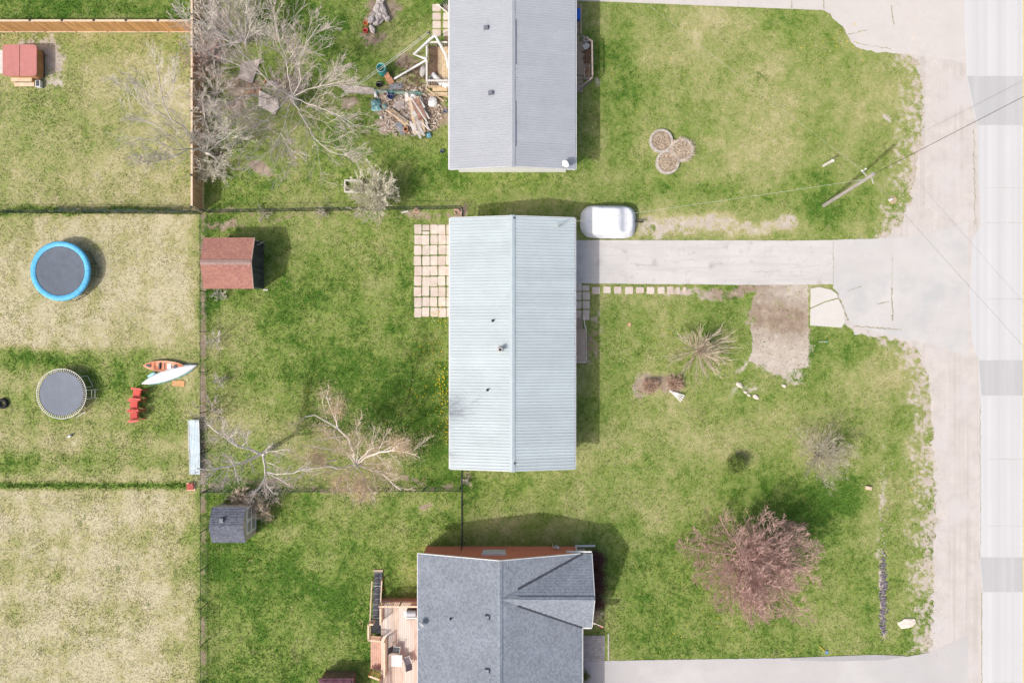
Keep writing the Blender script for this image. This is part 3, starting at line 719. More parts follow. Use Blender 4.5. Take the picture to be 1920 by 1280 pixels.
nf = n*NB
me.vertices.add(len(V)); me.vertices.foreach_set("co", V.ravel())
me.loops.add(nf*3); me.loops.foreach_set("vertex_index", np.arange(nf*3, dtype=np.int32))
me.polygons.add(nf); me.polygons.foreach_set("loop_start", np.arange(0, nf*3, 3, dtype=np.int32)); me.polygons.foreach_set("loop_total", np.full(nf, 3, dtype=np.int32))
me.update(calc_edges=True)
at = me.attributes.new("dry", 'FLOAT', 'FACE'); at.data.foreach_set("value", D.astype(np.float32))
at = me.attributes.new("tint", 'FLOAT', 'FACE'); at.data.foreach_set("value", nrs.uniform(0.78, 1.32, nf).astype(np.float32))
me.materials.append(lawn_material("grass_blades", True))
g = bpy.data.objects.new("grass", me); COL.objects.link(g); g["kind"] = "stuff"

def scatter_discs(name, pts, r0, r1, mt, z=0.05, n=5):
    b = MB()
    for x, y in pts:
        c = P(x, y); r = rng.uniform(r0, r1); zz = z*rng.uniform(.6, 1.2); t = rng.uniform(0, 6)
        b.add([(c.x+r*math.cos(t+2*math.pi*i/n), c.y+r*math.sin(t+2*math.pi*i/n), zz) for i in range(n)] + [(c.x, c.y, zz+r*.5)], [(i, (i+1) % n, n) for i in range(n)])
    return b.build(name, mt, kind="stuff")
pts = []
for cx, cy, rx, ry, k in ((828, 715, 11, 45, 95), (822, 590, 12, 25, 34), (800, 650, 20, 20, 12), (838, 800, 6, 30, 32), (800, 740, 30, 40, 22), (1590, 68, 22, 30, 16), (1565, 90, 40, 30, 14), (1712, 915, 8, 8, 8), (1170, 120, 60, 100, 10), (640, 780, 120, 70, 14), (1280, 1180, 90, 40, 12), (650, 940, 120, 30, 10), (300, 620, 30, 30, 0), (1240, 600, 60, 40, 8)):
    pts += [(rng.gauss(cx, rx*.7), rng.gauss(cy, ry*.7)) for _ in range(k)]
pts = [p for p in pts if not (845 < p[0] < 1078 and 405 < p[1] < 880)]
scatter_discs("dandelions", pts, 0.025, 0.045, M['dandelion'], 0.10)
pts = [(rng.uniform(-20, 1720), rng.uniform(-20, 1230)) for _ in range(420)]
pts = [p for p in pts if not any(x0-2 < p[0] < x1+2 and y0-2 < p[1] < y1+2 for x0, x1, y0, y1 in RECTS) and not in_poly(DRIVE, np.array([p[0]]), np.array([p[1]]))[0]]
scatter_discs("dry_leaves", pts, 0.02, 0.05, mat("pale_dead_leaf", (0.58, 0.52, 0.42), 0.9, 0.2, 4), 0.07, 4)

def stones(name, pts, r0, r1, mt, seed=3):
    b = MB(); r = random.Random(seed)
    for i, (x, y) in enumerate(pts):
        c = P(x, y); s = r.uniform(r0, r1)
        b.rock((c.x, c.y, s*.3), (s, s*r.uniform(.6, 1), s*.6), i+seed*1000, r.uniform(0, 3), .2, 5, 4)
    return b.build(name, mt, kind="stuff")
pts = []
for i in range(900):
    y = rng.uniform(-10, 1240)
    if 440 < y < 640: continue
    e = float(np.interp(y, [100, 150, 250, 320, 380, 425, 640, 660, 720, 850, 950, 1040, 1180, 1230], [1708, 1728, 1729, 1717, 1705, 1685, 1690, 1722, 1744, 1749, 1755, 1751, 1747, 1742]))
    pts.append((e-abs(rng.gauss(0, 16))+6, y)); pts.append((e+abs(rng.gauss(0, 14)), y)); pts.append((e+abs(rng.gauss(0, 40)), y+rng.uniform(-9, 9)))
pts += [(rng.gauss(1300, 70), rng.gauss(427, 9)) for _ in range(160)] + [(rng.gauss(1465, 26), rng.gauss(640, 45)) for _ in range(120)]
stones("gravel", [q for q in pts if q[0] < 1830], 0.018, 0.042, M['pale_rock'])
stones("ditch_stones", [(1656+rng.gauss(0, 3.2), rng.uniform(1048, 1180)*1.0+rng.gauss(0, 10)) for _ in range(330)], 0.03, 0.10, M['dark_rock'], 5)
stones("ditch_pebbles", [(1655+rng.gauss(0, 4.5), rng.uniform(860, 1195)) for _ in range(110)], 0.02, 0.06, M['rock'], 6)

# ------------------------------------------------------------------ houses
def window_on(parent, c, w, h, axis, out):
    """a framed window on a wall; axis 'x' = wall normal along x"""
    d = 0.05*out
    b = MB()
    if axis == 'x':
        for y0, y1, z0, z1 in ((-w/2, w/2, -h/2, -h/2+.07), (-w/2, w/2, h/2-.07, h/2), (-w/2, -w/2+.07, -h/2+.07, h/2-.07), (w/2-.07, w/2, -h/2+.07, h/2-.07), (-.03, .03, -h/2+.07, h/2-.07)):
            b.box(min(c[0], c[0]+d), max(c[0], c[0]+d), c[1]+y0, c[1]+y1, c[2]+z0, c[2]+z1)
        g = MB().box(min(c[0], c[0]+d*.4), max(c[0], c[0]+d*.4), c[1]-w/2+.02, c[1]+w/2-.02, c[2]-h/2+.02, c[2]+h/2-.02)
    else:
        for x0, x1, z0, z1 in ((-w/2, w/2, -h/2, -h/2+.07), (-w/2, w/2, h/2-.07, h/2), (-w/2, -w/2+.07, -h/2+.07, h/2-.07), (w/2-.07, w/2, -h/2+.07, h/2-.07), (-.03, .03, -h/2+.07, h/2-.07)):
            b.box(c[0]+x0, c[0]+x1, min(c[1], c[1]+d), max(c[1], c[1]+d), c[2]+z0, c[2]+z1)
        g = MB().box(c[0]-w/2+.02, c[0]+w/2-.02, min(c[1], c[1]+d*.4), max(c[1], c[1]+d*.4), c[2]-h/2+.02, c[2]+h/2-.02)
    wd = b.build("window", M['trim'], parent)
    g.build("pane", M['glass'], wd)
    return wd

def gable_house(name, label, cx, xe, y0, y1, ze, zr, rib_h, ribs, npan, m_roof, m_ridge, wall_m, over=0.45, rib_w=0.022, dup_first=None):
    """bungalow whose ridge runs along y; roof made of ribbed metal sheets laid from eave to ridge"""
    t = thing(name, label, "house", (cx, (y0+y1)/2, 0))
    wx = xe-over; g = 0.50
    sl = (zr-ze)/xe
    w = MB()
    poly = [(-wx, 0), (wx, 0), (wx, ze+sl*over-.12), (0, zr-.14), (-wx, ze+sl*over-.12)]
    ya, yb = y0+g, y1-g
    k = len(poly)
    vs = [(cx+a, ya, z) for a, z in poly] + [(cx+a, yb, z) for a, z in poly]
    w.add(vs, [tuple(range(k)), tuple(reversed(range(k, 2*k)))] + [(i, k+i, k+(i+1) % k, (i+1) % k) for i in range(k)])
    w.build("wall", wall_m, t)
    # roof deck
    d = MB()
    th = .10
    for s in (-1, 1):
        pts = [(cx+s*xe, ze-.012), (cx, zr-.012), (cx, zr-.012-th), (cx+s*xe, ze-.012-th)]
        vs = [(x, y0+.02, z) for x, z in pts] + [(x, y1-.02, z) for x, z in pts]
        fs = [(0, 1, 2, 3), (7, 6, 5, 4)] + [(i, 4+i, 4+(i+1) % 4, (i+1) % 4) for i in range(4)]
        d.add(vs, fs)
    d.build("roof_deck", M['trim'], t)
    # sheets
    pw = (y1-y0)/npan; rp = pw/ribs
    for s in (-1, 1):
        prof = []
        for r in range(ribs):
            a = r*rp
            prof += [(a, 0), (a+rp*.5-rib_w*1.6, 0), (a+rp*.5-rib_w*.7, rib_h), (a+rp*.5+rib_w*.7, rib_h), (a+rp*.5+rib_w*1.6, 0)]
        prof.append((pw-.004, 0))
        b = MB(); n = len(prof)
        vs = [(s*(xe+.03), y, ze-.03*sl+z) for y, z in prof] + [(s*.05, y, zr-sl*.05+z) for y, z in prof]
        fs = [((i, n+i, n+i+1, i+1) if s < 0 else (i, i+1, n+i+1, n+i)) for i in range(n-1)]
        fs = [tuple(reversed(f)) for f in fs]
        b.add(vs, fs)
        meu = b.mesh("roof_panel", m_roof)
        for i in range(npan):
            piece("roof_panel", meu, t, (cx, y0+i*pw, rng.uniform(-.003, .003)))
    # ridge cap
    r = MB()
    for s in (-1, 1):
        r.bar((cx+s*.085, y0-.02, zr+rib_h+.004), (cx+s*.085, y1+.02, zr+rib_h+.004), .17, .012, up=(s*sl, 0, 1))
    r.tube([(cx, y0-.02, zr+rib_h+.012), (cx, y1+.02, zr+rib_h+.012)], .03, 6)
    r.build("ridge_cap", m_ridge, t)
    f = MB()
    for s in (-1, 1):
        f.box(cx+s*xe-.02, cx+s*xe+.02, y0, y1, ze-.19, ze-.02)
    f.build("fascia", M['trim'], t)
    gt = MB()
    for s in (-1, 1):
        x0 = cx+s*(xe+.024); gt.box(min(x0, x0+s*.10), max(x0, x0+s*.10), y0+.05, y1-.05, ze-.17, ze-.07)
    gt.build("gutter", M['trim'], t)
    for yy in (y0, y1):
        for s in (-1, 1):
            MB().bar((cx+s*(xe+.02), yy+(.013 if yy == y0 else -.013), ze-.09), (cx+s*.02, yy+(.013 if yy == y0 else -.013), zr-.09), .03, .17).build("barge_board", M['trim'], t)
    return t, sl

# -- the middle house under the pale blue ribbed roof
H1 = dict(cx=0.03, xe=4.40, y0=-9.08, y1=8.80, ze=2.75, zr=3.55)
house1, sl1 = gable_house("bungalow", "long bungalow under a pale blue ribbed metal roof beside the concrete driveway", H1['cx'], H1['xe'], H1['y0'], H1['y1'], H1['ze'], H1['zr'], .027, 4, 20, M['roof_blue'], M['roof_rib'], M['siding'])
wx = H1['cx']+H1['xe']-.45
for y in (-6.5, -2.8): window_on(house1, (wx, y, 1.6), 1.6, 1.1, 'x', 1)
d = MB().box(wx-.01, wx+.05, 4.6, 7.3, 0.05, 2.2); gd = d.build("garage_door", M['trim'], house1)
MB().box(wx-.01, wx+.05, .35, 1.3, .55, 2.5).build("front_door", M['brick'], house1)
wx = H1['cx']-H1['xe']+.45
for y in (-5.5, 1.2): window_on(house1, (wx, y, 1.6), 1.4, 1.1, 'x', -1)
def roof_z(H, x): return H['zr'] - abs(x-H['cx'])*(H['zr']-H['ze'])/H['xe']
def pipe_vent(parent, px, py, H, h=.25, r=.05, zz=3.3):
    p = P(px, py, zz); z = roof_z(H, p.x)
    b = MB().tube([(p.x, p.y, z-.03), (p.x, p.y, z+h)], r, 8, cap=False)
    b.tube([(p.x, p.y, z+h*.9), (p.x, p.y, z+h*.92)], r*.8, 8)
    b.lathe([(r*1.9, 0.0), (r*1.05, .09)], 8, (p.x, p.y, z+.02))
    b.build("vent_pipe", M['black_metal'], parent)
pipe_vent(house1, 924, 601, H1, .22, .055); pipe_vent(house1, 914, 731, H1, .22, .055)
p = P(938, 655, 3.4); z = roof_z(H1, p.x)
b = MB().box(p.x-.16, p.x+.12, p.y-.15, p.y+.15, z-.1, z+.22)
ch = b.build("chimney", M['terracotta'], house1)
b = MB().lathe([(.13, .22), (.13, .5), (.17, .5), (.17, .56), (.10, .56), (.10, .3)], 12, (p.x+.01, p.y, z)); b.build("flue", M['steel'], ch)
MB().lathe([(.10, .5), (.0, .5)], 10, (p.x+.01, p.y, z)).build("flue_mouth", M['black_metal'], ch)
p = P(1047, 424, 3.2); z = roof_z(H1, p.x)
b = MB().tube([(p.x, p.y, z-.05), (p.x, p.y, z+1.0)], .035, 6)
mast = b.build("service_mast", M['steel'], house1)
b = MB(); 
for a in (0.2, 1.9, 3.6): b.tube([(p.x, p.y, z+.55), (p.x+.32*math.cos(a), p.y+.32*math.sin(a), z+.0)], .014, 4)
b.build("mast_brace", M['steel'], mast)
for px, py in ((964, 409), (965, 868)):
    q = P(px, py, 3.5); MB().cbox((q.x, q.y, H1['zr']+.05), (.09, .14, .03), .3).build("roof_mark", M['black_metal'], house1)

# -- the north house under the grey metal roof
H2 = dict(cx=0.03, xe=4.44, y0=12.18, y1=31.0, ze=2.75, zr=3.62)
house2, sl2 = gable_house("bungalow", "house with a finely ribbed grey metal roof and dish at its southeast corner", H2['cx'], H2['xe'], H2['y0'], H2['y1'], H2['ze'], H2['zr'], .018, 5, 21, M['roof_grey'], M['roof_grey'], M['siding'], rib_w=0.016)
for ya, yb in ((37, 121), (190, 274)):
    p, q = P(964, ya, 3.6), P(964, yb, 3.6)
    for sx, w_, nm in ((.20, .10, "ridge_vent"), (-.13, .05, "ridge_vent")):
        b = MB().bar((H2['cx']+sx, p.y, H2['zr']+.03-abs(sx)*.2), (H2['cx']+sx, q.y, H2['zr']+.03-abs(sx)*.2), w_, .04)
        b.build(nm, M['ridge_dark'] if sx > 0 else M['roof_grey'], house2)
for px, py in ((911, 51), (920, 174)):
    p = P(px, py, 3.4); z = roof_z(H2, p.x)
    b = MB().cbox((p.x, p.y, z+.05), (.34, .32, .05), 0, 0, -.2).cbox((p.x+.03, p.y-.02, z+.14), (.22, .24, .16), 0.1)
    bv = b.build("box_vent", M['ridge_dark'], house2)
    b = MB()
    for i in range(3): b.cbox((p.x-.02+i*.06, p.y-.135, z+.12), (.03, .03, .12))
    b.build("vent_louver", M['steel'], bv)
def dish(px, py, zz, aim, label, mt, r=.32, rz=0.0):
    p = P(px, py, zz)
    t = thing("satellite_dish", label, "satellite dish", (p.x, p.y, zz))
    q = Vector((0, 0, 1)).rotation_difference(Vector(aim).normalized())
    b = MB(); prof = [(0.001, 0), (r*.4, .02), (r*.75, .06), (r, .11), (r*1.02, .10), (r*.75, .045), (r*.4, .005), (.001, -.015)]
    b.lathe(prof, 20); b.v = [tuple(q @ Vector((x, y*.9, z)) + Vector((0, 0, .45))) for x, y, z in b.v]
    b.build("reflector", mt, t, local=True, smooth=True)
    tip = q @ Vector((0, 0, .42)) + Vector((0, 0, .5)); low = q @ Vector((r, 0, .1)) + Vector((0, 0, .45))
    MB().tube([low, tip], .02, 5).cbox(tip, (.09, .09, .12)).build("feed_arm", M['trim'], t, local=True)
    MB().tube([(0, 0, -.02), (0, 0, .3), q @ Vector((0, 0, -.02)) + Vector((0, 0, .45))], .03, 6).cbox((0, 0, 0), (.25, .2, .03)).build("mount", M['steel'], t, local=True)
    return t
pd = P(1061, 309, 3.1)
dish(1061, 309, roof_z(H2, pd.x)+.02, (-.75, -.62, .55), "white satellite dish on the grey metal roof near its southeast corner", M['white'], .30)

# -- shingled planes laid in courses
def clip(poly, f):
    out = []
    for i in range(len(poly)):
        a, b = poly[i], poly[(i+1) % len(poly)]
        fa, fb = f(a), f(b)
        if fa >= 0: out.append(a)
        if (fa >= 0) != (fb >= 0):
            t = fa/(fa-fb); out.append(tuple(a[j]+(b[j]-a[j])*t for j in range(len(a))))
    return out
def shingle_plane(b, poly, zf, up, course=0.16, lift=0.030):
    """poly in (x, y); zf(x, y) height; up = horizontal unit vector towards the ridge"""
    vs = [p[0]*up[0]+p[1]*up[1] for p in poly]
    lo, hi = min(vs), max(vs)
    n = int(math.ceil((hi-lo)/course))
    for i in range(n):
        a, c = lo+i*course, lo+(i+1)*course
        q = clip(clip(list(poly), lambda p: p[0]*up[0]+p[1]*up[1]-a), lambda p: c-(p[0]*up[0]+p[1]*up[1]))
        if len(q) < 3: continue
        ar = sum(q[k][0]*q[(k+1) % len(q)][1]-q[(k+1) % len(q)][0]*q[k][1] for k in range(len(q)))
        if ar < 0: q = q[::-1]
        pts = []
        for p in q:
            s = (p[0]*up[0]+p[1]*up[1]-a)/course
            pts.append((p[0], p[1], zf(p[0], p[1])+lift*(1-s)))
        k = len(pts)
        low = [(x, y, z-lift*1.3) for x, y, z in pts]
        b.add(pts+low, [tuple(range(k))]+[(j, k+j, k+(j+1) % k, (j+1) % k) for j in range(k)])
    return b

house3 = thing("bungalow", "red brick bungalow with grey shingled cross gable roof and cedar deck behind", "house", (-0.84, -21, 0))
ZR, ZE, XR = 4.15, 2.5, -0.84
XW, XE3, XC = -6.72, 5.02, 5.69
YN, YC, YS, YB = -15.12, -17.75, -20.36, -31.0
slm = (ZR-ZE)/(XE3-XR); slc = (ZR-ZE)/(YN-YC)
zw = lambda x, y: ZR-(XR-x)*(ZR-ZE)/(XR-XW)
zeast = lambda x, y: ZR-(x-XR)*slm
zn = lambda x, y: ZR-(y-YC)*slc
zs = lambda x, y: ZR-(YC-y)*slc
rf = MB(); shingle_plane(rf, [(XW, YN), (XR, YN), (XR, YB), (XW, YB)], zw, (1, 0)); roof_main = rf.build("roof", M['shingle_y'], house3)
rf = MB(); shingle_plane(rf, [(XE3, YN), (XR, YN), (XR, YC)], zeast, (-1, 0)); shingle_plane(rf, [(XR, YC), (XR, YB), (XE3, YB), (XE3, YS)], zeast, (-1, 0)); rf.build("roof", M['shingle_y'], house3)
rf = MB(); shingle_plane(rf, [(XR, YC), (XE3, YN), (XC, YN), (XC, YC)], zn, (0, -1), lift=.014); shingle_plane(rf, [(XR, YC), (XC, YC), (XC, YS), (XE3, YS)], zs, (0, 1), lift=.018); rf.build("gable_roof", M['shingle_x'], house3)
# ridge caps
b = MB()
for s in (-1, 1): b.bar((XR+s*.08, YN, ZR+.018), (XR+s*.08, YB, ZR+.018), .17, .016, up=(s*slm, 0, 1))
b.build("ridge_cap", M['shingle_x'], house3)
b = MB()
for s in (-1, 1): b.bar((0.4, YC+s*.08, ZR+.018), (XC, YC+s*.08, ZR+.018), .17, .016, up=(0, s*slc, 1))
b.build("ridge_cap", M['shingle_y'], house3)
# valley flashing, from a little below the ridge junction to the eave
for ye, t0 in ((YN, .215), (YS, .21)):
    p = Vector((XR, YC, ZR)).lerp(Vector((XE3, ye, ZE)), t0); q = Vector((XE3+.02, ye, ZE))
    MB().bar(p+Vector((0, 0, .035)), q+Vector((0, 0, .035)), .20, .02).build("valley_flashing", M['lead'], house3)
# walls
b = MB(); ya = YN-.22
def gable_wall(b, y, y2, x0, x1, zr):
    pts = [(x0, 0), (x1, 0), (x1, ZE+.28*slm-.05), (XR, zr-.06), (x0, ZE+.28*slm-.05)]
    k = 5
    vs = [(x, y, z) for x, z in pts]+[(x, y2, z) for x, z in pts]
    b.add(vs, [tuple(reversed(range(k))), tuple(range(k, 2*k))]+[(i, (i+1) % k, k+(i+1) % k, k+i) for i in range(k)])
gable_wall(b, ya, YB+.2, XW+.30, XE3-.30, ZR)
b.build("wall", M['brick'], house3)
b = MB()
pts = [(YN-.35, 0), (YS+.35, 0), (YS+.35, ZE+.35*slc-.08), (YC, ZR-.12), (YN-.35, ZE+.35*slc-.08)]
vs = [(XE3-.5, y, z) for y, z in pts]+[(XC-.25, y, z) for y, z in pts]; k = 5
b.add(vs, [tuple(range(k)), tuple(reversed(range(k, 2*k)))]+[(i, k+i, k+(i+1) % k, (i+1) % k) for i in range(k)])
b.build("front_gable_wall", M['brick_tan'], house3)
wp = P(926, 1040, 1.9)
wn3 = window_on(house3, (wp.x, ya, 1.55), 1.65, 1.1, 'y', 1); wn3.children[0].data.materials[0] = mat('white_blind', (0.60, 0.58, 0.56), 0.8, 0.05)
b = MB().box(wp.x-.9, wp.x+.9, ya, ya+.14, 2.12, 2.20); b.build("window_awning", M['white'], house3)
# edge trim
b = MB()
b.box(XW-.05, XW+.02, YB, YN, ZE-.12, ZE+.02).box(XE3-.02, XE3+.05, YB, YS-.02, ZE-.12, ZE+.02)
b.build("gutter", M['trim'], house3)
MB().bar((XW, YN+.03, ZE-.03), (XR, YN+.03, ZR-.03), .05, .14).build("barge_board", M['trim'], house3)
MB().bar((XR, YN+.03, ZR-.03), (XE3-.15, YN+.03, ZE+.02), .05, .14).build("barge_board", M['trim'], house3)
b = MB().box(3.9, XC, YN+.06, YN+.17, ZE-.14, ZE-.02).box(XE3+.06, XC, YS-.12, YS-.02, ZE-.12, ZE-.0)
b.build("gable_gutter", M['trim'], house3)
b = MB().bar((XC+.02, YN, ZE-.06), (XC+.02, YC, ZR-.06), .05, .12).bar((XC+.02, YC, ZR-.06), (XC+.02, YS, ZE-.06), .05, .12); b.build("gable_barge_board", M['trim'], house3)
p0, p1, p2 = P(1094, 1036, 2.3), P(1093, 1024, .25), P(1116, 1022.5, .12)
b = MB().bar((XE3-.02, YN+.10, 2.3), (XE3-.28, ya+.07, 1.9), .09, .09).bar((XE3-.28, ya+.07, 1.95), (XE3-.28, ya+.07, .2), .09, .09).bar((XE3-.28, ya+.07, .2), (p2.x, p2.y, .12), .13, .10)
b.build("downspout", M['white'], house3)
# roof fittings
def box_vent3(px, py):
    p = P(px, py, 3.85); z = zw(p.x, p.y)
    b = MB().cbox((p.x, p.y, z+.04), (.42, .40, .04), 0, 0, -.28).cbox((p.x, p.y, z+.12), (.30, .30, .16), 0, 0, -.14)
    b.build("box_vent", M['shingle_y'], house3)
box_vent3(913, 1156); box_vent3(913, 1256)
p = P(845, 1160, 3.3); z = zw(p.x, p.y)
MB().tube([(p.x, p.y, z-.05), (p.x, p.y, z+.30)], .045, 8).lathe([(.1, .02), (.05, .1)], 8, (p.x, p.y, z)).build("vent_pipe", M['black_metal'], house3)
pd = P(795, 1163, 2.6)
dish(794, 1164, zw(pd.x, pd.y)-.12, (-.6, -.5, .75), "small grey satellite dish at the west eave of the shingled roof", mat("grey_dish", (0.30, 0.32, 0.35), .5, .1), .24)
# meter on the brick wall
p = P(1043, 1024, 1.0)
t = thing("gas_meter", "small grey gas meter against the red brick wall", "meter", (p.x, ya+.16, 0))
MB().cbox((0, 0, .75), (.28, .2, .32)).build("meter_body", M['steel'], t, local=True)
MB().tube([(-.22, 0, -.02), (-.22, 0, .9), (-.05, 0, 1.0), (-.05, 0, .9)], .03, 6).tube([(.18, -.05, .6), (.18, -.05, 1.1)], .03, 6).lathe([(.1, .98), (.1, 1.05), (.0, 1.06)], 10, (.12, .05, 0)).build("meter_pipe", M['pale_steel'], t, local=True)

# flag on a slanted pole by the front gable
p = P(1108, 1172, 2.0); q = P(1136, 1181, 2.1)
t = thing("flag", "red and white flag on a short pole at the front gable", "flag", (XC-.3, p.y, 0))
L = Vector((1.15, -.30, .45)); o0 = Vector((.05, 0.25, 1.7))
MB().tube([o0, o0+L], .018, 6).build("flagpole", M['trim'], t, local=True)
def flag_strip(u0, u1, name, mt):
    b = MB(); n = 4; vs = []
    for i in range(n+1):
        u = u0+(u1-u0)*i/n
        for j, v in enumerate((0, .5, 1)):
            base = o0+L*(.15+.85*u)
            vs.append(base+Vector((-.03*v, -.20*v+.03*math.sin(u*9+v*2), -.40*v)))
    b.add(vs, [(i*3+j, (i+1)*3+j, (i+1)*3+j+1, i*3+j+1) for i in range(n) for j in range(2)])
    return b.build(name, mt, t, local=True)
flag_strip(0, .25, "flag_band", M['red']); flag_strip(.25, .75, "flag_field", M['white']); flag_strip(.75, 1, "flag_band", M['red'])
leaf = [(0, .5), (.08, .3), (.2, .35), (.17, .12), (.42, .2), (.36, .05), (.45, -.02), (.2, -.2), (.23, -.28), (.03, -.25), (.02, -.45), (-.02, -.45), (-.03, -.25), (-.23, -.28), (-.2, -.2), (-.45, -.02), (-.36, .05), (-.42, .2), (-.17, .12), (-.2, .35), (-.08, .3)]
b = MB(); vs = []
for x, y in leaf:
    u = .5+x*.30; v = .5-y*.75
    vs.append(o0+L*(.15+.85*u)+Vector((-.03*v+.006, -.20*v+.03*math.sin(u*9+v*2), -.40*v+.012)))
b.add(vs, [tuple(range(len(vs)))]); b.build("leaf_emblem", M['red'], t, local=True)

# paved front walk of the brick house
walk3 = thing("paved_walk", None, None, (5.5, -22, 0)); walk3["kind"] = "structure"; walk3["label"] = "paved walk"
del walk3["label"]
mp = MB().box(0, .232, 0, .182, 0, .03).mesh("paver", mat("grey_walk_paver", (0.42, 0.395, 0.375), .9, .12, 5, .2, .12))
p0, p1 = P(1092, 1238), P(1139.5, 1188)
nxp, nyp = int((p1.x-p0.x)/.24), int((p1.y-p0.y)/.19)
for i in range(nxp):
    for j in range(nyp):
        piece("paver", mp, walk3, (p0.x+i*.24+.004*rng.random(), p0.y+j*.19, -.008+rng.uniform(0, .006)))
sheet("walk_edging", [(1139.6, 1187.5), (1142, 1187.5), (1142, 1237), (1139.6, 1237)], .02, M['concrete'], .05)

# ------------------------------------------------------------------ sheds
def shed_common(): pass
# red shingled shed by the west fence
cx0, cx1 = P(379, 490, 2.3).x, P(474, 490, 2.3).x
yt, yb = P(430, 445, 2.2).y, P(430, 541, 2.2).y
shed1 = thing("garden_shed", "shed with a faded red shingle roof beside the back fence", "shed", ((cx0+cx1)/2, (yt+yb)/2, 0))
ze, zr = 2.05, 2.62; ym = (yt+yb)/2; s1 = (zr-ze)/(yt-ym)
b = MB()
shingle_plane(b, [(cx0, yt), (cx1+.04, yt), (cx1+.04, ym), (cx0, ym)], lambda x, y: zr-(y-ym)*s1, (0, -1))
shingle_plane(b, [(cx0, yb), (cx1-.06, yb), (cx1-.06, ym), (cx0, ym)], lambda x, y: zr-(ym-y)*s1, (0, 1))
b.build("roof", M['shingle_red'], shed1)
b = MB()
for s in (-1, 1): b.bar((cx0, ym+s*.09, zr+.02), (cx1-.02, ym+s*.09, zr+.02), .19, .02, up=(0, s*s1, 1))
b.build("ridge_cap", mat("faded_ridge_shingle", (0.31, 0.215, 0.19), .95, .2, 5), shed1)
b = MB(); wx0, wx1 = cx0+.15, cx1-.08
pts = [(yb+.15, 0), (yt-.15, 0), (yt-.15, ze+.0), (ym, zr-.08), (yb+.15, ze)]; k = 5
vs = [(wx0, y, z) for y, z in pts]+[(wx1, y, z) for y, z in pts]
b.add(vs, [tuple(range(k)), tuple(reversed(range(k, 2*k)))]+[(i, k+i, k+(i+1) % k, (i+1) % k) for i in range(k)])
b.build("wall", M['dark_board'], shed1)
nb = 17; bw = (yt-yb-.32)/nb
for i in range(nb):
    y = yb+.16+i*bw
    zt = zr-.1-abs(y+bw/2-ym)*s1
    MB().box(wx1, wx1+.03, y+.012, y+bw-.012, .05, zt).build("board", M['dark_board'], shed1)
MB().bar((cx1+.045, yt, ze-.02), (cx1+.01, ym, zr-.02), .03, .12).bar((cx1+.01, ym, zr-.02), (cx1-.04, yb, ze-.02), .03, .12).build("barge_board", mat("pinkish_barge", (.52, .38, .33), .8, .1), shed1)
MB().box(wx1, wx1+.35, yb+.02, yb+.12, 0, .05).build("door_sill", M['white_wood'], shed1)
# two grey panels standing at its back corner
for px, py, w_, rz in ((469, 447, .42, .02), (479.5, 450, .34, .05)):
    p = P(px, py, 1.4); 
    t = thing("weathered_board", "grey weathered board propped at the corner of the red roofed shed, %s" % ("the wider one" if px < 475 else "the narrower one"), "board", (p.x, p.y-.15, 0), rz, "grey boards propped at the shed corner")
    MB().cbox((0, 0, .7), (w_, .05, 1.45), 0, .30).build("panel", mat("panel_grey", (.34, .33, .29), .9, .15, 4), t, local=True)
    MB().cbox((0, .05, .75), (w_*.9, .04, .08), 0, .30).build("batten", M['grey_wood'], t, local=True)

# dark shingled shed with white framed double doors
x0, x1 = P(395, 984, 2.3).x, P(459, 984, 2.3).x
yt, yb = P(430, 951, 2.25).y, P(430, 1018, 2.25).y
shed2 = thing("garden_shed", "shed with charcoal shingles, tan walls and white framed doors", "shed", ((x0+x1)/2, (yt+yb)/2, 0))
ym = (yt+yb)/2; ze, zk, zr = 2.08, 2.40, 2.60; yk = .62
b = MB(); ha = (yt-yb)/2
sk = (zk-ze)/(ha-yk); sr = (zr-zk)/yk
for sgn in (1, -1):
    yo, yi = ym+sgn*ha, ym+sgn*yk
    shingle_plane(b, [(x0, yo), (x1, yo), (x1, yi), (x0, yi)], lambda x, y: ze+(ha-abs(y-ym))*sk, (0, -sgn))
    shingle_plane(b, [(x0, yi), (x1, yi), (x1, ym), (x0, ym)], lambda x, y: zk+(yk-abs(y-ym))*sr, (0, -sgn))
b.build("roof", M['shingle_dark'], shed2)
b = MB(); pts = [(yb+.06, 0), (yt-.06, 0), (yt-.06, ze-.03), (ym+yk, zk-.05), (ym, zr-.05), (ym-yk, zk-.05), (yb+.06, ze-.03)]; k = 7
wx0, wx1 = x0+.06, x1-.05
vs = [(wx0, y, z) for y, z in pts]+[(wx1, y, z) for y, z in pts]
b.add(vs, [tuple(range(k)), tuple(reversed(range(k, 2*k)))]+[(i, k+i, k+(i+1) % k, (i+1) % k) for i in range(k)])
b.build("wall", M['tan_siding'], shed2)
dw = .98
for s in (-1, 1):
    ya_, yb_ = (ym+.2, ym+.2+s*dw)
    lo, hi = min(ya_, yb_)+.01, max(ya_, yb_)-.01
    dr = MB().box(wx1, wx1+.03, lo, hi, .12, 1.95).build("door", M['grey_panel'], shed2)
    b = MB(); e = wx1+.03
    for a, c, z0, z1 in ((lo, hi, .12, .24), (lo, hi, 1.83, 1.95), (lo, hi, .97, 1.09), (lo, lo+.10, .24, .97), (hi-.10, hi, .24, .97), (lo, lo+.10, 1.09, 1.83), (hi-.10, hi, 1.09, 1.83)):
        b.box(e, e+.03, a, c, z0, z1)
    b.build("frame", mat('door_frame_white', (0.90, 0.89, 0.86), 0.6, 0.04), dr)
p = P(415, 975, 2.6)
z = zk+(yk-abs(p.y-ym))*sr
b = MB().cbox((p.x, p.y, z+.09), (.26, .26, .22)); vt = b.build("roof_vent", M['ridge_dark'], shed2)
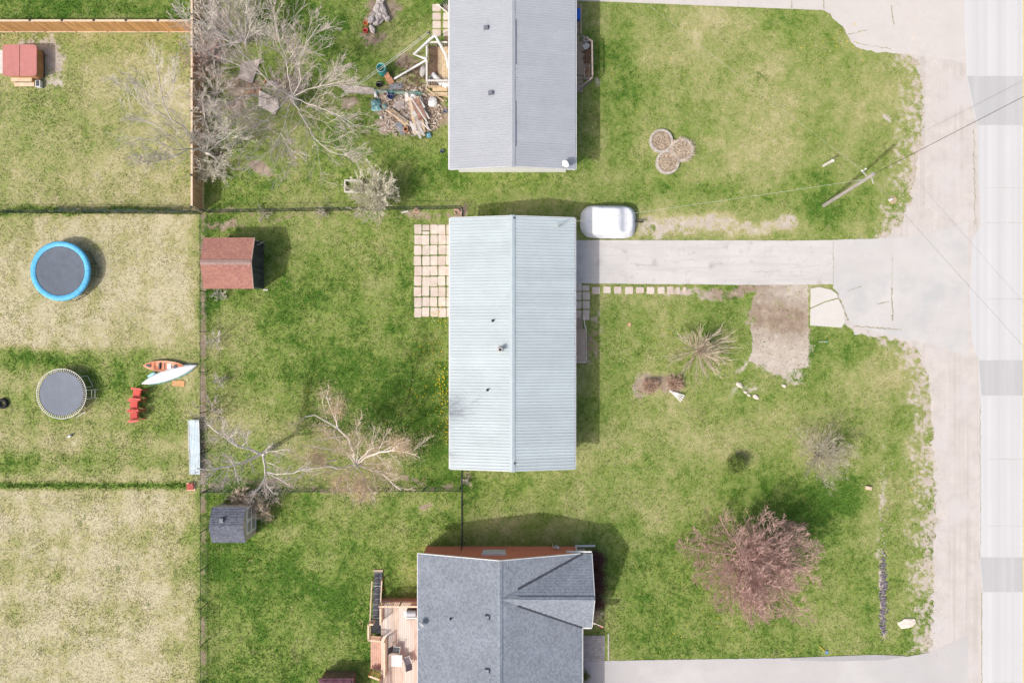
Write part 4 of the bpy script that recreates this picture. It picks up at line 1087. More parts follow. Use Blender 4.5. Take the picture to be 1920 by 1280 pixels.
MB().cbox((p.x, p.y-.14, z+.10), (.24, .02, .14)).build("vent_face", M['trim'], vt)

# plum roofed low shed, only its corner in view
p = P(630, 1304, 1.35)
t = thing("storage_shed", "low storage shed with a dark plum roof at the bottom edge of the lawn", "shed", (p.x, p.y, 0))
h = 1.28; zf_ = 1.3
for name, poly, f, up in (("roof", [(-h, -h), (h, -h), (.25, -.25), (-.25, -.25)], lambda x, y: zf_+(y-(p.y-h))*.35, (0, 1)), ("roof", [(-h, h), (h, h), (.25, .25), (-.25, .25)], lambda x, y: zf_+((p.y+h)-y)*.35, (0, -1)),
                    ("roof", [(-h, -h), (-h, h), (-.25, .25), (-.25, -.25)], lambda x, y: zf_+(x-(p.x-h))*.35, (1, 0)), ("roof", [(h, -h), (h, h), (.25, .25), (.25, -.25)], lambda x, y: zf_+((p.x+h)-x)*.35, (-1, 0))):
    b = MB(); shingle_plane(b, [(p.x+x, p.y+y) for x, y in poly], f, up); b.build(name, M['shingle_plum'], t)
MB().prism([(p.x-.26, p.y-.26), (p.x+.26, p.y-.26), (p.x+.26, p.y+.26), (p.x-.26, p.y+.26)], 1.62, 1.69).build("roof_cap", M['shingle_plum'], t)
MB().box(p.x-1.15, p.x+1.15, p.y-1.15, p.y+1.15, -.03, 1.31).build("wall", M['brown_wood'], t)

# ------------------------------------------------------------------ patio, stepping stones, porch
def slab_group(name, rects, mt, zt=.028):
    t = thing(name, None, None, (0, 0, 0)); t["kind"] = "structure"
    for x0, x1, y0, y1 in rects:
        c = P((x0+x1)/2, (y0+y1)/2); w_, h_ = (x1-x0)/25, (y1-y0)/25
        b = MB(); cc = .05; j = [rng.uniform(-.025, .025) for _ in range(8)]
        poly = [(-w_/2+cc+j[0], -h_/2), (w_/2-cc+j[1], -h_/2+j[2]*.4), (w_/2, -h_/2+cc), (w_/2+j[3]*.5, h_/2-cc), (w_/2-cc, h_/2+j[4]*.4), (-w_/2+cc, h_/2), (-w_/2+j[5]*.4, h_/2-cc), (-w_/2, -h_/2+cc+j[6])]
        b.prism(poly, -.08, zt+rng.uniform(-.006, .008))
        piece("paver", b.mesh("paver", mt), t, (c.x, c.y, 0), (rng.uniform(-.006, .006), rng.uniform(-.006, .006), rng.uniform(-.03, .03)))
    return t
slab_group("paver_patio", SLABS, M['paver'])
slab_group("stepping_stone_path", STEP_STONES, M['paver'])
slab_group("front_walk", WALK, M['paver'])
slab_group("back_walk", WALK2, M['paver'])
slab_group("side_walk", [(1078, 1086.5, 6+i*15, 19+i*15) for i in range(5)], M['porch'])

porch = thing("front_porch", "grey concrete porch with steps under the pale blue eave", "porch", (P(1087, 645).x, P(1087, 645).y, 0))
a, c = P(1070, 678), P(1097, 617)
MB().box(a.x, c.x, a.y, c.y, -.02, .55).build("landing", M['porch'], porch)
MB().box(a.x, c.x+.03, a.y-.06, a.y-.004, .45, .56).build("landing_edge", M['white_wood'], porch)
for i, z in enumerate((.40, .26, .12)):
    y = c.y+.004+i*.28
    MB().box(a.x, P(1091, 0).x, y, y+.276, -.02, z).build("step", M['porch'], porch)
b = MB(); xr = P(1092.5, 600).x
b.tube([(xr+.12, c.y-.02, .5), (xr+.12, c.y-.02, 1.35), (xr+.02, c.y+.25, 1.30), (xr-.02, c.y+1.05, .95), (xr-.02, c.y+1.05, -.02)], .028, 6)
b.build("handrail", M['white'], porch)
b = MB()
for i in range(6): b.tube([(c.x-.04, a.y+.1+i*.42, .5), (c.x-.04, a.y+.1+i*.42, 1.35)], .015, 5)
b.tube([(c.x-.04, a.y+.08, 1.36), (c.x-.04, c.y-.04, 1.36)], .022, 5); b.build("railing", M['steel'], porch)

# ------------------------------------------------------------------ wooden board fences
def board_fence(label, p, q, mt, side, h=1.75, bay=2.32, rail_m=None, nb=None, caps=True):
    p, q = Vector(p), Vector(q); d = (q-p); L = d.length; d.normalize(); nrm = Vector((-d.y, d.x, 0))*side
    t = thing("board_fence", label, "fence", ((p+q)/2).to_tuple())
    ang = math.atan2(d.y, d.x)
    me = MB().box(0, .135, -.011, .011, .06, h-.04).mesh("board", mt)
    n = int(L/.155)
    for i in range(n):
        piece("board", me, t, p+d*(i*.155+.01)+nrm*.03, (rng.uniform(-.008, .008), 0, ang))
    k = int(L/bay)
    mp = MB().box(-.05, .05, -.05, .05, -.1, h+.03).mesh("post", rail_m)
    mc = MB().cbox((0, 0, h+.05), (.14, .14, .03)).mesh("post_cap", M['black_metal'])
    bayL = L/k
    mr = MB().box(.055, bayL-.055, -.02, .02, -.045, .045).mesh("rail", rail_m)
    mcap = MB().box(.02, bayL-.02, -.07, .07, -.018, .018).mesh("cap_rail", rail_m)
    for i in range(k+1):
        c = p+d*(i*bayL)
        po = piece("post", mp, t, c-nrm*.02, (0, 0, ang)); piece("post_cap", mc, po, c-nrm*.02, (0, 0, ang), world=False).location = (0, 0, 0)
        if i < k:
            piece("rail", mr, t, c+nrm*.075+Vector((0, 0, .10)), (0, 0, ang)); piece("rail", mr, t, c-nrm*.02+Vector((0, 0, 1.2)), (0, 0, ang))
            piece("cap_rail", mcap, t, c+Vector((0, 0, h)), (0, 0, ang))
    return t
yN = (640-59.5)/25
board_fence("orange cedar board fence running from the hot tub yard edge to the corner", (-23.32-7*2.32, yN, 0), (-23.32, yN, 0), M['cedar'], -1, rail_m=M['cedar_pale'])
board_fence("brown board fence with pale top rail between the straw lot and the bare trees", (-23.2, 9.72+8*2.32, 0), (-23.2, 9.72, 0), M['cedar_shaded'], 1, rail_m=M['cedar_pale'])

# ------------------------------------------------------------------ chain link fences
def chain_fence(label, pts, h=1.2, gap=2.9, net=None, mesh_step=.16, group=None):
    pts = [Vector(p) for p in pts]
    t = thing("chain_link_fence", label, "fence", pts[0].to_tuple(), 0, group)
    mesh = MB()
    mp = MB().tube([(0, 0, -.1), (0, 0, h+.06)], .03, 6).lathe([(.038, h+.05), (.03, h+.1), (.0, h+.11)], 6).mesh("post", M['link_black'])
    mw = 0.0045
    for a, b_ in zip(pts[:-1], pts[1:]):
        d = b_-a; L = d.length; d.normalize()
        k = max(1, round(L/gap))
        for i in range(k+1): piece("post", mp, t, a+d*(L*i/k))
        rl = MB().tube([a+Vector((0, 0, h)), b_+Vector((0, 0, h))], .021, 6); rl.build("top_rail", M['link_black'], t)
        rl = MB().tube([a+Vector((0, 0, .04)), b_+Vector((0, 0, .04))], .012, 5); rl.build("bottom_wire", M['link_black'], t)
        n = int(L/mesh_step)
        for i in range(-int(h/mesh_step), n+1):
            for s in (1, -1):
                u0, u1 = i*mesh_step, i*mesh_step+h; z0, z1 = (.03, h) if s > 0 else (h, .03)
                if u0 < 0:
                    f = -u0/(u1-u0); z0 = z0+(z1-z0)*f; u0 = 0
                if u1 > L:
                    f = (L-u0)/(u1-u0); z1 = z0+(z1-z0)*f; u1 = L
                if u1 <= u0: continue
                A, B = a+d*u0+Vector((0, 0, z0)), a+d*u1+Vector((0, 0, z1)); nn = Vector((-d.y, d.x, 0))*mw
                mesh.add([A-nn, A+nn, B+nn, B-nn], [(0, 1, 2, 3)]); v = Vector((0, 0, mw))
                mesh.add([A-v, A+v, B+v, B-v], [(0, 1, 2, 3)])
    mesh.build("wire_mesh", M['link_black'], t, kind="stuff")
    if net:
        for (a, b_, z0, z1) in net:
            a, b_ = Vector(a), Vector(b_); d = b_-a; n = 40; vs = []
            nn = Vector((-d.y, d.x, 0)).normalized()
            for i in range(n+1):
                c = a+d*i/n
                for j in range(4):
                    zz = z0+(z1-z0)*j/3
                    vs.append(c+nn*(.05+.10*rng.uniform(-1, 1)*(1 if j < 3 else .4)+(.22*(1-j/3)))+Vector((0, 0, zz+rng.uniform(-.05, .05))))
            b2 = MB().add(vs, [(i*4+j, (i+1)*4+j, (i+1)*4+j+1, i*4+j+1) for i in range(n) for j in range(3)])
            b2.build("netting", M['teal_net'], t)
    return t
g = lambda x, y: P(x, y, 0)
chain_fence("long black chain link fence along the straw lots, north to south", [g(388.5, 398), g(389, 920), g(389, 1340)])
chain_fence("black chain link fence behind the red roofed shed and the paver patio", [g(391, 399), g(640, 395), g(866, 391.5)])
chain_fence("chain link fence hung with teal netting north of the blue trampoline", [g(-40, 399), g(376, 401.5)], net=[(g(96, 400.5), g(372, 402), .05, .95)])
chain_fence("chain link fence under the two white barked trees", [g(392, 916), g(864, 914)])
chain_fence("short chain link fence between the pale blue roof and the brick wall", [g(867.5, 868), g(867.5, 1026)])
t = thing("chain_link_gate", "narrow chain link gate at the northwest corner of the pale blue roof", "gate", g(869, 391).to_tuple())
a, c = g(869, 393.5), g(869, 416)
b = MB()
for z in (.08, 1.2): b.tube([(a.x, a.y, z), (c.x, c.y, z)], .022, 6)
for q in (a, c): b.tube([(q.x, q.y, .08), (q.x, q.y, 1.2)], .022, 6)
b.build("gate_frame", M['link_black'], t)
b = MB()
L = a.y-c.y
for i in range(-8, 8):
    for s in (1, -1):
        u0, u1 = i*.14, i*.14+1.1; z0, z1 = (.08, 1.18) if s > 0 else (1.18, .08)
        if u0 < 0: z0 += (z1-z0)*(-u0/1.1); u0 = 0
        if u1 > L: z1 = z0+(z1-z0)*((L-u0)/(u1-u0)); u1 = L
        if u1 > u0: b.tube([(a.x, a.y-u0, z0), (a.x, a.y-u1, z1)], .005, 3, False)
b.build("wire_mesh", M['link_black'], t, kind="stuff")

# ------------------------------------------------------------------ hot tub
p = P(54, 123); tub = thing("hot_tub", "hot tub with red folding cover and wooden cabinet by the cedar fence", "hot tub", (p.x, p.y, 0))
def rrect(cx, cy, w, h, r, n=5):
    out = []
    for sx, sy, a0 in ((1, 1, 0), (-1, 1, 90), (-1, -1, 180), (1, -1, 270)):
        for i in range(n+1):
            a = math.radians(a0+90*i/n); out.append((cx+sx*(w/2-r)+r*math.cos(a), cy+sy*(h/2-r)+r*math.sin(a)))
    return out
MB().prism(rrect(p.x, p.y, 2.30, 2.14, .28), .03, .80).build("cabinet", M['spa_wood'], tub)
b = MB()
for i in range(9):
    y = p.y-.8+i*.2; b.box(p.x+1.148, p.x+1.162, y-.09, y+.09, .08, .76)
b.build("cabinet_slats", M['spa_wood'], tub)
MB().prism(rrect(p.x, p.y, 2.40, 2.24, .3), 0, .06).build("base", M['dark_plastic'], tub)
MB().prism(rrect(p.x, p.y, 2.38, 2.22, .3), .80, .86).build("shell_lip", M['dark_plastic'], tub)
def half(s):
    out = [q for q in rrect(p.x, p.y, 2.5, 2.30, .22) if (q[0]-p.x)*s > 0]
    e = [(p.x+s*.02, p.y+1.15), (p.x+s*.02, p.y-1.15)]
    out = out+e; cx_, cy_ = sum(q[0] for q in out)/len(out), p.y
    out.sort(key=lambda q: math.atan2(q[1]-cy_, q[0]-cx_)); return out
for s in (-1, 1):
    MB().prism(half(s), .862, .96).build("cover_half", M['hot_cover'], tub)
MB().cbox((p.x, p.y, .90), (.05, 2.2, .06)).build("cover_hinge", M['brown_wood'], tub)
q = P(46, 156)
st = thing("spa_steps", "two pale wooden steps leading up to the hot tub", "steps", (q.x, q.y, 0))
b0, b1 = P(25, 150), P(67, 158)
MB().box(b0.x+.1, b1.x-.04, q.y-.02, q.y+.26, .33, .38).build("tread", M['cedar_pale'], st)
MB().box(b0.x+.22, b1.x+.02, q.y-.31, q.y-.03, .15, .20).build("tread", M['cedar_pale'], st)
for x in (b0.x+.28, b1.x-.08):
    MB().box(x, x+.04, q.y-.29, q.y+.24, 0, .15).build("stringer", M['cedar'], st)
    MB().box(x, x+.04, q.y, q.y+.24, .15, .33).build("stringer", M['cedar'], st)
q = P(20, 125)
MB().box(q.x-.32, q.x-.04, p.y-.86, p.y+.86, .62, .68).box(q.x-.22, q.x-.14, p.y-.6, p.y-.5, 0, .62).box(q.x-.22, q.x-.14, p.y+.5, p.y+.6, 0, .62).build("side_shelf", M['white_wood'], tub)
q = P(76, 160)
t = thing("spa_heater_box", "small grey and white box beside the hot tub steps", "box", (q.x, q.y, 0))
MB().cbox((0, 0, .16), (.36, .5, .32)).build("housing", M['trim'], t, local=True); MB().cbox((0, .02, .33), (.22, .4, .03)).build("grille", M['dark_plastic'], t, local=True)

# ------------------------------------------------------------------ trampolines
def trampoline(px, py, R, label, pad, mat_m, frame_m, z=.86, springs=False):
    p = P(px, py, z); t = thing("trampoline", label, "trampoline", (p.x, p.y, 0))
    r = R*(CAM_H-z)/1280; rm = r*(.83 if pad else .875)
    b = MB(); n = 48; prof = [(rm, z), (rm*.66, z-.03), (rm*.33, z-.055), (.001, z-.06)]
    b.lathe(prof, n); b.f = [tuple(reversed(f)) for f in b.f]; b.build("jump_mat", mat_m, t, local=True, smooth=True)
    b = MB(); b.lathe([(rm+.012, z-.01), (rm+.012, z+.008), (rm-.02, z+.008), (rm-.02, z-.01)], n, close=True); b.build("mat_edge", M['black_metal'], t, local=True)
    b = MB(); ring = [(r-.03+.028*math.cos(a), z-.02+.028*math.sin(a)) for a in [2*math.pi*i/6 for i in range(6)]]
    b.lathe(ring, n, close=True); b.build("frame_ring", frame_m, t, local=True, smooth=True)
    if pad:
        for i in range(8):
            b = MB(); m_ = 8; vs = []
            for j in range(m_+1):
                a = 2*math.pi*(i+j/m_*.992)/8
                for rr, zz in ((rm+.005, z+.012), (rm+.06, z+.05+.008*rng.random()), (r*.955, z+.055+.01*rng.random()), (r+.01, z+.02), (r+.025, z-.09-.04*rng.random())):
                    vs.append(((rr+rng.uniform(-.008, .008))*math.cos(a), (rr+rng.uniform(-.008, .008))*math.sin(a), zz))
            b.add(vs, [(j*5+k, j*5+k+1, (j+1)*5+k+1, (j+1)*5+k) for j in range(m_) for k in range(4)])
            b.build("pad", M['tramp_blue'], t, local=True, smooth=True)
    if springs:
        b = MB().tube([(rm-.01, 0, z), (r-.04, 0, z-.01)], .021, 5); ms = b.mesh("spring", M['pale_steel'])
        for i in range(72): piece("spring", ms, t, (0, 0, 0), (0, 0, 2*math.pi*i/72), world=False)
    for i in range(4):
        a = .5+math.pi/2*i; c1, s1_ = math.cos(a-.24), math.sin(a-.24); c2, s2_ = math.cos(a+.24), math.sin(a+.24)
        rr = r-.03
        MB().tube([(rr*c1, rr*s1_, z-.03), (rr*c1*1.04, rr*s1_*1.04, .04), (rr*c2*1.04, rr*s2_*1.04, .04), (rr*c2, rr*s2_, z-.03)], .024, 6).build("leg", frame_m, t, local=True)
    lx = r+.06
    ld = MB()
    for s in (-1, 1): ld.tube([(lx-.05, s*.32-.05, z-.02), (lx+.28, s*.32-.05, .02)], .02, 6)
    for z_ in (.25, .5): ld.tube([(lx-.05+.33*(1-z_/z), -.37, z_), (lx-.05+.33*(1-z_/z), .27, z_)], .02, 6)
    ld.build("ladder", M['black_metal'] if pad else frame_m, t, local=True)
    return t
trampoline(113, 508, 55.5, "large trampoline with bright blue padded rim on the straw lawn", True, M['tramp_mat'], M['black_metal'])
trampoline(115, 738, 47.5, "trampoline without padding, its springs and white rim showing", False, M['tramp_mat2'], M['pale_steel'], springs=True)

# old tyre
p = P(7, 756); t = thing("tyre", "black tyre lying in the grass near the smaller trampoline", "tyre", (p.x, p.y, .0))
b = MB(); b.lathe([(.20, .05), (.22, .0), (.36, .0), (.40, .05), (.40, .17), (.36, .22), (.22, .22), (.20, .17)], 20, close=True); b.build("tread", M['rubber'], t, local=True, smooth=True)
b = MB(); b.lathe([(.195, .055), (.215, .01), (.225, .012), (.205, .06), (.205, .16), (.225, .21), (.215, .212), (.195, .165)], 20, close=True); b.build("bead", M['dark_plastic'], t, local=True)

# low grey sprinkler
p = P(132, 817); t = thing("lawn_sprinkler", "small grey sprinkler lying in the lawn below the smaller trampoline", "sprinkler", (p.x, p.y, 0), .45)
MB().rock((0, 0, .09), (.20, .11, .08), 4, 0, .06, 10, 6).build("body", M['steel'], t, local=True, smooth=True); MB().tube([(.12, .02, .16), (.42, .05, .08)], .025, 6).build("spray_arm", M['dark_plastic'], t, local=True)

# ------------------------------------------------------------------ kayaks
def hull_loft(b, L, W, H, flip=False, n=20, m=9, zoff=0.0, sec=None):
    rows = []
    for i in range(n+1):
        u = -1+2*i/n; s = max(0.0, (1-abs(u)**2.1))**.75; w = max(.012, W/2*s); h = H*(.55+.45*s)
        row = []
        for j in range(m):
            a = math.pi*j/(m-1)
            y = -w*math.cos(a); z = h*(math.sin(a)**.7)
            row.append((u*L/2, y, zoff+(z if flip else h-z) + (.10*abs(u)**3 if not flip else 0)))
        rows.append(row)
    base = len(b.v)
    for r_ in rows: b.v.extend(r_)
    for i in range(n):
        for j in range(m-1): b.f.append((base+i*m+j, base+(i+1)*m+j, base+(i+1)*m+j+1, base+i*m+j+1))
    return rows
pc = (P(273, 685)+P(350, 687))/2
t = thing("kayak", "orange sit-on kayak with black and white seat beside the upturned one", "kayak", (pc.x, pc.y, 0), -.03, "kayaks on the lawn")
L = 3.15
b = MB(); rows = hull_loft(b, L, .78, .30); b.build("hull", M['kayak_or'], t, local=True, smooth=True)
b = MB(); vs = []; fs = []
for i, r_ in enumerate(rows):
    a, c = r_[0], r_[-1]
    for k in range(5):
        f = k/4; vs.append((a[0], a[1]+(c[1]-a[1])*f, a[2]+.004+.045*math.sin(math.pi*f)*(abs(a[0]) > 1.0)-.10*math.sin(math.pi*f)*(abs(a[0]-.05) < .75)))
fs = [(i*5+k, (i+1)*5+k, (i+1)*5+k+1, i*5+k+1) for i in range(len(rows)-1) for k in range(4)]
b.add(vs, fs); b.build("deck", M['kayak_or'], t, local=True)
b = MB()
for s_ in (0, 1): b.tube([r_[-s_] for r_ in rows], .02, 5)
b.build("gunwale", mat("pale_orange_rim", (.70, .42, .30), .5, .1), t, local=True)
b = MB().cbox((-.32, 0, .28), (.12, .46, .16), 0, 0, -.3).cbox((.03, 0, .235), (.08, .48, .05)); b.build("seat_back", M['dark_plastic'], t, local=True)
MB().cbox((.0, 0, .24), (.42, .44, .03)).build("seat", M['kayak_or'], t, local=True)
MB().cbox((.36, 0, .245), (.30, .42, .04)).build("cushion", M['trim'], t, local=True)
MB().lathe([(.15, .3), (.15, .34), (.0, .35)], 12, (.85, 0, .0)).build("hatch", M['dark_plastic'], t, local=True)
MB().cbox((-1.1, 0, .34), (.22, .2, .03)).cbox((-1.28, .02, .36), (.1, .1, .02)).build("bow_bag", M['dark_plastic'], t, local=True)
pc = (P(268, 719)+P(371, 684))/2; dv = P(371, 684)-P(268, 719)
t = thing("kayak", "upturned white kayak with turquoise edges lying against the orange one", "kayak", (pc.x, pc.y, 0), math.atan2(dv.y, dv.x), "kayaks on the lawn")
b = MB(); hull_loft(b, dv.length, .86, .33, True, 24, 11, .08); b.build("hull", M['white_hull'], t, local=True, smooth=True)
b = MB()
n = 24
for s in (-1, 1):
    vs = []
    for i in range(n+1):
        u = -.9+1.7*i/n; w = .44*max(0, 1-abs(u)**2.1)**.75
        vs += [(u*dv.length/2, s*w, .14), (u*dv.length/2, s*(w+.035), .05)]
    b.add(vs, [(i*2, i*2+1, i*2+3, i*2+2) if s > 0 else (i*2, i*2+2, i*2+3, i*2+1) for i in range(n)])
b.build("edge_band", M['turq'], t, local=True)
MB().rock((-1.28, .42, .10), (.38, .12, .08), 9, .15, .08, 10, 6).build("side_float", mat("pale_turquoise", (.30, .60, .66), .4, .15), t, local=True, smooth=True)
MB().cbox((1.72, .0, .20), (.22, .05, .10), .35).build("fin", M['dark_plastic'], t, local=True)
# plywood offcut and dry square beside them
p = P(335, 718.5); t = thing("plywood_offcut", "orange brown plywood offcut in the grass south of the kayaks", "board", (p.x, p.y, 0), -.05)
MB().cbox((0, 0, .03), (.92, .44, .03)).build("sheet", M['cedar'], t, local=True); MB().cbox((-.2, .0, .052), (.05, .42, .012)).build("batten", M['tan_wood'], t, local=True)

# ------------------------------------------------------------------ red lawn chairs (facing west)
def lawn_chair():
    t = thing("lawn_chair", "x", "chair", (0, 0, 0), 0, "red plastic lawn chairs in a row")
    me_s = MB()
    for i in range(5): me_s.cbox((-.30+i*.115, 0, .36-i*.02), (.105, .50, .025), 0, 0, .18)
    me_s.build("seat", M['red'], t, local=True)
    bk = MB()
    for i in range(5):
        y = -.22+i*.11; hgt = .68+.05*(2-abs(i-2))
        bk.cbox((.26+.10, y, .30+hgt/2), (.022, .10, hgt), 0, 0, .42)
    bk.build("backrest", M['red'], t, local=True)
    MB().bar((.255, -.26, .42), (.255, .26, .42), .03, .06).bar((.47, -.27, .80), (.47, .27, .80), .04, .05).build("cross_slat", M['red'], t, local=True)
    for s in (-1, 1):
        b = MB().prism([(-.44, s*.30), (-.42, s*.46), (.22, s*.44), (.40, s*.38), (.40, s*.34), (.1, s*.31)], .56, .59); b.build("armrest", M['red'], t, local=True)
        MB().bar((-.36, s*.36, 0), (-.36, s*.36, .56), .10, .03, up=(1, 0, 0)).build("front_leg", M['red'], t, local=True)
        MB().bar((-.36, s*.29, .36), (.62, s*.29, .03), .03, .12).build("rear_leg", M['red'], t, local=True)
    return t
first = None
for px, py, rz, lb in ((259.5, 738, -.10, "red plastic lawn chair nearest the upturned white kayak"), (254.5, 759, .0, "red plastic lawn chair standing between two others"), (254.5, 779, .05, "red plastic lawn chair farthest from the kayaks, at the row's south end")):
    if first is None: first = lawn_chair(); c = first
    else: c = copy_tree(first)
    p = P(px, py, .3); c.location = (p.x-.02, p.y, 0); c.rotation_euler = (0, 0, rz); c["label"] = lb

# ------------------------------------------------------------------ pale sheet and crate by the fence
p0, p1 = P(353.5, 787, .3), P(376, 889, .3)
cxp = (p0.x+p1.x)/2; cyp = (p0.y+p1.y)/2
t = thing("roofing_sheet", "long pale blue plastic sheet on low blocks under the fence rail", "sheet", (cxp, cyp, 0), .03)
b = MB(); n = 14; w_ = .80; L = p0.y-p1.y; vs = []
for i in range(n+1):
    x = -w_/2+w_*i/n
    for j in range(9):
        y = -L/2+L*j/8; vs.append((x+.02*math.sin(j*.9)*(abs(y) > .6), y, .30+(.018 if i % 2 else 0)+.07*(x/w_)+.02*math.sin(j*1.7)))
b.add(vs, [(i*9+j, (i+1)*9+j, (i+1)*9+j+1, i*9+j+1) for i in range(n) for j in range(8)]); b.build("sheet", M['sky_plastic'], t, local=True)
for y in (-1.6, 0, 1.6): MB().cbox((0, y, .13), (.6, .2, .26)).build("support_block", M['concrete'], t, local=True)
MB().bar((-.42, -L/2, .29), (-.42, L/2, .29), .04, .04).bar((.40, -L/2, .33), (.40, L/2, .33), .03, .04).build("edge_strip", M['trim'], t, local=True)
p = P(359, 911); t = thing("plastic_crate", "small red lattice crate on a pale board by the fence", "crate", (p.x, p.y, 0), .05)
MB().cbox((-.02, -.03, .02), (.62, .6, .04)).build("base_board", M['cedar_pale'], t, local=True)
b = MB()
for i in range(5): b.cbox((-.18+i*.09, 0, .27), (.03, .42, .03)).cbox((0, -.18+i*.09, .285), (.42, .03, .03))
for s in (-1, 1): b.cbox((s*.21, 0, .16), (.03, .44, .24)).cbox((0, s*.21, .16), (.39, .03, .24))
b.build("lattice", M['red'], t, local=True)

# ------------------------------------------------------------------ covered boat
p0, p1 = P(1089, 383, .6), P(1194, 445, .6)
cx_, cy_ = (p0.x+p1.x)/2, (p0.y+p1.y)/2; a_, b_2 = (p1.x-p0.x)/2, (p0.y-p1.y)/2
t = thing("covered_boat", "boat on a trailer wrapped in a tight white cover beside the driveway", "boat", (cx_, cy_, 0), -.015)
b = MB(); RS = [0, .12, .24, .36, .46, .54, .61, .68, .74, .80, .85, .89, .92, .945, .965, .985, 1.0]; NR, NS = len(RS)-1, 72; vs = []
def prof(s, th):
    z = .86-.08*s**2 if s < .80 else .809-.70*((s-.80)/.20)**1.8
    return z
for i in range(NR+1):
    s = RS[i]
    for j in range(NS):
        th = 2*math.pi*j/NS; c, s_ = math.cos(th), math.sin(th)
        r = 1/((abs(c)**5.0+abs(s_)**5.0)**(1/5.0))
        x, y = a_*r*c*s, b_2*r*s_*s
        if x < -.75*a_: y *= 1-.22*((-x/a_-.75)/.25)**1.5
        x *= 1-.05*(abs(y)/b_2)**2
        wr = .05*math.sin(th*11+s*5)*max(0, s-.7)*(1 if abs(c) > .7 else .4)+.06*float(vnoise(np.array([x*2.2]), np.array([y*2.2]), 4)[0]-.5)
        sm = lambda v: max(0, min(1, v))**2*(3-2*max(0, min(1, v)))
        z = prof(s, th)+.34*sm((.62-abs(x/a_+.02))/.30)*sm((.93-abs(y/b_2))/.30)+wr
        vs.append((x, y, max(.10, z)))
b.add(vs, [(i*NS+j, (i+1)*NS+j, (i+1)*NS+(j+1) % NS, i*NS+(j+1) % NS) for i in range(NR) for j in range(NS)])
b.build("cover", M['tarp'], t, local=True, smooth=True)
b = MB()
for f_ in (-.62, .60):
    pts = []
    for k in range(13):
        y = -b_2*.98+2*b_2*.98*k/12; s = max(abs(f_), abs(y)/b_2); pts.append((a_*f_, y, prof(min(1, s**1.02), 0)+.02))
    b.tube(pts, .008, 4)
b.build("strap", M['steel'], t, local=True)
MB().bar((a_-.1, 0, .42), (a_+.55, 0, .40), .09, .09).bar((a_+.40, 0, .0), (a_+.40, 0, .6), .06, .06).build("trailer_tongue", M['black_metal'], t, local=True)
for s in (-1, 1):
    b = MB().tube([(-.5, s*(b_2-.30), .28), (-.5, s*(b_2-.10), .28)], .28, 16); b.build("wheel", M['rubber'], t, local=True)
MB().bar((-1.2, 0, .3), (a_-.1, 0, .4), .12, .1).bar((-.5, -b_2+.3, .3), (-.5, b_2-.3, .3), .08, .08).build("trailer_frame", M['steel'], t, local=True)

# ------------------------------------------------------------------ ring planters
def ring_planter(px, py, R, label, k, nst=170, reach=1.0):
    p = P(px, py, .25); t = thing("ring_planter", label, "planter", (p.x, p.y, 0), 0, "round stone planters on the front lawn")
    r = R/25; n = 18
    da = 2*math.pi/n
    poly = [(r*math.cos(a), r*math.sin(a)) for a in (-da*.475, 0, da*.475)]+[((r-.16)*math.cos(a), (r-.16)*math.sin(a)) for a in (da*.475, 0, -da*.475)]
    me1 = MB().prism(poly, -.02, .26).mesh("block", M['concrete'])
    me2 = MB().prism([(x*.99, y*.99) for x, y in poly], 0, .13).mesh("cap_block", M['pale_rock'])
    for i in range(n): piece("block", me1, t, (0, 0, rng.uniform(-.012, .012)), (0, 0, i*da+k), world=False)
    MB().lathe([(r-.165, .17), (r*.5, .20), (.001, .22)], 20).build("soil", M['soil'], t, local=True)
    b = MB()
    for i in range(nst):
        a = rng.uniform(0, 6.28); q = (r-.2)*reach*math.sqrt(rng.random()); x, y = q*math.cos(a), q*math.sin(a); d = rng.uniform(0, 6.28); l = rng.uniform(.08, .28)
        b.tube([(x, y, .19), (x+l*.6*math.cos(d), y+l*.6*math.sin(d), .19+l*.7), (x+l*math.cos(d), y+l*math.sin(d), .19+l*.6)], .010, 3, False)
    b.build("dry_stems", M['twig_tan'], t, local=True, kind="stuff")
ring_planter(1240, 264, 22, "round stone ring planter farthest from the road of three joined rings", 0)
ring_planter(1279, 281, 21, "round stone ring planter nearest the utility pole, overgrown with dry stems", .1, 700, 1.45)
ring_planter(1252, 304, 22, "round stone ring planter southernmost of three joined rings", .2, 320, 1.1)

# ------------------------------------------------------------------ small things on the front lawn
p = P(1180, 608); t = thing("access_cover", "small square terracotta coloured cover set in the front lawn", "cover", (p.x, p.y, 0), .1)
MB().cbox((0, 0, .02), (.26, .26, .05)).build("frame", M['terracotta'], t, local=True); MB().cbox((0, 0, .05), (.2, .2, .02)).build("lid", mat("tan_lid", (.5, .35, .22), .8, .15), t, local=True)
p = P(1257, 733); t = thing("fan_trellis", "white wooden fan trellis lying beside the brown shrubs", "trellis", (p.x, p.y, 0), math.atan2(-(748-733), 24))
for a in (-.26, -.09, .08, .24):
    MB().bar((0, 0, .10), (1.05*math.cos(a), 1.05*math.sin(a), .22), .075, .03).build("slat", M['white'], t, local=True)
for x, w_ in ((.45, .16), (.98, .32)): MB().bar((x, -w_*.9, .20 if x > .6 else .155), (x, w_*.9, .20 if x > .6 else .155), .05, .03).build("cross_slat", M['white'], t, local=True)
MB().cbox((.05, 0, .10), (.3, .16, .07)).build("foot_block", M['white'], t, local=True)
p = P(1627, 914); t = thing("wood_block", "short tan wooden block lying beside the roadside ditch", "block", (p.x, p.y, 0), -.2)
MB().cbox((0, 0, .09), (.44, .24, .16)).build("block", M['cedar_pale'], t, local=True); MB().cbox((0.1, 0, .172), (.03, .22, .01)).build("saw_cut", M['brown_wood'], t, local=True)
p = P(1700, 1167); 
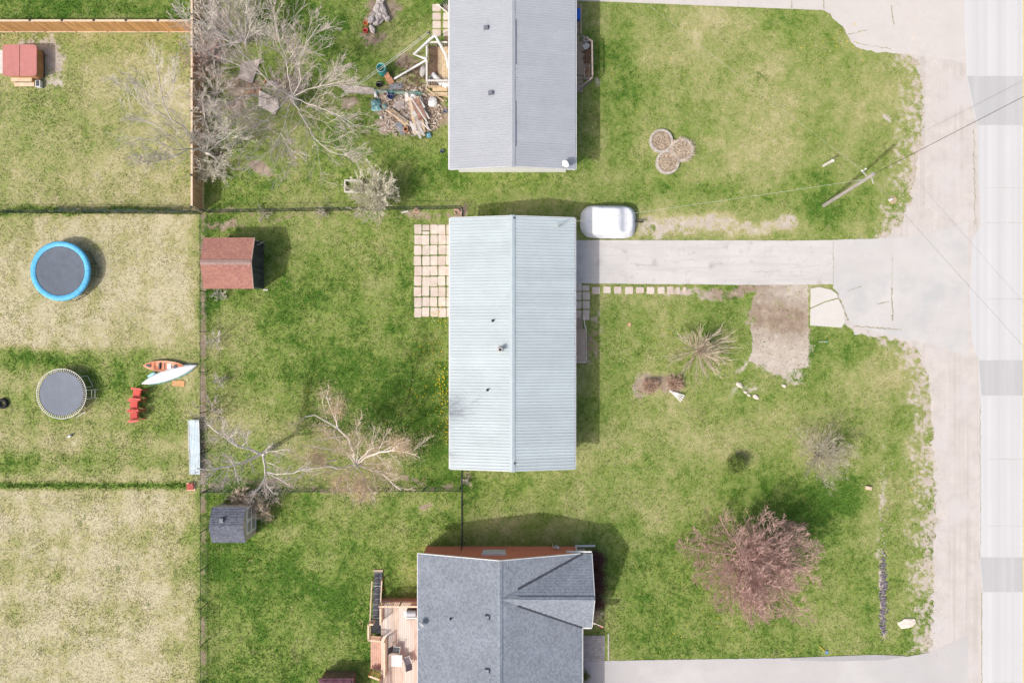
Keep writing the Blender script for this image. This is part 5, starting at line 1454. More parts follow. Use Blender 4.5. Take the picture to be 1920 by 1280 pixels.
t = tag(MB().rock((p.x, p.y, .03), (.74, .36, .10), 21, .25, .16, 11, 5).build("flat_stone", M['pale_rock']), "flat pale stone in the grass near the gravel shoulder", "stone")
p = P(1543, 1217); t = thing("garden_tool", "short yellow handled garden tool with blue head beside the smooth driveway", "tool", (p.x, p.y, 0), -.8)
MB().tube([(-.38, 0, .05), (.2, 0, .05)], .025, 6).build("handle", mat("yellow_paint", (.65, .45, .06), .5, .1), t, local=True); MB().cbox((.32, .05, .05), (.22, .26, .03), .4).build("tool_head", mat("blue_grey", (.15, .25, .38), .5, .1), t, local=True)
p = P(1538, 640); q = P(1552, 634)
t = thing("survey_stake", "small leaning metal stake in the grass below the cracked slab", "stake", (p.x, p.y, 0))
MB().tube([(-.15, 0, -.02), (.35, -.03, .28)], .02, 5).build("rod", M['steel'], t, local=True); MB().cbox((.36, -.03, .29), (.12, .08, .02), 0, 0, -.5).build("tab", M['teal'], t, local=True)
p = P(1552, 306+6); 
t = thing("marker_post", "short white painted post on the lawn near the utility pole", "post", (P(1544, 311).x, P(1544, 311).y, 0))
MB().box(-.075, .075, -.075, .075, -.05, 1.45).build("shaft", M['white_wood'], t, local=True); MB().prism([(-.09, -.09), (.09, -.09), (.09, .09), (-.09, .09)], 1.45, 1.49).build("cap", M['white'], t, local=True); MB().cbox((-.03, -.08, .75), (.06, .02, .06)).build("bracket", M['black_metal'], t, local=True)
p = P(1668, 375); t = thing("utility_marker", "small white capped marker with a brown ring in the grass near the shoulder", "marker", (p.x, p.y, 0))
MB().lathe([(.10, -.02), (.10, .28), (.07, .34), (.0, .35)], 10).build("cap", M['white'], t, local=True); MB().lathe([(.30, .0), (.30, .03), (.0, .035)], 14, (.22, 0, 0)).build("ring", mat("dry_ring", (.42, .33, .20), .9, .2), t, local=True)
for i, (px, py, s) in enumerate(((1386, 722, .30), (1397, 735, .18), (1404, 741, .15), (1417, 744, .26), (1470, 723, .20))):
    p = P(px, py); lb = ["largest pale stone south of the dirt patch", "small pale stone between two larger ones south of the dirt patch", "smallest pale stone of the row south of the dirt patch", "bright pale stone at the row's southeast end", "pale stone at the foot of the dirt patch"][i]
    tag(MB().rock((p.x, p.y, .04), (s, s*.6, s*.35), 30+i, -.5, .2, 8, 5).build("stone", M['pale_rock']), lb, "stone", "pale stones south of the dirt patch")

# ------------------------------------------------------------------ utility pole and wires
base, top = P(1545, 385), P(1637, 327, 7.0)
t = thing("utility_pole", "grey leaning wooden utility pole at the lawn edge by the road", "utility pole", (base.x, base.y, 0))
dv = top-base
MB().tube([(base.x, base.y, -.2), (base.x, base.y, 0), tuple(base+dv*.5), tuple(top)], [.15, .145, .13, .115], 12).build("shaft", M['pole'], t, smooth=True)
b = MB().lathe([(.15, 0), (.15, .03), (.0, .06)], 10, tuple(top)); b.build("top_cap", M['pole'], t)
def along(z): return base+dv*(z/7.0)
b = MB(); c = along(6.2)
b.tube([c+Vector((0, .1, 0)), c+Vector((-.25, .45, .05))], .03, 5).tube([c+Vector((-.25, .45, .05)), c+Vector((-.28, .50, .35))], .045, 6).tube([c+Vector((-.1, .1, .2)), c+Vector((-.55, .35, .45))], .025, 5)
b.tube([along(6.6)+Vector((.1, 0, 0)), along(6.6)+Vector((.35, -.42, -.25))], .03, 5).tube([along(5.9)+Vector((-.1, 0, 0)), along(5.9)+Vector((-.5, -.06, .05))], .035, 5)
b.build("bracket", M['steel'], t)
for off, z in (((-.28, .52, .42), 6.2), ((-.58, .37, .5), 6.25), ((.14, .05, .02), 6.85)):
    c = along(z)+Vector(off); MB().lathe([(.03, -.08), (.06, -.04), (.035, 0), (.06, .04), (.03, .09), (0, .1)], 8, tuple(c)).build("insulator", M['trim'], t)
c = along(4.4); MB().tube([along(.6)+Vector((.17, .02, 0)), along(6.4)+Vector((.15, .02, 0))], .02, 5).build("ground_wire", M['steel'], t)
def wire(p, q, r, label, mt, sag=.25, n=24, name="overhead_wire"):
    p, q = Vector(p), Vector(q)
    pts = [p.lerp(q, i/n)-Vector((0, 0, sag*4*(i/n)*(1-i/n))) for i in range(n+1)]
    return tag(MB().tube(pts, r, 4).build(name, mt), label, "wire")
hp = top+Vector((.05, .02, -.12))
e = P(1920, 181, 6.6)
wire(hp, hp+(e-hp)*2.6, .022, "thick black wire running from the pole top across the road", M['wire'], .1)
e = P(1920, 641, 6.4)
wire(hp-Vector((0, 0, .3)), hp+(e-hp)*1.6-Vector((0, 0, .3)), .009, "thin dark wire slanting over the driveway apron and the road", mat("thin_grey_wire", (.26, .25, .24), .6, .1), .1)
mp_ = P(1047, 424, 3.2); mz = roof_z(H1, mp_.x)+.95
wire(along(5.9)+Vector((-.5, -.06, .05)), (mp_.x+.18, mp_.y+.08, mz), .012, "pale twisted service line from the pole to the pale blue roof", M['wire_pale'], .2)
e = P(1218, 8, 5.0)
wp_ = along(6.25)+Vector((-.58, .37, .55))
wire(wp_, wp_+(e-wp_)*1.35, .006, "faint pale wire crossing the northern front lawn", M['wire_pale'], .2)

# ------------------------------------------------------------------ back yard of the grey roofed house
p = P(719, 137); t = thing("rain_barrel", "teal open topped barrel standing on the worn ground", "barrel", (p.x, p.y, 0))
b = MB(); b.lathe([(.26, .0), (.30, .05), (.33, .45), (.32, .9), (.33, 1.0), (.29, 1.0), (.28, .5), (.0, .42)], 20); b.build("body", M['teal'], t, local=True, smooth=True)
MB().lathe([(.335, .98), (.345, 1.0), (.335, 1.03), (.30, 1.03), (.29, 1.0)], 20, close=True).build("rim", mat("pale_teal", (.35, .62, .60), .5, .1), t, local=True)
for k, z in enumerate((.3, .68)): MB().lathe([(.325, z), (.342, z+.02), (.325, z+.05)], 20).build("hoop", M['teal'], t, local=True)
# clothes line post and lines
p = P(806.5, 66); t = thing("clothesline_post", "slim post holding the clothesline by the back pavers", "post", (P(815, 80).x, P(815, 80).y, 0))
pt = P(804, 61, 1.9); bs = P(813, 74)
MB().tube([(bs.x, bs.y, -.05), (pt.x, pt.y, 1.9)], .045, 6).build("shaft", M['steel'], t)
MB().lathe([(.12, -.02), (.13, 0), (.12, .02), (.03, .02), (.03, -.02)], 12, (pt.x, pt.y, 1.9), close=True).build("pulley", M['black_metal'], t)
e = P(640, 180, 2.3)
for k, lb in ((.05, "upper strand of the pale clothesline above the teal barrel"), (-.06, "lower strand of the pale clothesline above the teal barrel")):
    wire((pt.x, pt.y+k*1.4, 1.92), (e.x, e.y+k*1.4, 2.3), .018, lb, mat("clothesline_cord", (.62, .62, .50), .7, .1), .12, name="clothesline")
# raised timber bin / deck with white rails
a, c = P(803, 93, 0), P(842, 165, 0)
dk = thing("back_deck", "small raised back deck with white rails and tan floor boards", "deck", ((a.x+c.x)/2, (a.y+c.y)/2, 0))
zf = .55
mb = MB().box(-.05, .05, c.y+.06, a.y-.06, zf-.03, zf)
x = a.x+.12; k = 0
while x < c.x+.2:
    o = MB().box(x, x+.125, c.y+.04, a.y-.04, zf-.03, zf).build("floor_board", M['tan_wood'] if x > a.x+.7 else M['brown_wood'], dk); x += .138
zr_ = 1.35
b = MB().box(a.x-.02, a.x+.10, c.y, a.y, zr_-.05, zr_); b.build("top_rail", M['white_wood'], dk)
MB().box(a.x+.104, c.x, a.y-.10, a.y+.02, zr_-.05, zr_).build("top_rail", M['white_wood'], dk)
MB().box(a.x+.104, c.x, c.y-.02, c.y+.10, zr_-.05, zr_).build("top_rail", M['white_wood'], dk)
mbl = MB().box(-.022, .022, -.022, .022, zf-.1, zr_-.05).mesh("baluster", M['grey_wood'])
for i in range(18): piece("baluster", mbl, dk, (a.x+.04, c.y+.12+i*(a.y-c.y-.24)/17, 0))
for i in range(9): piece("baluster", mbl, dk, (a.x+.2+i*.16, a.y-.04, 0))
for i in range(9): piece("baluster", mbl, dk, (a.x+.2+i*.16, c.y+.04, 0))
for x_, y_ in ((a.x+.04, a.y-.05), (a.x+.04, c.y+.05)): MB().box(x_-.06, x_+.06, y_-.06, y_+.06, -.05, zr_+.02).build("post", M['white_wood'], dk)
for i in range(4): MB().box(a.x+.0, c.x, c.y-.06-i*.002, c.y-.03, .05+i*.13, .17+i*.13).build("skirt_board", M['tan_wood'], dk)
for i in range(2): MB().box(a.x+.35, c.x-.1, c.y-.36-i*.30, c.y-.08-i*.30, .30-.16*i-.05, .30-.16*i).build("step", M['tan_wood'], dk)
# white pipes lying over the rails
def pipe(pts, r, label, name="white_downspout"):
    return tag(MB().tube([P(x, y, z) for x, y, z in pts], r, 6).build(name, M['white']), label, "pipe")
pipe([(816, 67, 1.5), (807, 73, 1.5), (776, 102.5, 1.42), (800, 111, 1.42)], .10, "bent white downspout leaning out from the back deck rail")
pipe([(801, 112, 1.42), (738, 148.5, .12)], .075, "straight white downspout slanting from the deck rail to the ground")
pipe([(816, 67, 1.55), (826, 85, 1.5), (836, 104, 1.5), (841, 128, 1.45)], .09, "long white downspout lying across the back deck beside the eave")
# things on and around the deck
def bucket(px, py, r, h, mt, label, name="bucket", z0=0, cat="bucket", group=None):
    p = P(px, py, z0); t = thing(name, label, cat, (p.x, p.y, z0), 0, group)
    b = MB(); b.lathe([(.001, .02), (r*.8, .0), (r, h), (r*1.06, h), (r*1.06, h+.02), (r*.94, h+.02), (r*.78, .05), (.001, .05)], 14); b.build("pail", mt, t, local=True)
    MB().tube([(r*math.cos(a)*1.02, r*math.sin(a)*1.02*.5, h*.95+.0*a) for a in [i*math.pi/6 for i in range(7)]], .012, 4).build("handle", M['steel'], t, local=True)
    return t
bucket(810, 149, .17, .32, M['trim'], "white pail standing in the corner of the back deck", z0=zf)
bucket(724, 178.5, .17, .30, mat("pinkish_pail", (.62, .48, .42), .6, .1), "pinkish white pail beside the dark blue pail")
bucket(733, 183, .20, .36, M['blue'], "dark blue pail in the junk beside the teal netting")
bucket(711.5, 160, .22, .22, M['rubber'], "black tub on the grass below the teal barrel", "tub", cat="tub")
bucket(752, 183, .13, .10, M['white_wood'], "small white bowl near the head of the wood pile", "bowl", cat="bowl")
bucket(687, 46, .17, .30, M['orange'], "orange pail at the edge of the log pile")
bucket(686.5, 60, .18, .32, M['red'], "red pail just south of the orange one")
p = P(820, 150, zf); t = thing("white_canister", "white tube shaped canister lying on the back deck", "canister", (p.x, p.y, zf), -.8)
MB().tube([(-.5, 0, .2), (.55, 0, .2)], .19, 14).build("tube", M['trim'], t, local=True); MB().tube([(-.53, 0, .2), (-.5, 0, .2)], .14, 14).build("opening", M['black_metal'], t, local=True)
t = tag(MB().rock((P(836, 156, .8).x, P(836, 156, .8).y, zf+.2), (.34, .34, .24), 77, .3, .12, 9, 6).build("white_bag", M['trim'], smooth=False), "crumpled white bag in the south corner of the back deck", "bag")
t = tag(MB().rock((P(794, 135).x, P(794, 135).y, .16), (.28, .46, .22), 78, -.3, .12, 10, 6).build("grey_sack", mat("grey_sack_cloth", (.47, .45, .44), .9, .12, 5, .4), smooth=True), "grey white sack leaning outside the back deck rail", "sack")
p = P(728, 147); t = thing("garden_chair", "fallen brown wooden chair beside the teal barrel", "chair", (p.x, p.y, 0), -1.1)
MB().cbox((0, 0, .35), (.55, .45, .03), 0, .5).build("seat", M['deck_red'], t, local=True); MB().cbox((.35, .05, .30), (.5, .42, .03), 0, 0, .9).build("backrest", M['deck_red'], t, local=True)
for x_, y_ in ((-.24, -.2), (-.24, .2), (.2, -.2), (.2, .2)): MB().tube([(x_, y_, .35+y_*.5), (x_*1.3, y_*1.2, .0)], .022, 5).build("leg", M['brown_wood'], t, local=True)
def cloth(px, py, w, h, z, mt, label, name, rz=0, seed=1, cat="tarp", amp=.12, n=12):
    p = P(px, py); b = MB(); vs = []
    for i in range(n+1):
        for j in range(n+1):
            u, v = i/n-.5, j/n-.5
            k = 1-.35*float(vnoise(np.array([i*.7+seed]), np.array([j*.7]), seed)[0])
            zz = z*(1-(2*max(abs(u), abs(v)))**2)+amp*float(fbm(np.array([i*.45]), np.array([j*.45]), seed, 3)[0])+.02
            x, y = u*w*k, v*h*k; vs.append((p.x+x*math.cos(rz)-y*math.sin(rz), p.y+x*math.sin(rz)+y*math.cos(rz), zz))
    b.add(vs, [(i*(n+1)+j, (i+1)*(n+1)+j, (i+1)*(n+1)+j+1, i*(n+1)+j+1) for i in range(n) for j in range(n)])
    return tag(b.build(name, mt, smooth=True), label, cat)
cloth(705, 198, .85, 1.05, .18, mat("dull_teal_tarp", (.22, .40, .40), .6, .3, 5, .5, second=((.08, .20, .20), 3, .5, .6)), "crumpled dull teal tarp at the west end of the junk pile", "crumpled_tarp", .1, 2)
cloth(722, 200, .35, .5, .1, mat("teal_scrap", (.20, .32, .30), .7, .3, 5), "small teal scrap beside the crumpled tarp", "tarp_scrap", .4, 5)
cloth(745, 174, 4.6, .34, .10, M['teal_net'], "strip of teal netting lying along the ground by the junk pile", "ground_netting", -.06, 7, "netting", .16, 16)
cloth(742, 163, 1.2, .55, .05, mat("slate_plastic", (.20, .205, .22), .6, .3, 5), "slate grey plastic sheet beside the brown chair", "plastic_sheet", .1, 9, "sheet", .12)
cloth(765, 182, .5, .9, .22, mat("dirty_white_cloth", (.62, .58, .55), .8, .15, 5), "dirty white cloth over the head of the wood pile", "white_cloth", .1, 11, "cloth", .12)
cloth(776, 181, .62, .42, .32, M['trim'], "white sheet on the top end of the wood pile", "white_sheet", .05, 12, "sheet", .10)
cloth(804, 254, .40, .5, .2, M['lightblue_bag'], "light blue bag at the foot of the wood pile", "blue_bag", .3, 13, "bag", .14)
cloth(705, 177, .32, .62, .2, M['trim'], "white plastic scrap above the crumpled teal tarp", "white_scrap", .1, 14, "scrap", .1)
tag(MB().rock((P(812, 194).x, P(812, 194).y, .22), (.36, .42, .26), 80, .6, .14, 9, 6).build("white_sack", M['trim']), "white sack beside the wood pile, near the step boards", "sack")
tag(MB().rock((P(715, 221).x, P(715, 221).y, .09), (.11, .11, .11), 81, 0, .03, 10, 6).build("ball", M['trim'], smooth=True), "small white ball in the grass below the teal tarp", "ball")
bucket(835, 210, .14, .22, mat("bluegrey_pot", (.20, .24, .32), .6, .2), "blue grey pot close to the grey roof's eave", "flower_pot", cat="pot")
bucket(829, 285, .13, .22, mat("slate_pot", (.10, .13, .19), .6, .2), "slate blue pot in the grass near the eave", "flower_pot", cat="pot")
tag(MB().lathe([(.20, 0), (.20, .36), (.13, .36), (.13, .02)], 14, tuple(P(762, 245))).build("clay_pipe", M['terracotta']), "short clay pipe standing beside the wood pile", "pipe")
# wood pile: separate boards
wpile = thing("wood_pile", "heap of old boards and a rusty brown sheet by the back deck", "wood pile", P(783, 220).to_tuple())
for i in range(16):
    f = i/15
    xa = 769+f*22+rng.uniform(-2, 2); xb = 775+f*27+rng.uniform(-3, 3)
    ya_, yb_ = 188+rng.uniform(-4, 4), 250+rng.uniform(-12, 6)
    A, B = P(xa, ya_), P(xb, yb_); z = .12+.22*math.sin(math.pi*f)+rng.uniform(0, .08)
    MB().bar((A.x, A.y, z+.1), (B.x, B.y, z), rng.uniform(.10, .22), .035).build("board", M[rng.choice(['white_wood', 'tan_wood', 'grey_wood', 'cedar_pale'])], wpile)
A, B = P(776, 190), P(794, 230)
b = MB().bar((A.x+.15, A.y, .50), (B.x, B.y+.1, .46), .62, .03); b.build("rusty_sheet", mat("rusty_sheet", (.33, .20, .15), .9, .3, 3, .3, second=((.22, .11, .08), 2.5, .5, .62)), wpile)
for xa, ya_, xb, yb_, w_, z in ((774, 190, 804, 236, .10, .52), (780, 184, 806, 226, .12, .42), (786, 188, 797, 206, .18, .47), (775, 235, 790, 262, .16, .38), (783, 232, 797, 258, .14, .42), (790, 232, 806, 246, .10, .40), (770, 230, 780, 256, .18, .3), (798, 232, 808, 248, .08, .36), (776, 214, 781, 222, .3, .52)):
    A, B = P(xa, ya_), P(xb, yb_); MB().bar((A.x, A.y, z), (B.x, B.y, z-.04), w_, .03).build("board", M['white_wood'], wpile)
for i in range(9):
    A = P(727+rng.uniform(-3, 3)+i*1.0, 206+rng.uniform(-4, 4)+i*.6); B = P(764+rng.uniform(-3, 4), 232+rng.uniform(-6, 6))
    MB().bar((A.x, A.y, .10+i*.03), (B.x, B.y, .06+i*.03), rng.uniform(.08, .16), .035).build("board", M[rng.choice(['tan_wood', 'cedar_pale', 'grey_wood', 'brown_wood'])], wpile)
A, B = P(746, 232), P(757, 252)
tag(MB().bar((A.x, A.y, .12), (B.x, B.y, .08), .42, .025).build("slate_board", mat("slate_board", (.22, .24, .27), .8, .1)), "flat slate grey board beside the clay pipe", "board")
A, B = P(749, 191), P(750, 206)
tag(MB().bar((A.x, A.y, .12), (B.x, B.y, .10), .75, .04).build("plywood_sheet", mat("pinkgrey_ply", (.36, .31, .29), .9, .15, 5)), "square grey plywood sheet west of the wood pile", "board")
for i in range(5):
    A, B = P(640+i*2+rng.uniform(-2, 2), 162+i*3), P(702+rng.uniform(-5, 5), 168+i*2.2)
    o = MB().bar((A.x, A.y, .10+.04*(i % 2)), (B.x, B.y, .10), .14, .06).build("plank", M['grey_wood'])
    tag(o, ["northernmost weathered plank in the row leading west from the teal netting", "second weathered plank from the north in the row west of the netting", "middle weathered plank in the row west of the netting", "second weathered plank from the south in the row west of the netting", "southernmost weathered plank in the row leading west from the netting"][i], "plank", "weathered planks west of the netting")
for i, (xa, ya_, xb, yb_) in enumerate(((803, 178, 838, 190), (808, 176, 842, 183), (800, 168, 833, 192))):
    A, B = P(xa, ya_), P(xb, yb_); tag(MB().bar((A.x, A.y, .10+.05*i), (B.x, B.y, .08+.05*i), .09, .05).build("plank", M['tan_wood']), ["lowest tan plank slanting from the deck steps towards the white sack", "straightest tan plank, closest to the back deck skirt", "uppermost tan plank lying across the others by the deck steps"][i], "plank", "tan planks at the deck steps")
sm = MB()
for i in range(900):
    x, y = rng.gauss(770, 32), rng.gauss(210, 26)
    if x > 838 or ((x-770)/62)**2+((y-210)/48)**2 > 1: continue
    A = P(x, y); d = rng.uniform(0, 6.28); l = rng.uniform(.06, .35)
    sm.bar((A.x, A.y, rng.uniform(.02, .14)), (A.x+l*math.cos(d), A.y+l*math.sin(d), rng.uniform(.02, .14)), rng.uniform(.03, .10), .02)
sm.build("wood_scraps", mat("mixed_scraps", (0.42, 0.33, 0.26), 0.9, 0.5, 9, second=((0.62, 0.56, 0.50), 4.0, 0.5, 0.6)))["kind"] = "stuff"
sm = MB()
for i in range(260):
    x, y = rng.gauss(780, 24), rng.gauss(150, 22)
    if x > 842: continue
    A = P(x, y); d = rng.uniform(0, 6.28); l = rng.uniform(.06, .4)
    sm.bar((A.x, A.y, rng.uniform(.02, .1)), (A.x+l*math.cos(d), A.y+l*math.sin(d), rng.uniform(.02, .1)), rng.uniform(.015, .05), .02)
sm.build("branch_scraps", M['brown_wood'])["kind"] = "stuff"
# log pile
lp = [(709, 20, .62, .30, 1.35, "tall"), (720, 22, .80, .22, -1.25, ""), (713, 36, .42, .28, 1.2, ""), (722, 30, .30, .22, .3, ""), (697, 40, .34, .26, 1.0, ""), (699, 57, .34, .22, -1.2, ""), (707, 46, .26, .16, .2, ""), (701, 29, .26, .2, .6, ""), (727, 38, .25, .18, .5, ""), (714, 5, .36, .26, .9, "")]
lbs = ["broad weathered stump at the heart of the log pile", "longest weathered log on the east side of the log pile", "grey stump south of the broad one in the log pile", "short log wedged between two longer ones", "grey stump beside the orange pail", "knobbly stump beside the red pail, southern end of the pile", "small stump between the two pails and the log pile", "small stump on the west side of the log pile", "short brown log on the east edge of the pile", "grey stump at the north end of the log pile"]
for i, (px, py, sx, sy, rz, _) in enumerate(lp):
    p = P(px, py); tag(MB().rock((p.x, p.y, .16), (sx, sy, .24), 50+i, rz, .22, 9, 6).build("weathered_log", M['rock']), lbs[i], "log", "weathered logs piled on the lawn")
# raised bed
p = P(664.5, 350.5); t = thing("raised_bed", "empty square raised bed of white boards under the pale shrub", "garden bed", (p.x, p.y, 0))
for x0, x1, y0, y1 in ((-.68, .68, .38, .46), (-.68, .68, -.46, -.38), (-.68, -.60, -.378, .378), (.60, .68, -.378, .378)): MB().box(x0, x1, y0, y1, -.03, .36).build("board", M['white_wood'], t, local=True)
# flat boards under the big bare tree
for pl, z, lb in (([(487, 170), (523, 189), (524, 203), (517, 216), (486, 200)], .16, "pale sheet of plywood lying at the foot of the big bare tree"), ([(455, 118), (490, 112), (474, 158), (447, 148)], .14, "pinkish sheet of plywood half hidden under bare branches")):
    vs = [(P(x, y).x, P(x, y).y) for x, y in pl]
    tag(MB().prism(vs, z-.03, z).build("plywood_sheet", mat("bleached_plywood", (.56, .50, .46) if z > .15 else (.44, .375, .34), .9, .1, 3, .1)), lb, "board")
t = tag(cloth(512, 157, 1.0, .5, .2, mat("mauve_tarp", (.38, .34, .37), .8, .15, 5), "mauve grey tarp crumpled under the big bare tree", "grey_tarp", -.2, 17), None)
b = MB()
for i in range(6): b.cbox((P(480, 165).x+rng.uniform(-.8, .8), P(480, 165).y+rng.uniform(-.5, .5), .06), (rng.uniform(.2, .5), .1, .08), rng.uniform(0, 3))
tag(b.build("brick_rubble", M['terracotta']), "scatter of reddish bricks between the two plywood sheets", "rubble", None, "stuff")
# bits of brick at the gate
for i, (px, py, lb) in enumerate(((860, 397, "pinkish brick pile beside the chain link gate"), (778, 396, "reddish bricks below the fence by the pale shrub"))):
    b = MB()
    for k in range(7): b.cbox((P(px, py).x+rng.uniform(-.3, .3), P(px, py).y+rng.uniform(-.2, .2), .04+.05*rng.random()), (.2, .1, .07), rng.uniform(0, 3))
    tag(b.build("brick_pile", mat("old_brick", (.46, .30, .23), .9, .2, 5)), lb, "bricks", None, "stuff")
A, B = P(752, 399), P(766, 396.5)
tag(MB().bar((A.x, A.y, .06), (B.x, B.y, .06), .12, .05).build("plank", M['white_wood']), "short white plank beside the fence under the pale shrub", "plank")
# wheelbarrow like folded dark rack by the back walk
p = P(838, 13); t = thing("folded_rack", "black folded metal rack on the back walk under the grey eave", "rack", (p.x, p.y, 0), -.7)
for i in range(6): MB().bar((-.4+i*.14, -.4, .1+.04*i), (-.4+i*.14, .4, .1+.04*i), .04, .04).build("bar", M['dark_plastic'], t, local=True)
MB().bar((-.6, -.42, .3), (.5, -.42, .3), .06, .05).bar((-.6, .42, .3), (.5, .42, .3), .06, .05).build("frame", M['pale_steel'], t, local=True); MB().bar((-1.1, .45, .4), (-.3, .42, .34), .07, .06).build("arm", M['white'], t, local=True)
for px, py in ((837, 78), (840, 92)):
    pass
p = P(838.5, 84); t = thing("leaning_pallet", "brown slatted pallet leaning at the grey eave", "pallet", (p.x, p.y, 0))
for i in range(5): MB().cbox((-.12+i*.10, 0, .35), (.07, 1.0, .03)).build("slat", M['brown_wood'], t, local=True)
for y in (-.4, 0, .4): MB().cbox((.08, y, .29), (.5, .07, .08)).build("bearer", M['grey_wood'], t, local=True)

# ------------------------------------------------------------------ front entry deck of the grey roofed house
ed = thing("entry_deck", "grey brown entry deck with lattice rails along the grey roof's east eave", "deck", (P(1094, 118).x, P(1094, 118).y, 0))
x0, x1 = P(1074, 0).x, P(1095, 0).x; y0, y1 = P(0, 146).y, P(0, 84).y
n = 12
for i in range(n):
    xx = x0+i*(x1-x0)/n; MB().box(xx, xx+(x1-x0)/n-.012, y0, y1, .5, .54).build("floor_board", M['porch'], ed)
xo = P(1108, 0).x
for i in range(5): MB().box(x1+.01+i*.095, x1+.01+i*.095+.085, y0+.2, y1-.1, .40, .43).build("bench_board", M['grey_wood'], ed)
def lattice_rail(p, q, z0, z1, mt):
    p, q = Vector((p[0], p[1], 0)), Vector((q[0], q[1], 0)); d = q-p; L = d.length; d.normalize()
    MB().bar(p+Vector((0, 0, z1)), q+Vector((0, 0, z1)), .11, .04).build("top_rail", mt, ed)
    MB().bar(p+Vector((0, 0, z0)), q+Vector((0, 0, z0)), .05, .06).build("bottom_rail", mt, ed)
    k = int(L/.14); me = MB().box(-.02, .02, -.02, .02, z0+.03, z1-.02).mesh("baluster", mt)
    for i in range(k+1): piece("baluster", me, ed, p+d*(L*i/k))
pe = lambda x, y: (P(x, y, 1.0).x, P(x, y, 1.0).y)
rail_m = mat('old_rail_wood', (0.27, 0.23, 0.20), .9, .3, 5, .2, .15)
lattice_rail(pe(1110, 146), pe(1109, 80), .5, 1.35, rail_m); lattice_rail(pe(1111, 146.5), pe(1078, 174), .4, 1.2, rail_m); lattice_rail(pe(1108, 80), pe(1090, 70), .5, 1.3, rail_m)
for i in range(4): MB().box(x0, x1-.1, y0-.02-(i+1)*.27, y0-.025-i*.27, .0, .44-.11*i).build("step", M['porch'], ed)
p = P(1101.5, 134, .9); t = thing("planter_box", "long wooden planter box full of dead stems on the entry deck", "planter", (p.x, p.y, .44))
for bx_ in ((-.22, .22, .42, .47), (-.22, .22, -.47, -.42), (-.22, -.17, -.418, .418), (.17, .22, -.418, .418)): MB().box(*bx_, 0, .4).build("side_board", M['grey_wood'], t, local=True)
MB().box(-.165, .165, -.415, .415, .05, .28).build("soil", M['soil'], t, local=True)
b = MB()
for i in range(40): 
    x_, y_ = rng.uniform(-.15, .15), rng.uniform(-.4, .4); b.tube([(x_, y_, .28), (x_+rng.uniform(-.15, .15), y_+rng.uniform(-.2, .2), .5)], .012, 3, False)
b.build("dead_stems", M['twig_brown'], t, local=True, kind="stuff")
p = P(1099.5, 71, 1.0); t = thing("square_pot", "square pale pot standing at the head of the entry deck", "pot", (p.x, p.y, .3))
for bx_ in ((-.17, .17, .12, .17), (-.17, .17, -.17, -.12), (-.17, -.12, -.118, .118), (.12, .17, -.118, .118)): MB().box(*bx_, 0, .5).build("side", M['white_wood'], t, local=True)
MB().box(-.115, .115, -.115, .115, .1, .4).build("soil", M['soil'], t, local=True)
p = P(1100, 86, .9); t = thing("snow_shovel", "pale shovel blade lying on the entry deck", "shovel", (p.x, p.y, .75), -.9)
MB().prism([(-.25, -.2), (.1, -.26), (.2, 0), (.1, .26), (-.25, .2)], 0, .04).build("blade", M['steel'], t, local=True); MB().tube([(-.2, 0, .05), (-.85, .1, .05)], .02, 5).build("handle", M['grey_wood'], t, local=True)
b = MB()
for i in range(170):
    x_, y_ = P(rng.uniform(1094, 1107), 0).x, P(0, rng.uniform(86, 122)).y; d = rng.uniform(0, 6.28)
    b.bar((x_, y_, .48), (x_+.25*math.cos(d), y_+.25*math.sin(d), .55+.2*rng.random()), .04, .03)
tag(b.build("firewood_heap", M['brown_wood']), "dark heap of sticks on the entry deck bench", "firewood", None, "stuff")
p = P(1080, 26, .5); t = thing("recycling_bin", "bright blue bin half under the grey roof's east eave", "bin", (p.x, p.y, 0))
MB().box(-.35, .30, -.36, .36, 0, .5).build("body", M['bright_blue'], t, local=True); MB().box(-.37, .32, -.38, .38, .5, .55).build("lid", M['bright_blue'], t, local=True)
A, B = P(1089, 10), P(1089, 66)
tag(MB().bar((A.x, A.y, .12), (B.x, B.y, .12), .10, .12).build("edging_timber", M['tan_wood']), "long pale timber edging the side walk below the grey eave", "timber")

# ------------------------------------------------------------------ cedar deck behind the brick bungalow
ZD = .62
cd = thing("cedar_deck", "cedar deck with ramp and railings behind the brick bungalow", "deck", (P(740, 1210).x, P(740, 1210).y, 0))
pd_ = lambda x, y, z=ZD: P(x, y, z)
a, c = pd_(714.5, 1126), pd_(792, 1330)
n = int((c.x-a.x)/.145)
for i in range(n):
    x = a.x+i*.145; yb_ = c.y
    MB().box(x, x+.135, yb_, a.y, ZD-.035, ZD+rng.uniform(-.003, .003)).build("deck_board", M['deck'], cd)
MB().box(a.x, a.x+.03, c.y, a.y, .0, ZD-.04).box(a.x, c.x, a.y-.03, a.y, 0, ZD-.04).build("skirt", M['deck_red'], cd)
def rail(p, q, z0, zt, name="rail", bal=.135, mt=M['deck_red'], bot=None, cap_m=M['cedar_pale']):
    p, q = Vector(p), Vector(q); d = q-p; L = d.length; d.normalize()
    MB().bar(p+Vector((0, 0, zt)), q+Vector((0, 0, zt)), .13, .035).build("top_rail", mt, cd)
    MB().bar(p+Vector((0, 0, z0+.08)), q+Vector((0, 0, z0+.08)), .05, .09).build("bottom_rail", bot or cap_m, cd)
    k = max(1, int(L/bal)); me = MB().box(-.018, .018, -.018, .018, z0+.1, zt-.02).mesh("baluster", cap_m)
    for i in range(1, k): piece("baluster", me, cd, p+d*(L*i/k))
    mp = MB().box(-.045, .045, -.045, .045, z0-.3, zt+.04).mesh("post", cap_m)
    m_ = max(1, round(L/1.7))
    for i in range(m_+1): piece("post", mp, cd, p+d*(L*i/m_))
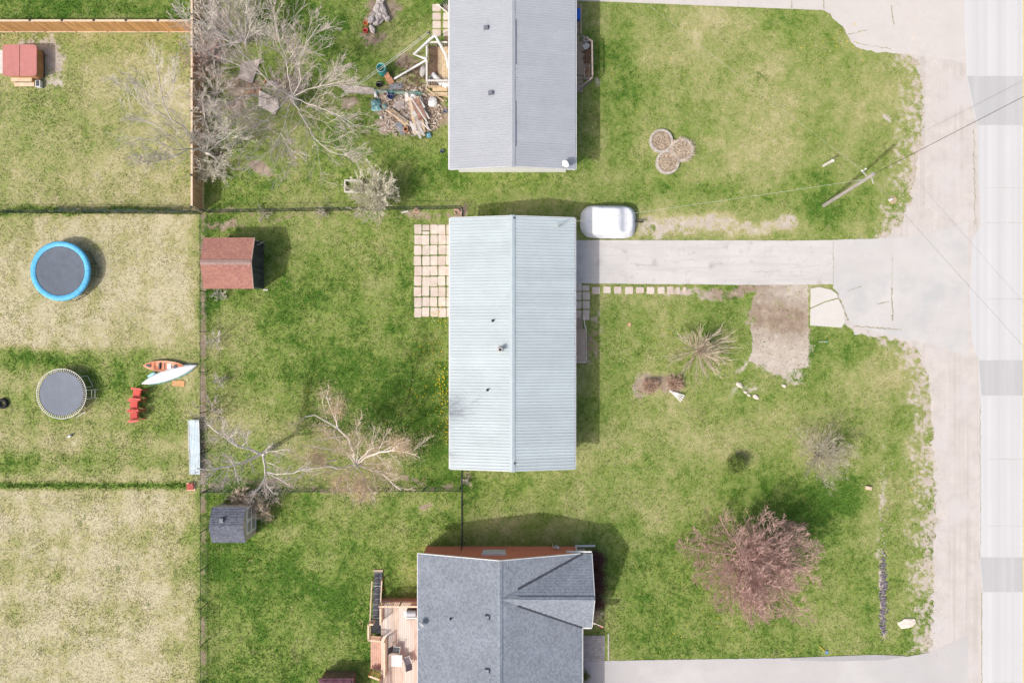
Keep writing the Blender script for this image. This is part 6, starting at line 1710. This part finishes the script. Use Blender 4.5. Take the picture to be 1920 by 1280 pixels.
N0, N1 = pd_(715.5, 1127.5), pd_(790, 1127.5)
rail((N0.x, N0.y, 0), (N1.x, N1.y, 0), ZD, ZD+.95, mt=M['cedar_pale'], bot=M['deck_red'])
W0, W1 = pd_(718, 1128), pd_(718, 1160)
rail((W0.x, W0.y-.1, 0), (W1.x, W1.y, 0), ZD, ZD+.95, mt=M['cedar_pale'], bot=M['deck_red'])
W0, W1 = pd_(725, 1194), pd_(725, 1257)
rail((W0.x, W0.y, 0), (W1.x, W1.y, 0), ZD, ZD+.95, mt=M['cedar_pale'], cap_m=M['cedar_pale'])
# landing and ramp with dark grip strips
LZ = ZD-.02
a, c = pd_(696, 1160), pd_(714, 1187)
for i in range(9):
    x = a.x+i*(c.x-a.x)/9; MB().box(x, x+(c.x-a.x)/9-.01, c.y, a.y, LZ-.035, LZ).build("landing_board", mat("dark_grip", (.085, .085, .10), .9, .2, 5) if i == 0 else bpy.data.materials["dark_grip"], cd)
r0, r1 = P(709.5, 1071, .04), P(706, 1158, LZ)
nr = 26
meg = MB().box(-.30, .30, -.062, .062, -.018, .018).mesh("ramp_board", bpy.data.materials["dark_grip"]); ml = MB().box(-.30, .30, -.05, .05, -.022, .022).mesh("ramp_board", mat("grip_edge", (.17, .17, .19), .9, .2, 5))
tilt = math.atan2(LZ-.04, (r0-r1).length)
for i in range(nr):
    c_ = r0.lerp(r1, (i+.5)/nr); piece("ramp_board", meg if i % 3 else ml, cd, c_, (-tilt, 0, 0))
for f_ in (.31, .995):
    c_ = r0.lerp(r1, f_); MB().cbox((c_.x, c_.y, c_.z+.03), (.60, .035, .02)).build("cleat", M['trim'], cd)
for s, zt in ((-1, .62), (1, .55)):
    A = r0.lerp(r1, .14)+Vector((s*.36, 0, zt*.8)); B = r0.lerp(r1, 1.0 if s < 0 else .62)+Vector((s*.36, 0, zt))
    MB().bar(A, B, .08, .05).build("ramp_rail", M['cedar_pale'], cd)
    for f_ in (.15, .4, .62):
        c_ = r0.lerp(r1, f_)+Vector((s*.36, 0, 0)); MB().box(c_.x-.03, c_.x+.03, c_.y-.03, c_.y+.03, -.05, c_.z+zt*.9).build("ramp_post", M['cedar'], cd)
MB().cbox((r0.x-.02, r0.y+.06, .03), (.72, .16, .06)).build("ramp_foot", M['tan_wood'], cd)
A, B = pd_(695, 1162), pd_(695, 1190)
rail((A.x, A.y, 0), (B.x, B.y, 0), LZ, LZ+.85, mt=M['cedar_pale'])
rail((A.x, A.y, 0), (A.x+.32, A.y+.02, 0), LZ, LZ+.85, mt=M['cedar_pale'])
rail((B.x, B.y-.02, 0), (B.x+.85, B.y-.10, 0), LZ, LZ+.85, mt=M['cedar_pale'])
# lower level beside the rail
a, c = P(695, 1192, .35), P(717, 1253, .35)
for i in range(6):
    x = a.x+i*(c.x-a.x)/6; MB().box(x, x+(c.x-a.x)/6-.012, c.y, a.y, .31, .35).build("deck_board", M['deck_red'] if False else mat("pink_deck", (.54, .33, .25), .75, .15, 4) if i == 0 else bpy.data.materials["pink_deck"], cd)
A, B = P(696, 1257, .35), P(716, 1264, .35)
rail((A.x, A.y, 0), (B.x, B.y, 0), .3, 1.15, mt=M['cedar_pale'], cap_m=M['cedar'])
A, B = P(718, 1262), P(718, 1330)
rail((A.x, A.y, 0), (B.x, B.y, 0), ZD, ZD+.95)
# grill, furniture
p = P(772, 1149, 1.2); t = thing("gas_grill", "grey hooded gas grill by the north rail of the cedar deck", "grill", (p.x, p.y, ZD))
MB().box(-.36, .36, -.28, .26, .08, .72).build("cabinet", M['black_metal'], t, local=True)
b = MB(); k = 7; vs = []
for i in range(k+1):
    a_2 = math.pi*i/k; vs += [(-.33, -.20+.24-.24*math.cos(a_2)*1.0, .74+.20*math.sin(a_2)), (.33, -.20+.24-.24*math.cos(a_2), .74+.20*math.sin(a_2))]
b.add(vs, [(i*2, i*2+1, i*2+3, i*2+2) for i in range(k)]+[tuple(range(0, 2*k+2, 2)), tuple(reversed(range(1, 2*k+2, 2)))]); b.build("hood", mat("grill_hood", (.46, .47, .50), .35, .06, 4, metal=.3), t, local=True)
MB().box(-.36, .36, -.36, -.24, .70, .76).build("control_panel", M['steel'], t, local=True)
for i in range(5): MB().tube([(-.26+i*.13, -.42, .73), (-.26+i*.13, -.36, .73)], .032, 8).build("knob", M['black_metal'], t, local=True)
for s in (-1, 1): MB().box(min(s*.365, s*.56), max(s*.365, s*.56), -.24, .2, .66, .70).build("side_shelf", M['steel'], t, local=True)
def patio_chair(px, py, rz, label, dark):
    p = P(px, py, ZD+.4); t = thing("patio_chair", label, "chair", (p.x, p.y, ZD), rz, "chairs on the cedar deck")
    MB().cbox((0, 0, .40), (.50, .50, .035), 0, -.05).build("seat", dark, t, local=True)
    MB().cbox((0, -.38, .62), (.50, .03, .60), 0, .55).build("backrest", dark, t, local=True)
    for s in (-1, 1):
        MB().tube([(s*.29, .26, 0), (s*.29, .26, .58), (s*.29, -.22, .60), (s*.29, -.34, 0)], .022, 6).build("side_frame", M['pale_steel'], t, local=True)
    MB().tube([(-.29, -.26, .42), (.29, -.26, .42)], .02, 6).tube([(-.29, .27, .40), (.29, .27, .40)], .02, 6).build("cross_bar", M['pale_steel'], t, local=True)
    return t
patio_chair(743, 1217, 1.45+math.pi, "dark patio chair with pale frame beside the white table", M['dark_plastic'])
patio_chair(764, 1238, .35, "turned brown grey patio chair nearest the brick bungalow's eave", mat("mauve_sling", (.14, .12, .14), .8, .15, 4))
p = P(744, 1238, ZD+.5); t = thing("patio_table", "square white topped table between the two patio chairs", "table", (p.x, p.y, ZD))
MB().box(-.40, .40, -.42, .42, .50, .54).build("table_top", M['trim'], t, local=True)
for sx in (-1, 1):
    for sy in (-1, 1): MB().tube([(sx*.35, sy*.36, 0), (sx*.35, sy*.36, .5)], .025, 6).build("leg", M['pale_steel'], t, local=True)
b = MB()
for i in range(60):
    q = P(707+rng.gauss(0, 4), 1251+rng.gauss(0, 2.5), .35); d = rng.uniform(0, 6.28); b.bar((q.x, q.y, .37), (q.x+.15*math.cos(d), q.y+.15*math.sin(d), .5), .03, .02)
tag(b.build("dried_flowers", mat("dried_pink", (.46, .24, .22), .9, .3, 6)), "clump of dried reddish flowers at the south end of the lower deck", "flowers", None, "stuff")

# ------------------------------------------------------------------ trees and shrubs (bare, early spring)
class Tree:
    def __init__(s, seed): s.r = random.Random(seed); s.env = None; s.paths = [[], [], [], [], []]; s.tips = []
    def limb(s, p, d, L, r, lev, maxlev, kids, wob=.18, trop=.0, ratio=.55, ang=(25, 60), tmin=.25, taper=.35, nseg=None):
        R = s.r; n = nseg or max(3, int(5-lev*.6)); pts = [p.copy()]; d = d.normalized(); q = p.copy()
        for i in range(n):
            d = (d+Vector((R.uniform(-1, 1), R.uniform(-1, 1), R.uniform(-1, 1)))*wob+Vector((0, 0, trop))).normalized()
            nq = q+d*(L/n)
            if s.env and i > 0 and math.hypot((nq.x-s.env[0])/s.env[2], (nq.y-s.env[1])/s.env[3]) > 1+.10*math.sin(5*math.atan2(nq.y-s.env[1], nq.x-s.env[0]))+.06*math.sin(13*math.atan2(nq.y-s.env[1], nq.x-s.env[0])): break
            q = nq; pts.append(q.copy())
        s.add(pts, r, r*taper, lev); s.kids(pts, L, r, lev, maxlev, kids, wob, trop, ratio, ang, tmin, taper)
    def add(s, pts, r0, r1, lev):
        s.paths[min(lev, 4)].append((pts, r0, r1)); s.tips.append((pts[-1], lev))
    def kids(s, pts, L, r, lev, maxlev, kids, wob, trop, ratio, ang, tmin, taper):
        if lev >= maxlev: return
        R = s.r; n = len(pts)-1
        for j in range(kids[lev]):
            t = tmin+(1-tmin)*((j+R.random())/kids[lev]); f = t*n; i = min(int(f), n-1)
            p = pts[i].lerp(pts[i+1], f-i); d = (pts[i+1]-pts[i]).normalized()
            ax = d.orthogonal().normalized(); ax.rotate(Quaternion(d, R.uniform(0, 6.283)))
            nd = d.copy(); nd.rotate(Quaternion(ax, math.radians(R.uniform(*ang))))
            if nd.z < -.15: nd.z *= -.3
            s.limb(p, nd, L*ratio*(1.1-.5*t)*R.uniform(.7, 1.2), max(.005, r*(1-(1-taper)*t)*(.40 if lev == 1 else .55)), lev+1, maxlev, kids, wob, trop, ratio, ang, tmin, taper)
    def build(s, t, m_trunk, m_branch, m_twig, rmin=.011, buds=None):
        names = (("trunk", m_trunk, 7, None), ("branches", m_branch, 5, "stuff"), ("twigs", m_twig, 3, "stuff"))
        for k, levs in enumerate(((0,), (1, 2), (3, 4))):
            b = MB()
            for l in levs:
                for pts, r0, r1 in s.paths[l]: b.tube(pts, max(r0, rmin), (names[k][2] if l < 2 else 4 if l == 2 else 3), l == 0, max(r1, rmin*.8))
            if b.v: b.build(names[k][0], names[k][1], t, kind=names[k][3], smooth=(k < 2))
        if buds:
            mt, cnt, spread, size = buds; b = MB(); R = s.r
            tips = [p for p, l in s.tips if l >= 2] or [p for p, l in s.tips]
            for i in range(cnt):
                p = R.choice(tips)+Vector((R.gauss(0, spread), R.gauss(0, spread), R.gauss(0, spread*.6)))
                a = Vector((R.uniform(-1, 1), R.uniform(-1, 1), R.uniform(-.6, .6))).normalized()*size; c = Vector((R.uniform(-1, 1), R.uniform(-1, 1), R.uniform(-.6, .6))).normalized()*size
                b.add([p, p+a, p+c], [(0, 1, 2)])
            b.build("buds", mt, t, kind="stuff")

def multi_tree(label, name, cat, px, py, h, spread, nl, kids, seed, mats, maxlev=4, el=(25, 70), r=.09, trunk_h=.4, wob=.16, trop=.03, ratio=.55, buds=None, rmin=.011, bias=(0, 0), group=None, ang=(25, 60), tmin=.25, fill=1.0, env=None):
    base = P(px, py); t = thing(name, label, cat, (base.x, base.y, 0), 0, group); T = Tree(seed); R = T.r; T.env = env
    top = base+Vector((bias[0]*.15, bias[1]*.15, trunk_h))
    T.add([base-Vector((0, 0, .1)), base.lerp(top, .5), top], r*1.6, r*1.2, 0)
    for i in range(nl):
        az = 2*math.pi*(i+R.uniform(-.35, .35))/nl; e = math.radians(R.uniform(*el))
        d = Vector((math.cos(az)*math.cos(e)+bias[0], math.sin(az)*math.cos(e)+bias[1], math.sin(e))).normalized()
        L = R.uniform(.68, .95)*fill/math.sqrt((math.hypot(d.x, d.y)/spread)**2+(d.z/h)**2)
        T.limb(top-Vector((0, 0, trunk_h*.4*R.random())), d, L, r*R.uniform(.6, 1), 1, maxlev, [0]+kids, wob, trop, ratio, ang, tmin, .3)
    T.build(t, *mats, rmin=rmin, buds=buds)
    return t
G = (M['bark_grey'], M['bark_grey'], M['twig_grey'])

def limbed(label, px, py, trunk_h, r, limbs, kids, seed, mats, buds, rmin=.011, ratio=.42, trunk=None, thick=1.0, wob=.14, name="birch_tree", cat="tree"):
    """tree whose main limbs follow the ones seen in the photograph: (x px, y px, height m) polylines"""
    base = P(px, py); t = thing(name, label, cat, (base.x, base.y, 0)); T = Tree(seed); R = T.r
    tp = trunk or [(px, py, 0), (px, py, trunk_h)]
    T.add([P(*q)-Vector((0, 0, .1 if i == 0 else 0)) for i, q in enumerate(tp)], r*1.3, r, 0)
    for pl, rr in limbs:
        raw = [P(*q) for q in pl]; pts = []
        for a, c in zip(raw[:-1], raw[1:]):
            k = max(1, int((c-a).length/.5))
            for i in range(k): pts.append(a.lerp(c, i/k)+Vector((R.uniform(-.05, .05), R.uniform(-.05, .05), R.uniform(-.05, .05)))*(1 if i or len(pts) else 0))
        pts.append(raw[-1]); L = sum((pts[i+1]-pts[i]).length for i in range(len(pts)-1))
        rr *= thick
        T.add(pts, rr, rr*.3, 1)
        T.kids(pts, L, rr, 1, 4, [0]+kids, wob, .01, ratio, (18, 48), .15, .3)
    T.build(t, *mats, rmin=rmin, buds=buds)
    return t

# east white-barked tree in the back yard (crown centred about 668, 870)
B1 = [([(666, 868, 2.0), (662, 842, 3.6), (651, 818, 4.8), (633, 802, 5.6), (612, 790, 6.3), (588, 779, 6.8), (572, 781, 7.2)], .13), ([(633, 802, 5.6), (625, 778, 6.3), (617, 758, 6.9), (612, 742, 7.4)], .07), ([(628, 785, 6.2), (632, 765, 6.8), (634, 750, 7.2)], .05),
      ([(665, 870, 2.2), (650, 848, 3.4), (625, 842, 4.4), (600, 838, 5.0), (580, 834, 5.4)], .08), ([(645, 845, 3.6), (635, 825, 4.6), (608, 810, 5.2)], .05),
      ([(660, 872, 2.0), (640, 878, 3.2), (620, 874, 4.2), (595, 876, 5.0), (570, 880, 5.5), (553, 884, 5.8)], .12), ([(630, 862, 3.4), (606, 868, 4.2), (588, 866, 4.8), (564, 857, 5.4)], .07), ([(606, 866, 4.2), (590, 856, 5.0)], .04),
      ([(670, 868, 2.2), (690, 855, 3.6), (712, 848, 4.8), (735, 843, 5.8), (755, 845, 6.4), (780, 852, 6.8)], .10), ([(735, 843, 5.8), (748, 832, 6.6), (757, 828, 7)], .05), ([(712, 848, 4.6), (735, 838, 5.4), (765, 840, 6.4)], .05),
      ([(672, 872, 2.0), (700, 882, 3.4), (722, 893, 4.6), (738, 908, 5.6), (752, 918, 6.2)], .11), ([(700, 882, 3.4), (720, 884, 4.2), (740, 892, 5.0)], .05), ([(672, 872, 2.0), (696, 868, 3.2), (715, 870, 4.2)], .05),
      ([(668, 874, 2.0), (684, 895, 3.4), (692, 915, 4.6), (703, 935, 5.6)], .08), ([(662, 874, 2.0), (652, 892, 3.2), (655, 915, 4.4), (660, 925, 5.0)], .08), ([(664, 874, 2.2), (668, 900, 3.4), (680, 920, 4.4)], .06), ([(682, 893, 3.4), (684, 920, 4.6), (680, 938, 5.4)], .06),
      ([(668, 866, 2.4), (672, 845, 3.6), (672, 820, 4.8), (669, 800, 5.6)], .05), ([(672, 864, 2.4), (690, 845, 3.8), (702, 838, 4.8)], .07), ([(648, 880, 2.8), (636, 900, 3.8), (630, 918, 4.5)], .05)]
limbed("white barked tree with orange buds between the fence and the pale blue roof", 672, 862, 2.0, .13, B1, [9, 8, 6], 11, (M['bark_birch'], M['bark_birch'], M['twig_tan']), (M['bud_tan'], 38000, .32, .045), rmin=.0065, ratio=.38, thick=.85, trunk=[(674, 860, 0), (670, 866, 1.2), (666, 870, 2.1)])
B2 = [([(492, 850, 2.2), (470, 842, 3.4), (445, 836, 4.4), (420, 818, 5.4), (400, 806, 6.0), (386, 792, 6.6)], .12), ([(445, 836, 4.4), (432, 822, 5.2), (415, 806, 6.0)], .06), ([(410, 822, 5.6), (392, 822, 6.0)], .04), ([(455, 836, 4.2), (464, 820, 5.0), (466, 808, 5.4)], .05), ([(425, 822, 5), (440, 812, 5.6), (443, 808, 6)], .04),
      ([(488, 852, 2.2), (466, 862, 3.4), (440, 872, 4.4), (415, 876, 5.2), (392, 880, 5.9), (370, 878, 6.4)], .14), ([(440, 872, 4.4), (428, 858, 5.2), (417, 850, 5.8)], .06), ([(440, 874, 4.4), (442, 890, 5.2), (447, 900, 5.6)], .06), ([(430, 876, 4.6), (420, 900, 5.6), (412, 918, 6.2)], .05), ([(400, 878, 5.6), (385, 864, 6.2)], .05), ([(405, 880, 5.4), (388, 892, 6.2), (376, 904, 6.5)], .05),
      ([(494, 854, 2.2), (496, 872, 3.4), (498, 892, 4.6), (488, 912, 5.6), (472, 928, 6.2)], .11), ([(498, 888, 4.4), (502, 910, 5.4), (512, 925, 6.2)], .07), ([(498, 886, 4.2), (525, 888, 5.2), (550, 886, 5.9), (572, 880, 6.3)], .06), ([(496, 884, 4.0), (520, 896, 5.2), (540, 908, 6.0)], .05),
      ([(498, 848, 2.2), (512, 846, 3.2), (532, 842, 4.2)], .05), ([(496, 846, 2.2), (506, 836, 2.8), (509, 834, 3.2)], .09)]
limbed("white barked tree reaching over the fence to the pale blue sheet", 502, 840, 2.2, .14, B2, [8, 7, 6], 12, (M['bark_birch'], M['bark_birch'], M['twig_pink']), (M['twig_pink'], 8000, .28, .04), rmin=.0065, ratio=.38, thick=.85, trunk=[(506, 842, 0), (500, 846, 1.2), (493, 851, 2.3)])

# big bare trees in the north back yard
A1 = [([(545, 178, 1.5), (520, 165, 3.0), (490, 140, 4.4), (465, 110, 5.6), (440, 85, 6.6), (400, 60, 7.4)], .13), ([(490, 140, 4.4), (460, 128, 5.4), (425, 112, 6.2), (380, 100, 6.8)], .08), ([(548, 175, 1.6), (540, 140, 3.4), (535, 105, 5.0), (520, 65, 6.2), (512, 20, 7.0)], .12), ([(538, 120, 4.2), (555, 95, 5.4), (545, 60, 6.4)], .07),
      ([(550, 178, 1.5), (565, 150, 3.0), (560, 115, 4.6), (575, 80, 5.6), (600, 45, 6.2)], .11), ([(564, 128, 4.0), (545, 90, 5.4), (520, 62, 6.0)], .06), ([(552, 180, 1.5), (585, 165, 3.0), (615, 160, 4.2), (645, 150, 5.0)], .10), ([(600, 160, 3.6), (620, 135, 4.6), (640, 120, 5.2)], .05),
      ([(552, 184, 1.5), (580, 195, 2.8), (610, 205, 3.8), (640, 220, 4.6), (665, 235, 5.2)], .10), ([(550, 188, 1.5), (570, 225, 3.2), (590, 260, 4.4), (620, 285, 5.2), (650, 290, 5.6)], .11), ([(546, 188, 1.5), (535, 225, 3.2), (525, 255, 4.2), (510, 285, 5.2), (505, 300, 5.6)], .09), ([(527, 250, 4.2), (540, 275, 5), (560, 290, 5.4)], .05),
      ([(543, 184, 1.5), (520, 205, 2.8), (495, 230, 3.8), (470, 240, 4.6), (440, 255, 5.4), (410, 260, 5.9)], .10), ([(505, 228, 3.6), (470, 222, 4.6), (435, 215, 5.4)], .07), ([(541, 181, 1.5), (505, 185, 3.0), (470, 180, 4.2), (430, 190, 5.2), (400, 185, 5.8)], .09)]
limbed("huge spreading bare tree with tangled pinkish grey branches above the plywood sheets", 548, 180, 1.5, .24, A1, [11, 8, 5], 21, (M['bark_grey'], M['bark_grey'], M['twig_pink']), (M['twig_pink'], 2500, .2, .035), rmin=.007, ratio=.50, thick=.5, wob=.24, trunk=[(556, 192, 0), (550, 184, .9), (547, 180, 1.6)], name="bare_tree")
multi_tree("tall bare tree over the gravel pad at the north edge", "bare_tree", "tree", 462, 82, 6.5, 4.2, 13, [9, 7, 4], 22, (M['bark_grey'], M['bark_grey'], M['twig_grey']), el=(30, 75), r=.10, bias=(-.05, .25), ratio=.5)
multi_tree("pinkish bare bush crowding the board fence north end", "bare_bush", "bush", 402, 115, 3.6, 2.2, 12, [6, 5, 3], 23, (M['twig_pink'], M['twig_pink'], M['twig_red']), el=(30, 75), r=.05, trunk_h=.15, ratio=.5, wob=.22)
multi_tree("grey bare bush against the brown fence below the tangled tree", "bare_bush", "bush", 408, 175, 3.2, 2.2, 12, [6, 5, 3], 24, G, el=(25, 70), r=.05, trunk_h=.15, ratio=.5, wob=.22)
multi_tree("low tangled bush beneath the huge bare tree, by the plywood", "bare_bush", "bush", 535, 172, 2.0, 2.3, 14, [6, 5, 3], 25, (M['twig_pink'], M['twig_pink'], M['twig_pink']), el=(15, 65), r=.04, trunk_h=.1, ratio=.5, wob=.25)
multi_tree("low bare bush spreading beside the brown fence south of the dark shade", "bare_bush", "bush", 425, 245, 2.6, 2.4, 10, [6, 5, 3], 28, G, el=(25, 70), r=.04, trunk_h=.1, ratio=.5, wob=.22)
# tree leaning over the board fence
A2 = [([(388, 285, 1.5), (372, 279, 3.0), (352, 280, 4.2), (330, 281, 5.0), (305, 272, 5.8), (280, 262, 6.4), (258, 258, 6.8)], .12), ([(345, 280, 4.4), (325, 258, 5.2), (300, 240, 6.0), (270, 225, 6.6), (235, 210, 7.0)], .08), ([(385, 282, 1.6), (362, 262, 3.6), (340, 240, 4.8), (320, 250, 5.4)], .07), ([(368, 265, 3.4), (345, 238, 4.8), (320, 225, 5.6), (308, 200, 6.2), (300, 160, 6.8), (295, 122, 7.2)], .10), ([(320, 225, 5.6), (290, 205, 6.4), (270, 165, 7.0), (258, 150, 7.3)], .07), ([(305, 190, 6.3), (325, 165, 6.8), (330, 120, 7.3)], .05), ([(280, 210, 6.5), (250, 180, 7.0), (215, 150, 7.4)], .05),
      ([(390, 284, 1.5), (405, 270, 3.0), (425, 258, 4.0), (445, 240, 4.8)], .06), ([(390, 287, 1.5), (402, 296, 2.6), (412, 310, 3.4), (408, 330, 4.0)], .06), ([(350, 282, 4.2), (325, 295, 5.2), (300, 300, 6.0), (270, 310, 6.6)], .06), ([(388, 284, 1.6), (392, 255, 3.4), (385, 225, 4.6), (380, 195, 5.4)], .06), ([(310, 274, 5.6), (280, 290, 6.3), (250, 292, 6.8)], .05)]
limbed("bare tree leaning west over the brown fence above the straw lawn", 396, 288, 1.5, .17, A2, [11, 8, 5], 26, (M['bark_grey'], M['bark_grey'], M['twig_grey']), (M['bud_green'], 1200, .12, .03), rmin=.007, ratio=.48, thick=.65, wob=.17, trunk=[(400, 292, 0), (394, 288, .8), (388, 285, 1.6)], name="bare_tree")
multi_tree("yellowish green bush at the foot of the leaning tree by the fence end", "bare_bush", "bush", 402, 322, 1.8, 1.3, 12, [6, 5, 3], 27, (M['twig_tan'], M['twig_tan'], M['twig_pale']), el=(20, 75), r=.03, trunk_h=.1, ratio=.55, wob=.22, buds=(M['bud_green'], 900, .1, .04))
# pale bushy shrub by the raised bed
multi_tree("pale dense bare shrub tree spreading over the raised bed and fence", "bare_shrub", "shrub", 712, 372, 3.0, 2.6, 30, [9, 7, 4], 31, (M['twig_tan'], M['twig_pale'], M['twig_pale']), el=(12, 80), r=.06, trunk_h=.25, ratio=.45, wob=.16, ang=(20, 50))
# star shaped shrub on the front lawn
multi_tree("star shaped bare shrub on the front lawn near the dirt patch", "bare_shrub", "shrub", 1308, 657, 2.4, 2.9, 64, [8], 32, (M['twig_tan'], M['twig_tan'], M['twig_tan']), maxlev=2, el=(6, 82), r=.026, trunk_h=.15, wob=.05, ratio=.42, ang=(10, 32), rmin=.013)
multi_tree("dense hazy bare shrub with fine grey twigs near the ditch", "bare_shrub", "shrub", 1527, 850, 3.0, 2.8, 30, [8, 6, 4], 33, (M['bark_grey'], M['twig_dull'], M['twig_dull']), el=(8, 80), r=.035, trunk_h=.5, ratio=.45, wob=.14, rmin=.005)
# big reddish tree
multi_tree("large broad tree covered in red buds on the front lawn", "crabapple_tree", "tree", 1397, 1040, 4.6, 6.8, 44, [10, 7, 5], 34, (M['twig_red'], M['twig_red'], M['twig_red']), el=(6, 75), r=.10, trunk_h=.7, ratio=.46, wob=.17, trop=.02, buds=(M['bud_red'], 15000, .14, .04), rmin=.010, env=(P(1394, 1037).x, P(1394, 1037).y, 4.75, 4.2))
# brown bushes
multi_tree("rusty bare bush behind the charcoal shed, west half", "bare_bush", "bush", 462, 930, 2.2, 1.3, 14, [7, 5, 3], 35, (M['twig_brown'], M['twig_tan'], M['twig_tan']), el=(20, 75), r=.03, trunk_h=.1, ratio=.5, wob=.2, buds=(M['bud_tan'], 1500, .1, .04))
multi_tree("rusty bare bush at the charcoal shed's northeast corner", "bare_bush", "bush", 496, 945, 2.0, 1.3, 14, [7, 5, 3], 36, (M['twig_brown'], M['twig_tan'], M['twig_tan']), el=(20, 75), r=.03, trunk_h=.1, ratio=.5, wob=.2, buds=(M['bud_tan'], 1500, .1, .04))
for px, py, s, lb, sd_ in ((1218, 722, .80, "low brown shrub on the house side of the white trellis", 41), (1264, 718, .85, "low brown shrub right behind the white trellis", 42)):
    multi_tree(lb, "brown_shrub", "shrub", px, py, .55, s, 34, [7, 5], sd_, (M['twig_brown'], M['twig_tan'], M['twig_brown']), maxlev=3, el=(15, 75), r=.016, trunk_h=.05, ratio=.5, wob=.22, rmin=.010, buds=(mat("russet_leaf", (.44, .27, .19), .9, .3, 5), 900, .10, .06))
for px, py, h, s, lb, sd_ in ((408, 640, 1.6, 1.0, "small bare bush by the chain link fence below the red roofed shed", 43), (418, 713, 1.2, .7, "small bare sapling by the chain link fence near the kayaks", 44), (415, 553, .9, .8, "little pile of bare twigs just south of the red roofed shed", 45), (400, 770, 2.2, 1.6, "thin pinkish bush at the fence above the pale blue sheet", 46), (605, 402, .7, .8, "low greenish clump beneath the chain link fence", 47), (495, 402, .6, .8, "low olive clump at the fence behind the red roofed shed", 48), (875, 900, .6, .5, "dry twiggy clump beside the short fence at the house corner", 49)):
    multi_tree(lb, "twiggy_bush", "bush", px, py, h, s, 10, [5, 4, 2], sd_, G if sd_ not in (46,) else (M['twig_pink'],)*3, el=(15, 75), r=.025, trunk_h=.08, ratio=.5, wob=.22, rmin=.009, buds=(M['bud_green'], 260, .12, .05) if sd_ in (47, 48) else None)
# plum shrubs along the brick house
for k, (px, py, s, lb) in enumerate(((1116, 1046, .62, "dark plum shrub at the north end of the row by the gable"), (1117, 1072, .62, "dark plum shrub second from the north in the gable row"), (1117, 1098, .60, "dark plum shrub in the middle of the gable row"), (1116, 1124, .55, "dark plum shrub just north of the arching dry grass"))):
    multi_tree(lb, "plum_shrub", "shrub", px, py, 1.2, s, 12, [6, 5], 60+k, (M['twig_brown'], M['plum'], M['plum']), maxlev=3, el=(20, 80), r=.02, trunk_h=.1, ratio=.5, wob=.22, rmin=.012, buds=(M['plum'], 2200, .16, .07), group="plum shrubs along the front gable")
multi_tree("arching dry ornamental grass at the south end of the plum shrubs", "ornamental_grass", "plant", 1115, 1148, .9, .75, 60, [3], 66, (M['twig_tan'], M['twig_tan'], M['twig_tan']), maxlev=2, el=(20, 70), r=.012, trunk_h=.05, wob=.12, trop=-.12, rmin=.010, ratio=.4)
multi_tree("small green juniper bush at the corner of the brick house's drive", "green_bush", "bush", 1092, 1262, .7, .45, 12, [6, 5], 67, (M['twig_brown'], M['conifer'], M['conifer']), maxlev=3, el=(20, 80), r=.02, trunk_h=.1, ratio=.5, wob=.22, rmin=.012, buds=(M['conifer'], 1200, .12, .06))
# evergreen seedling
multi_tree("small dark evergreen bush standing alone on the front lawn", "evergreen_bush", "bush", 1377, 869, 1.4, .62, 16, [7, 5], 71, (M['twig_brown'], M['conifer'], M['conifer']), maxlev=3, el=(20, 85), r=.025, trunk_h=.15, ratio=.5, wob=.2, rmin=.012, buds=(M['conifer'], 3600, .13, .07))
multi_tree("dark evergreen shrub tucked behind the charcoal shed", "evergreen_bush", "bush", 434, 942, 1.5, .55, 12, [6, 5], 72, (M['twig_brown'], M['conifer'], M['conifer']), maxlev=3, el=(20, 85), r=.025, trunk_h=.15, ratio=.5, wob=.2, rmin=.012, buds=(M['conifer'], 1800, .13, .07))
# stone path of the ditch fence: dead weeds by the hot tub yard corner
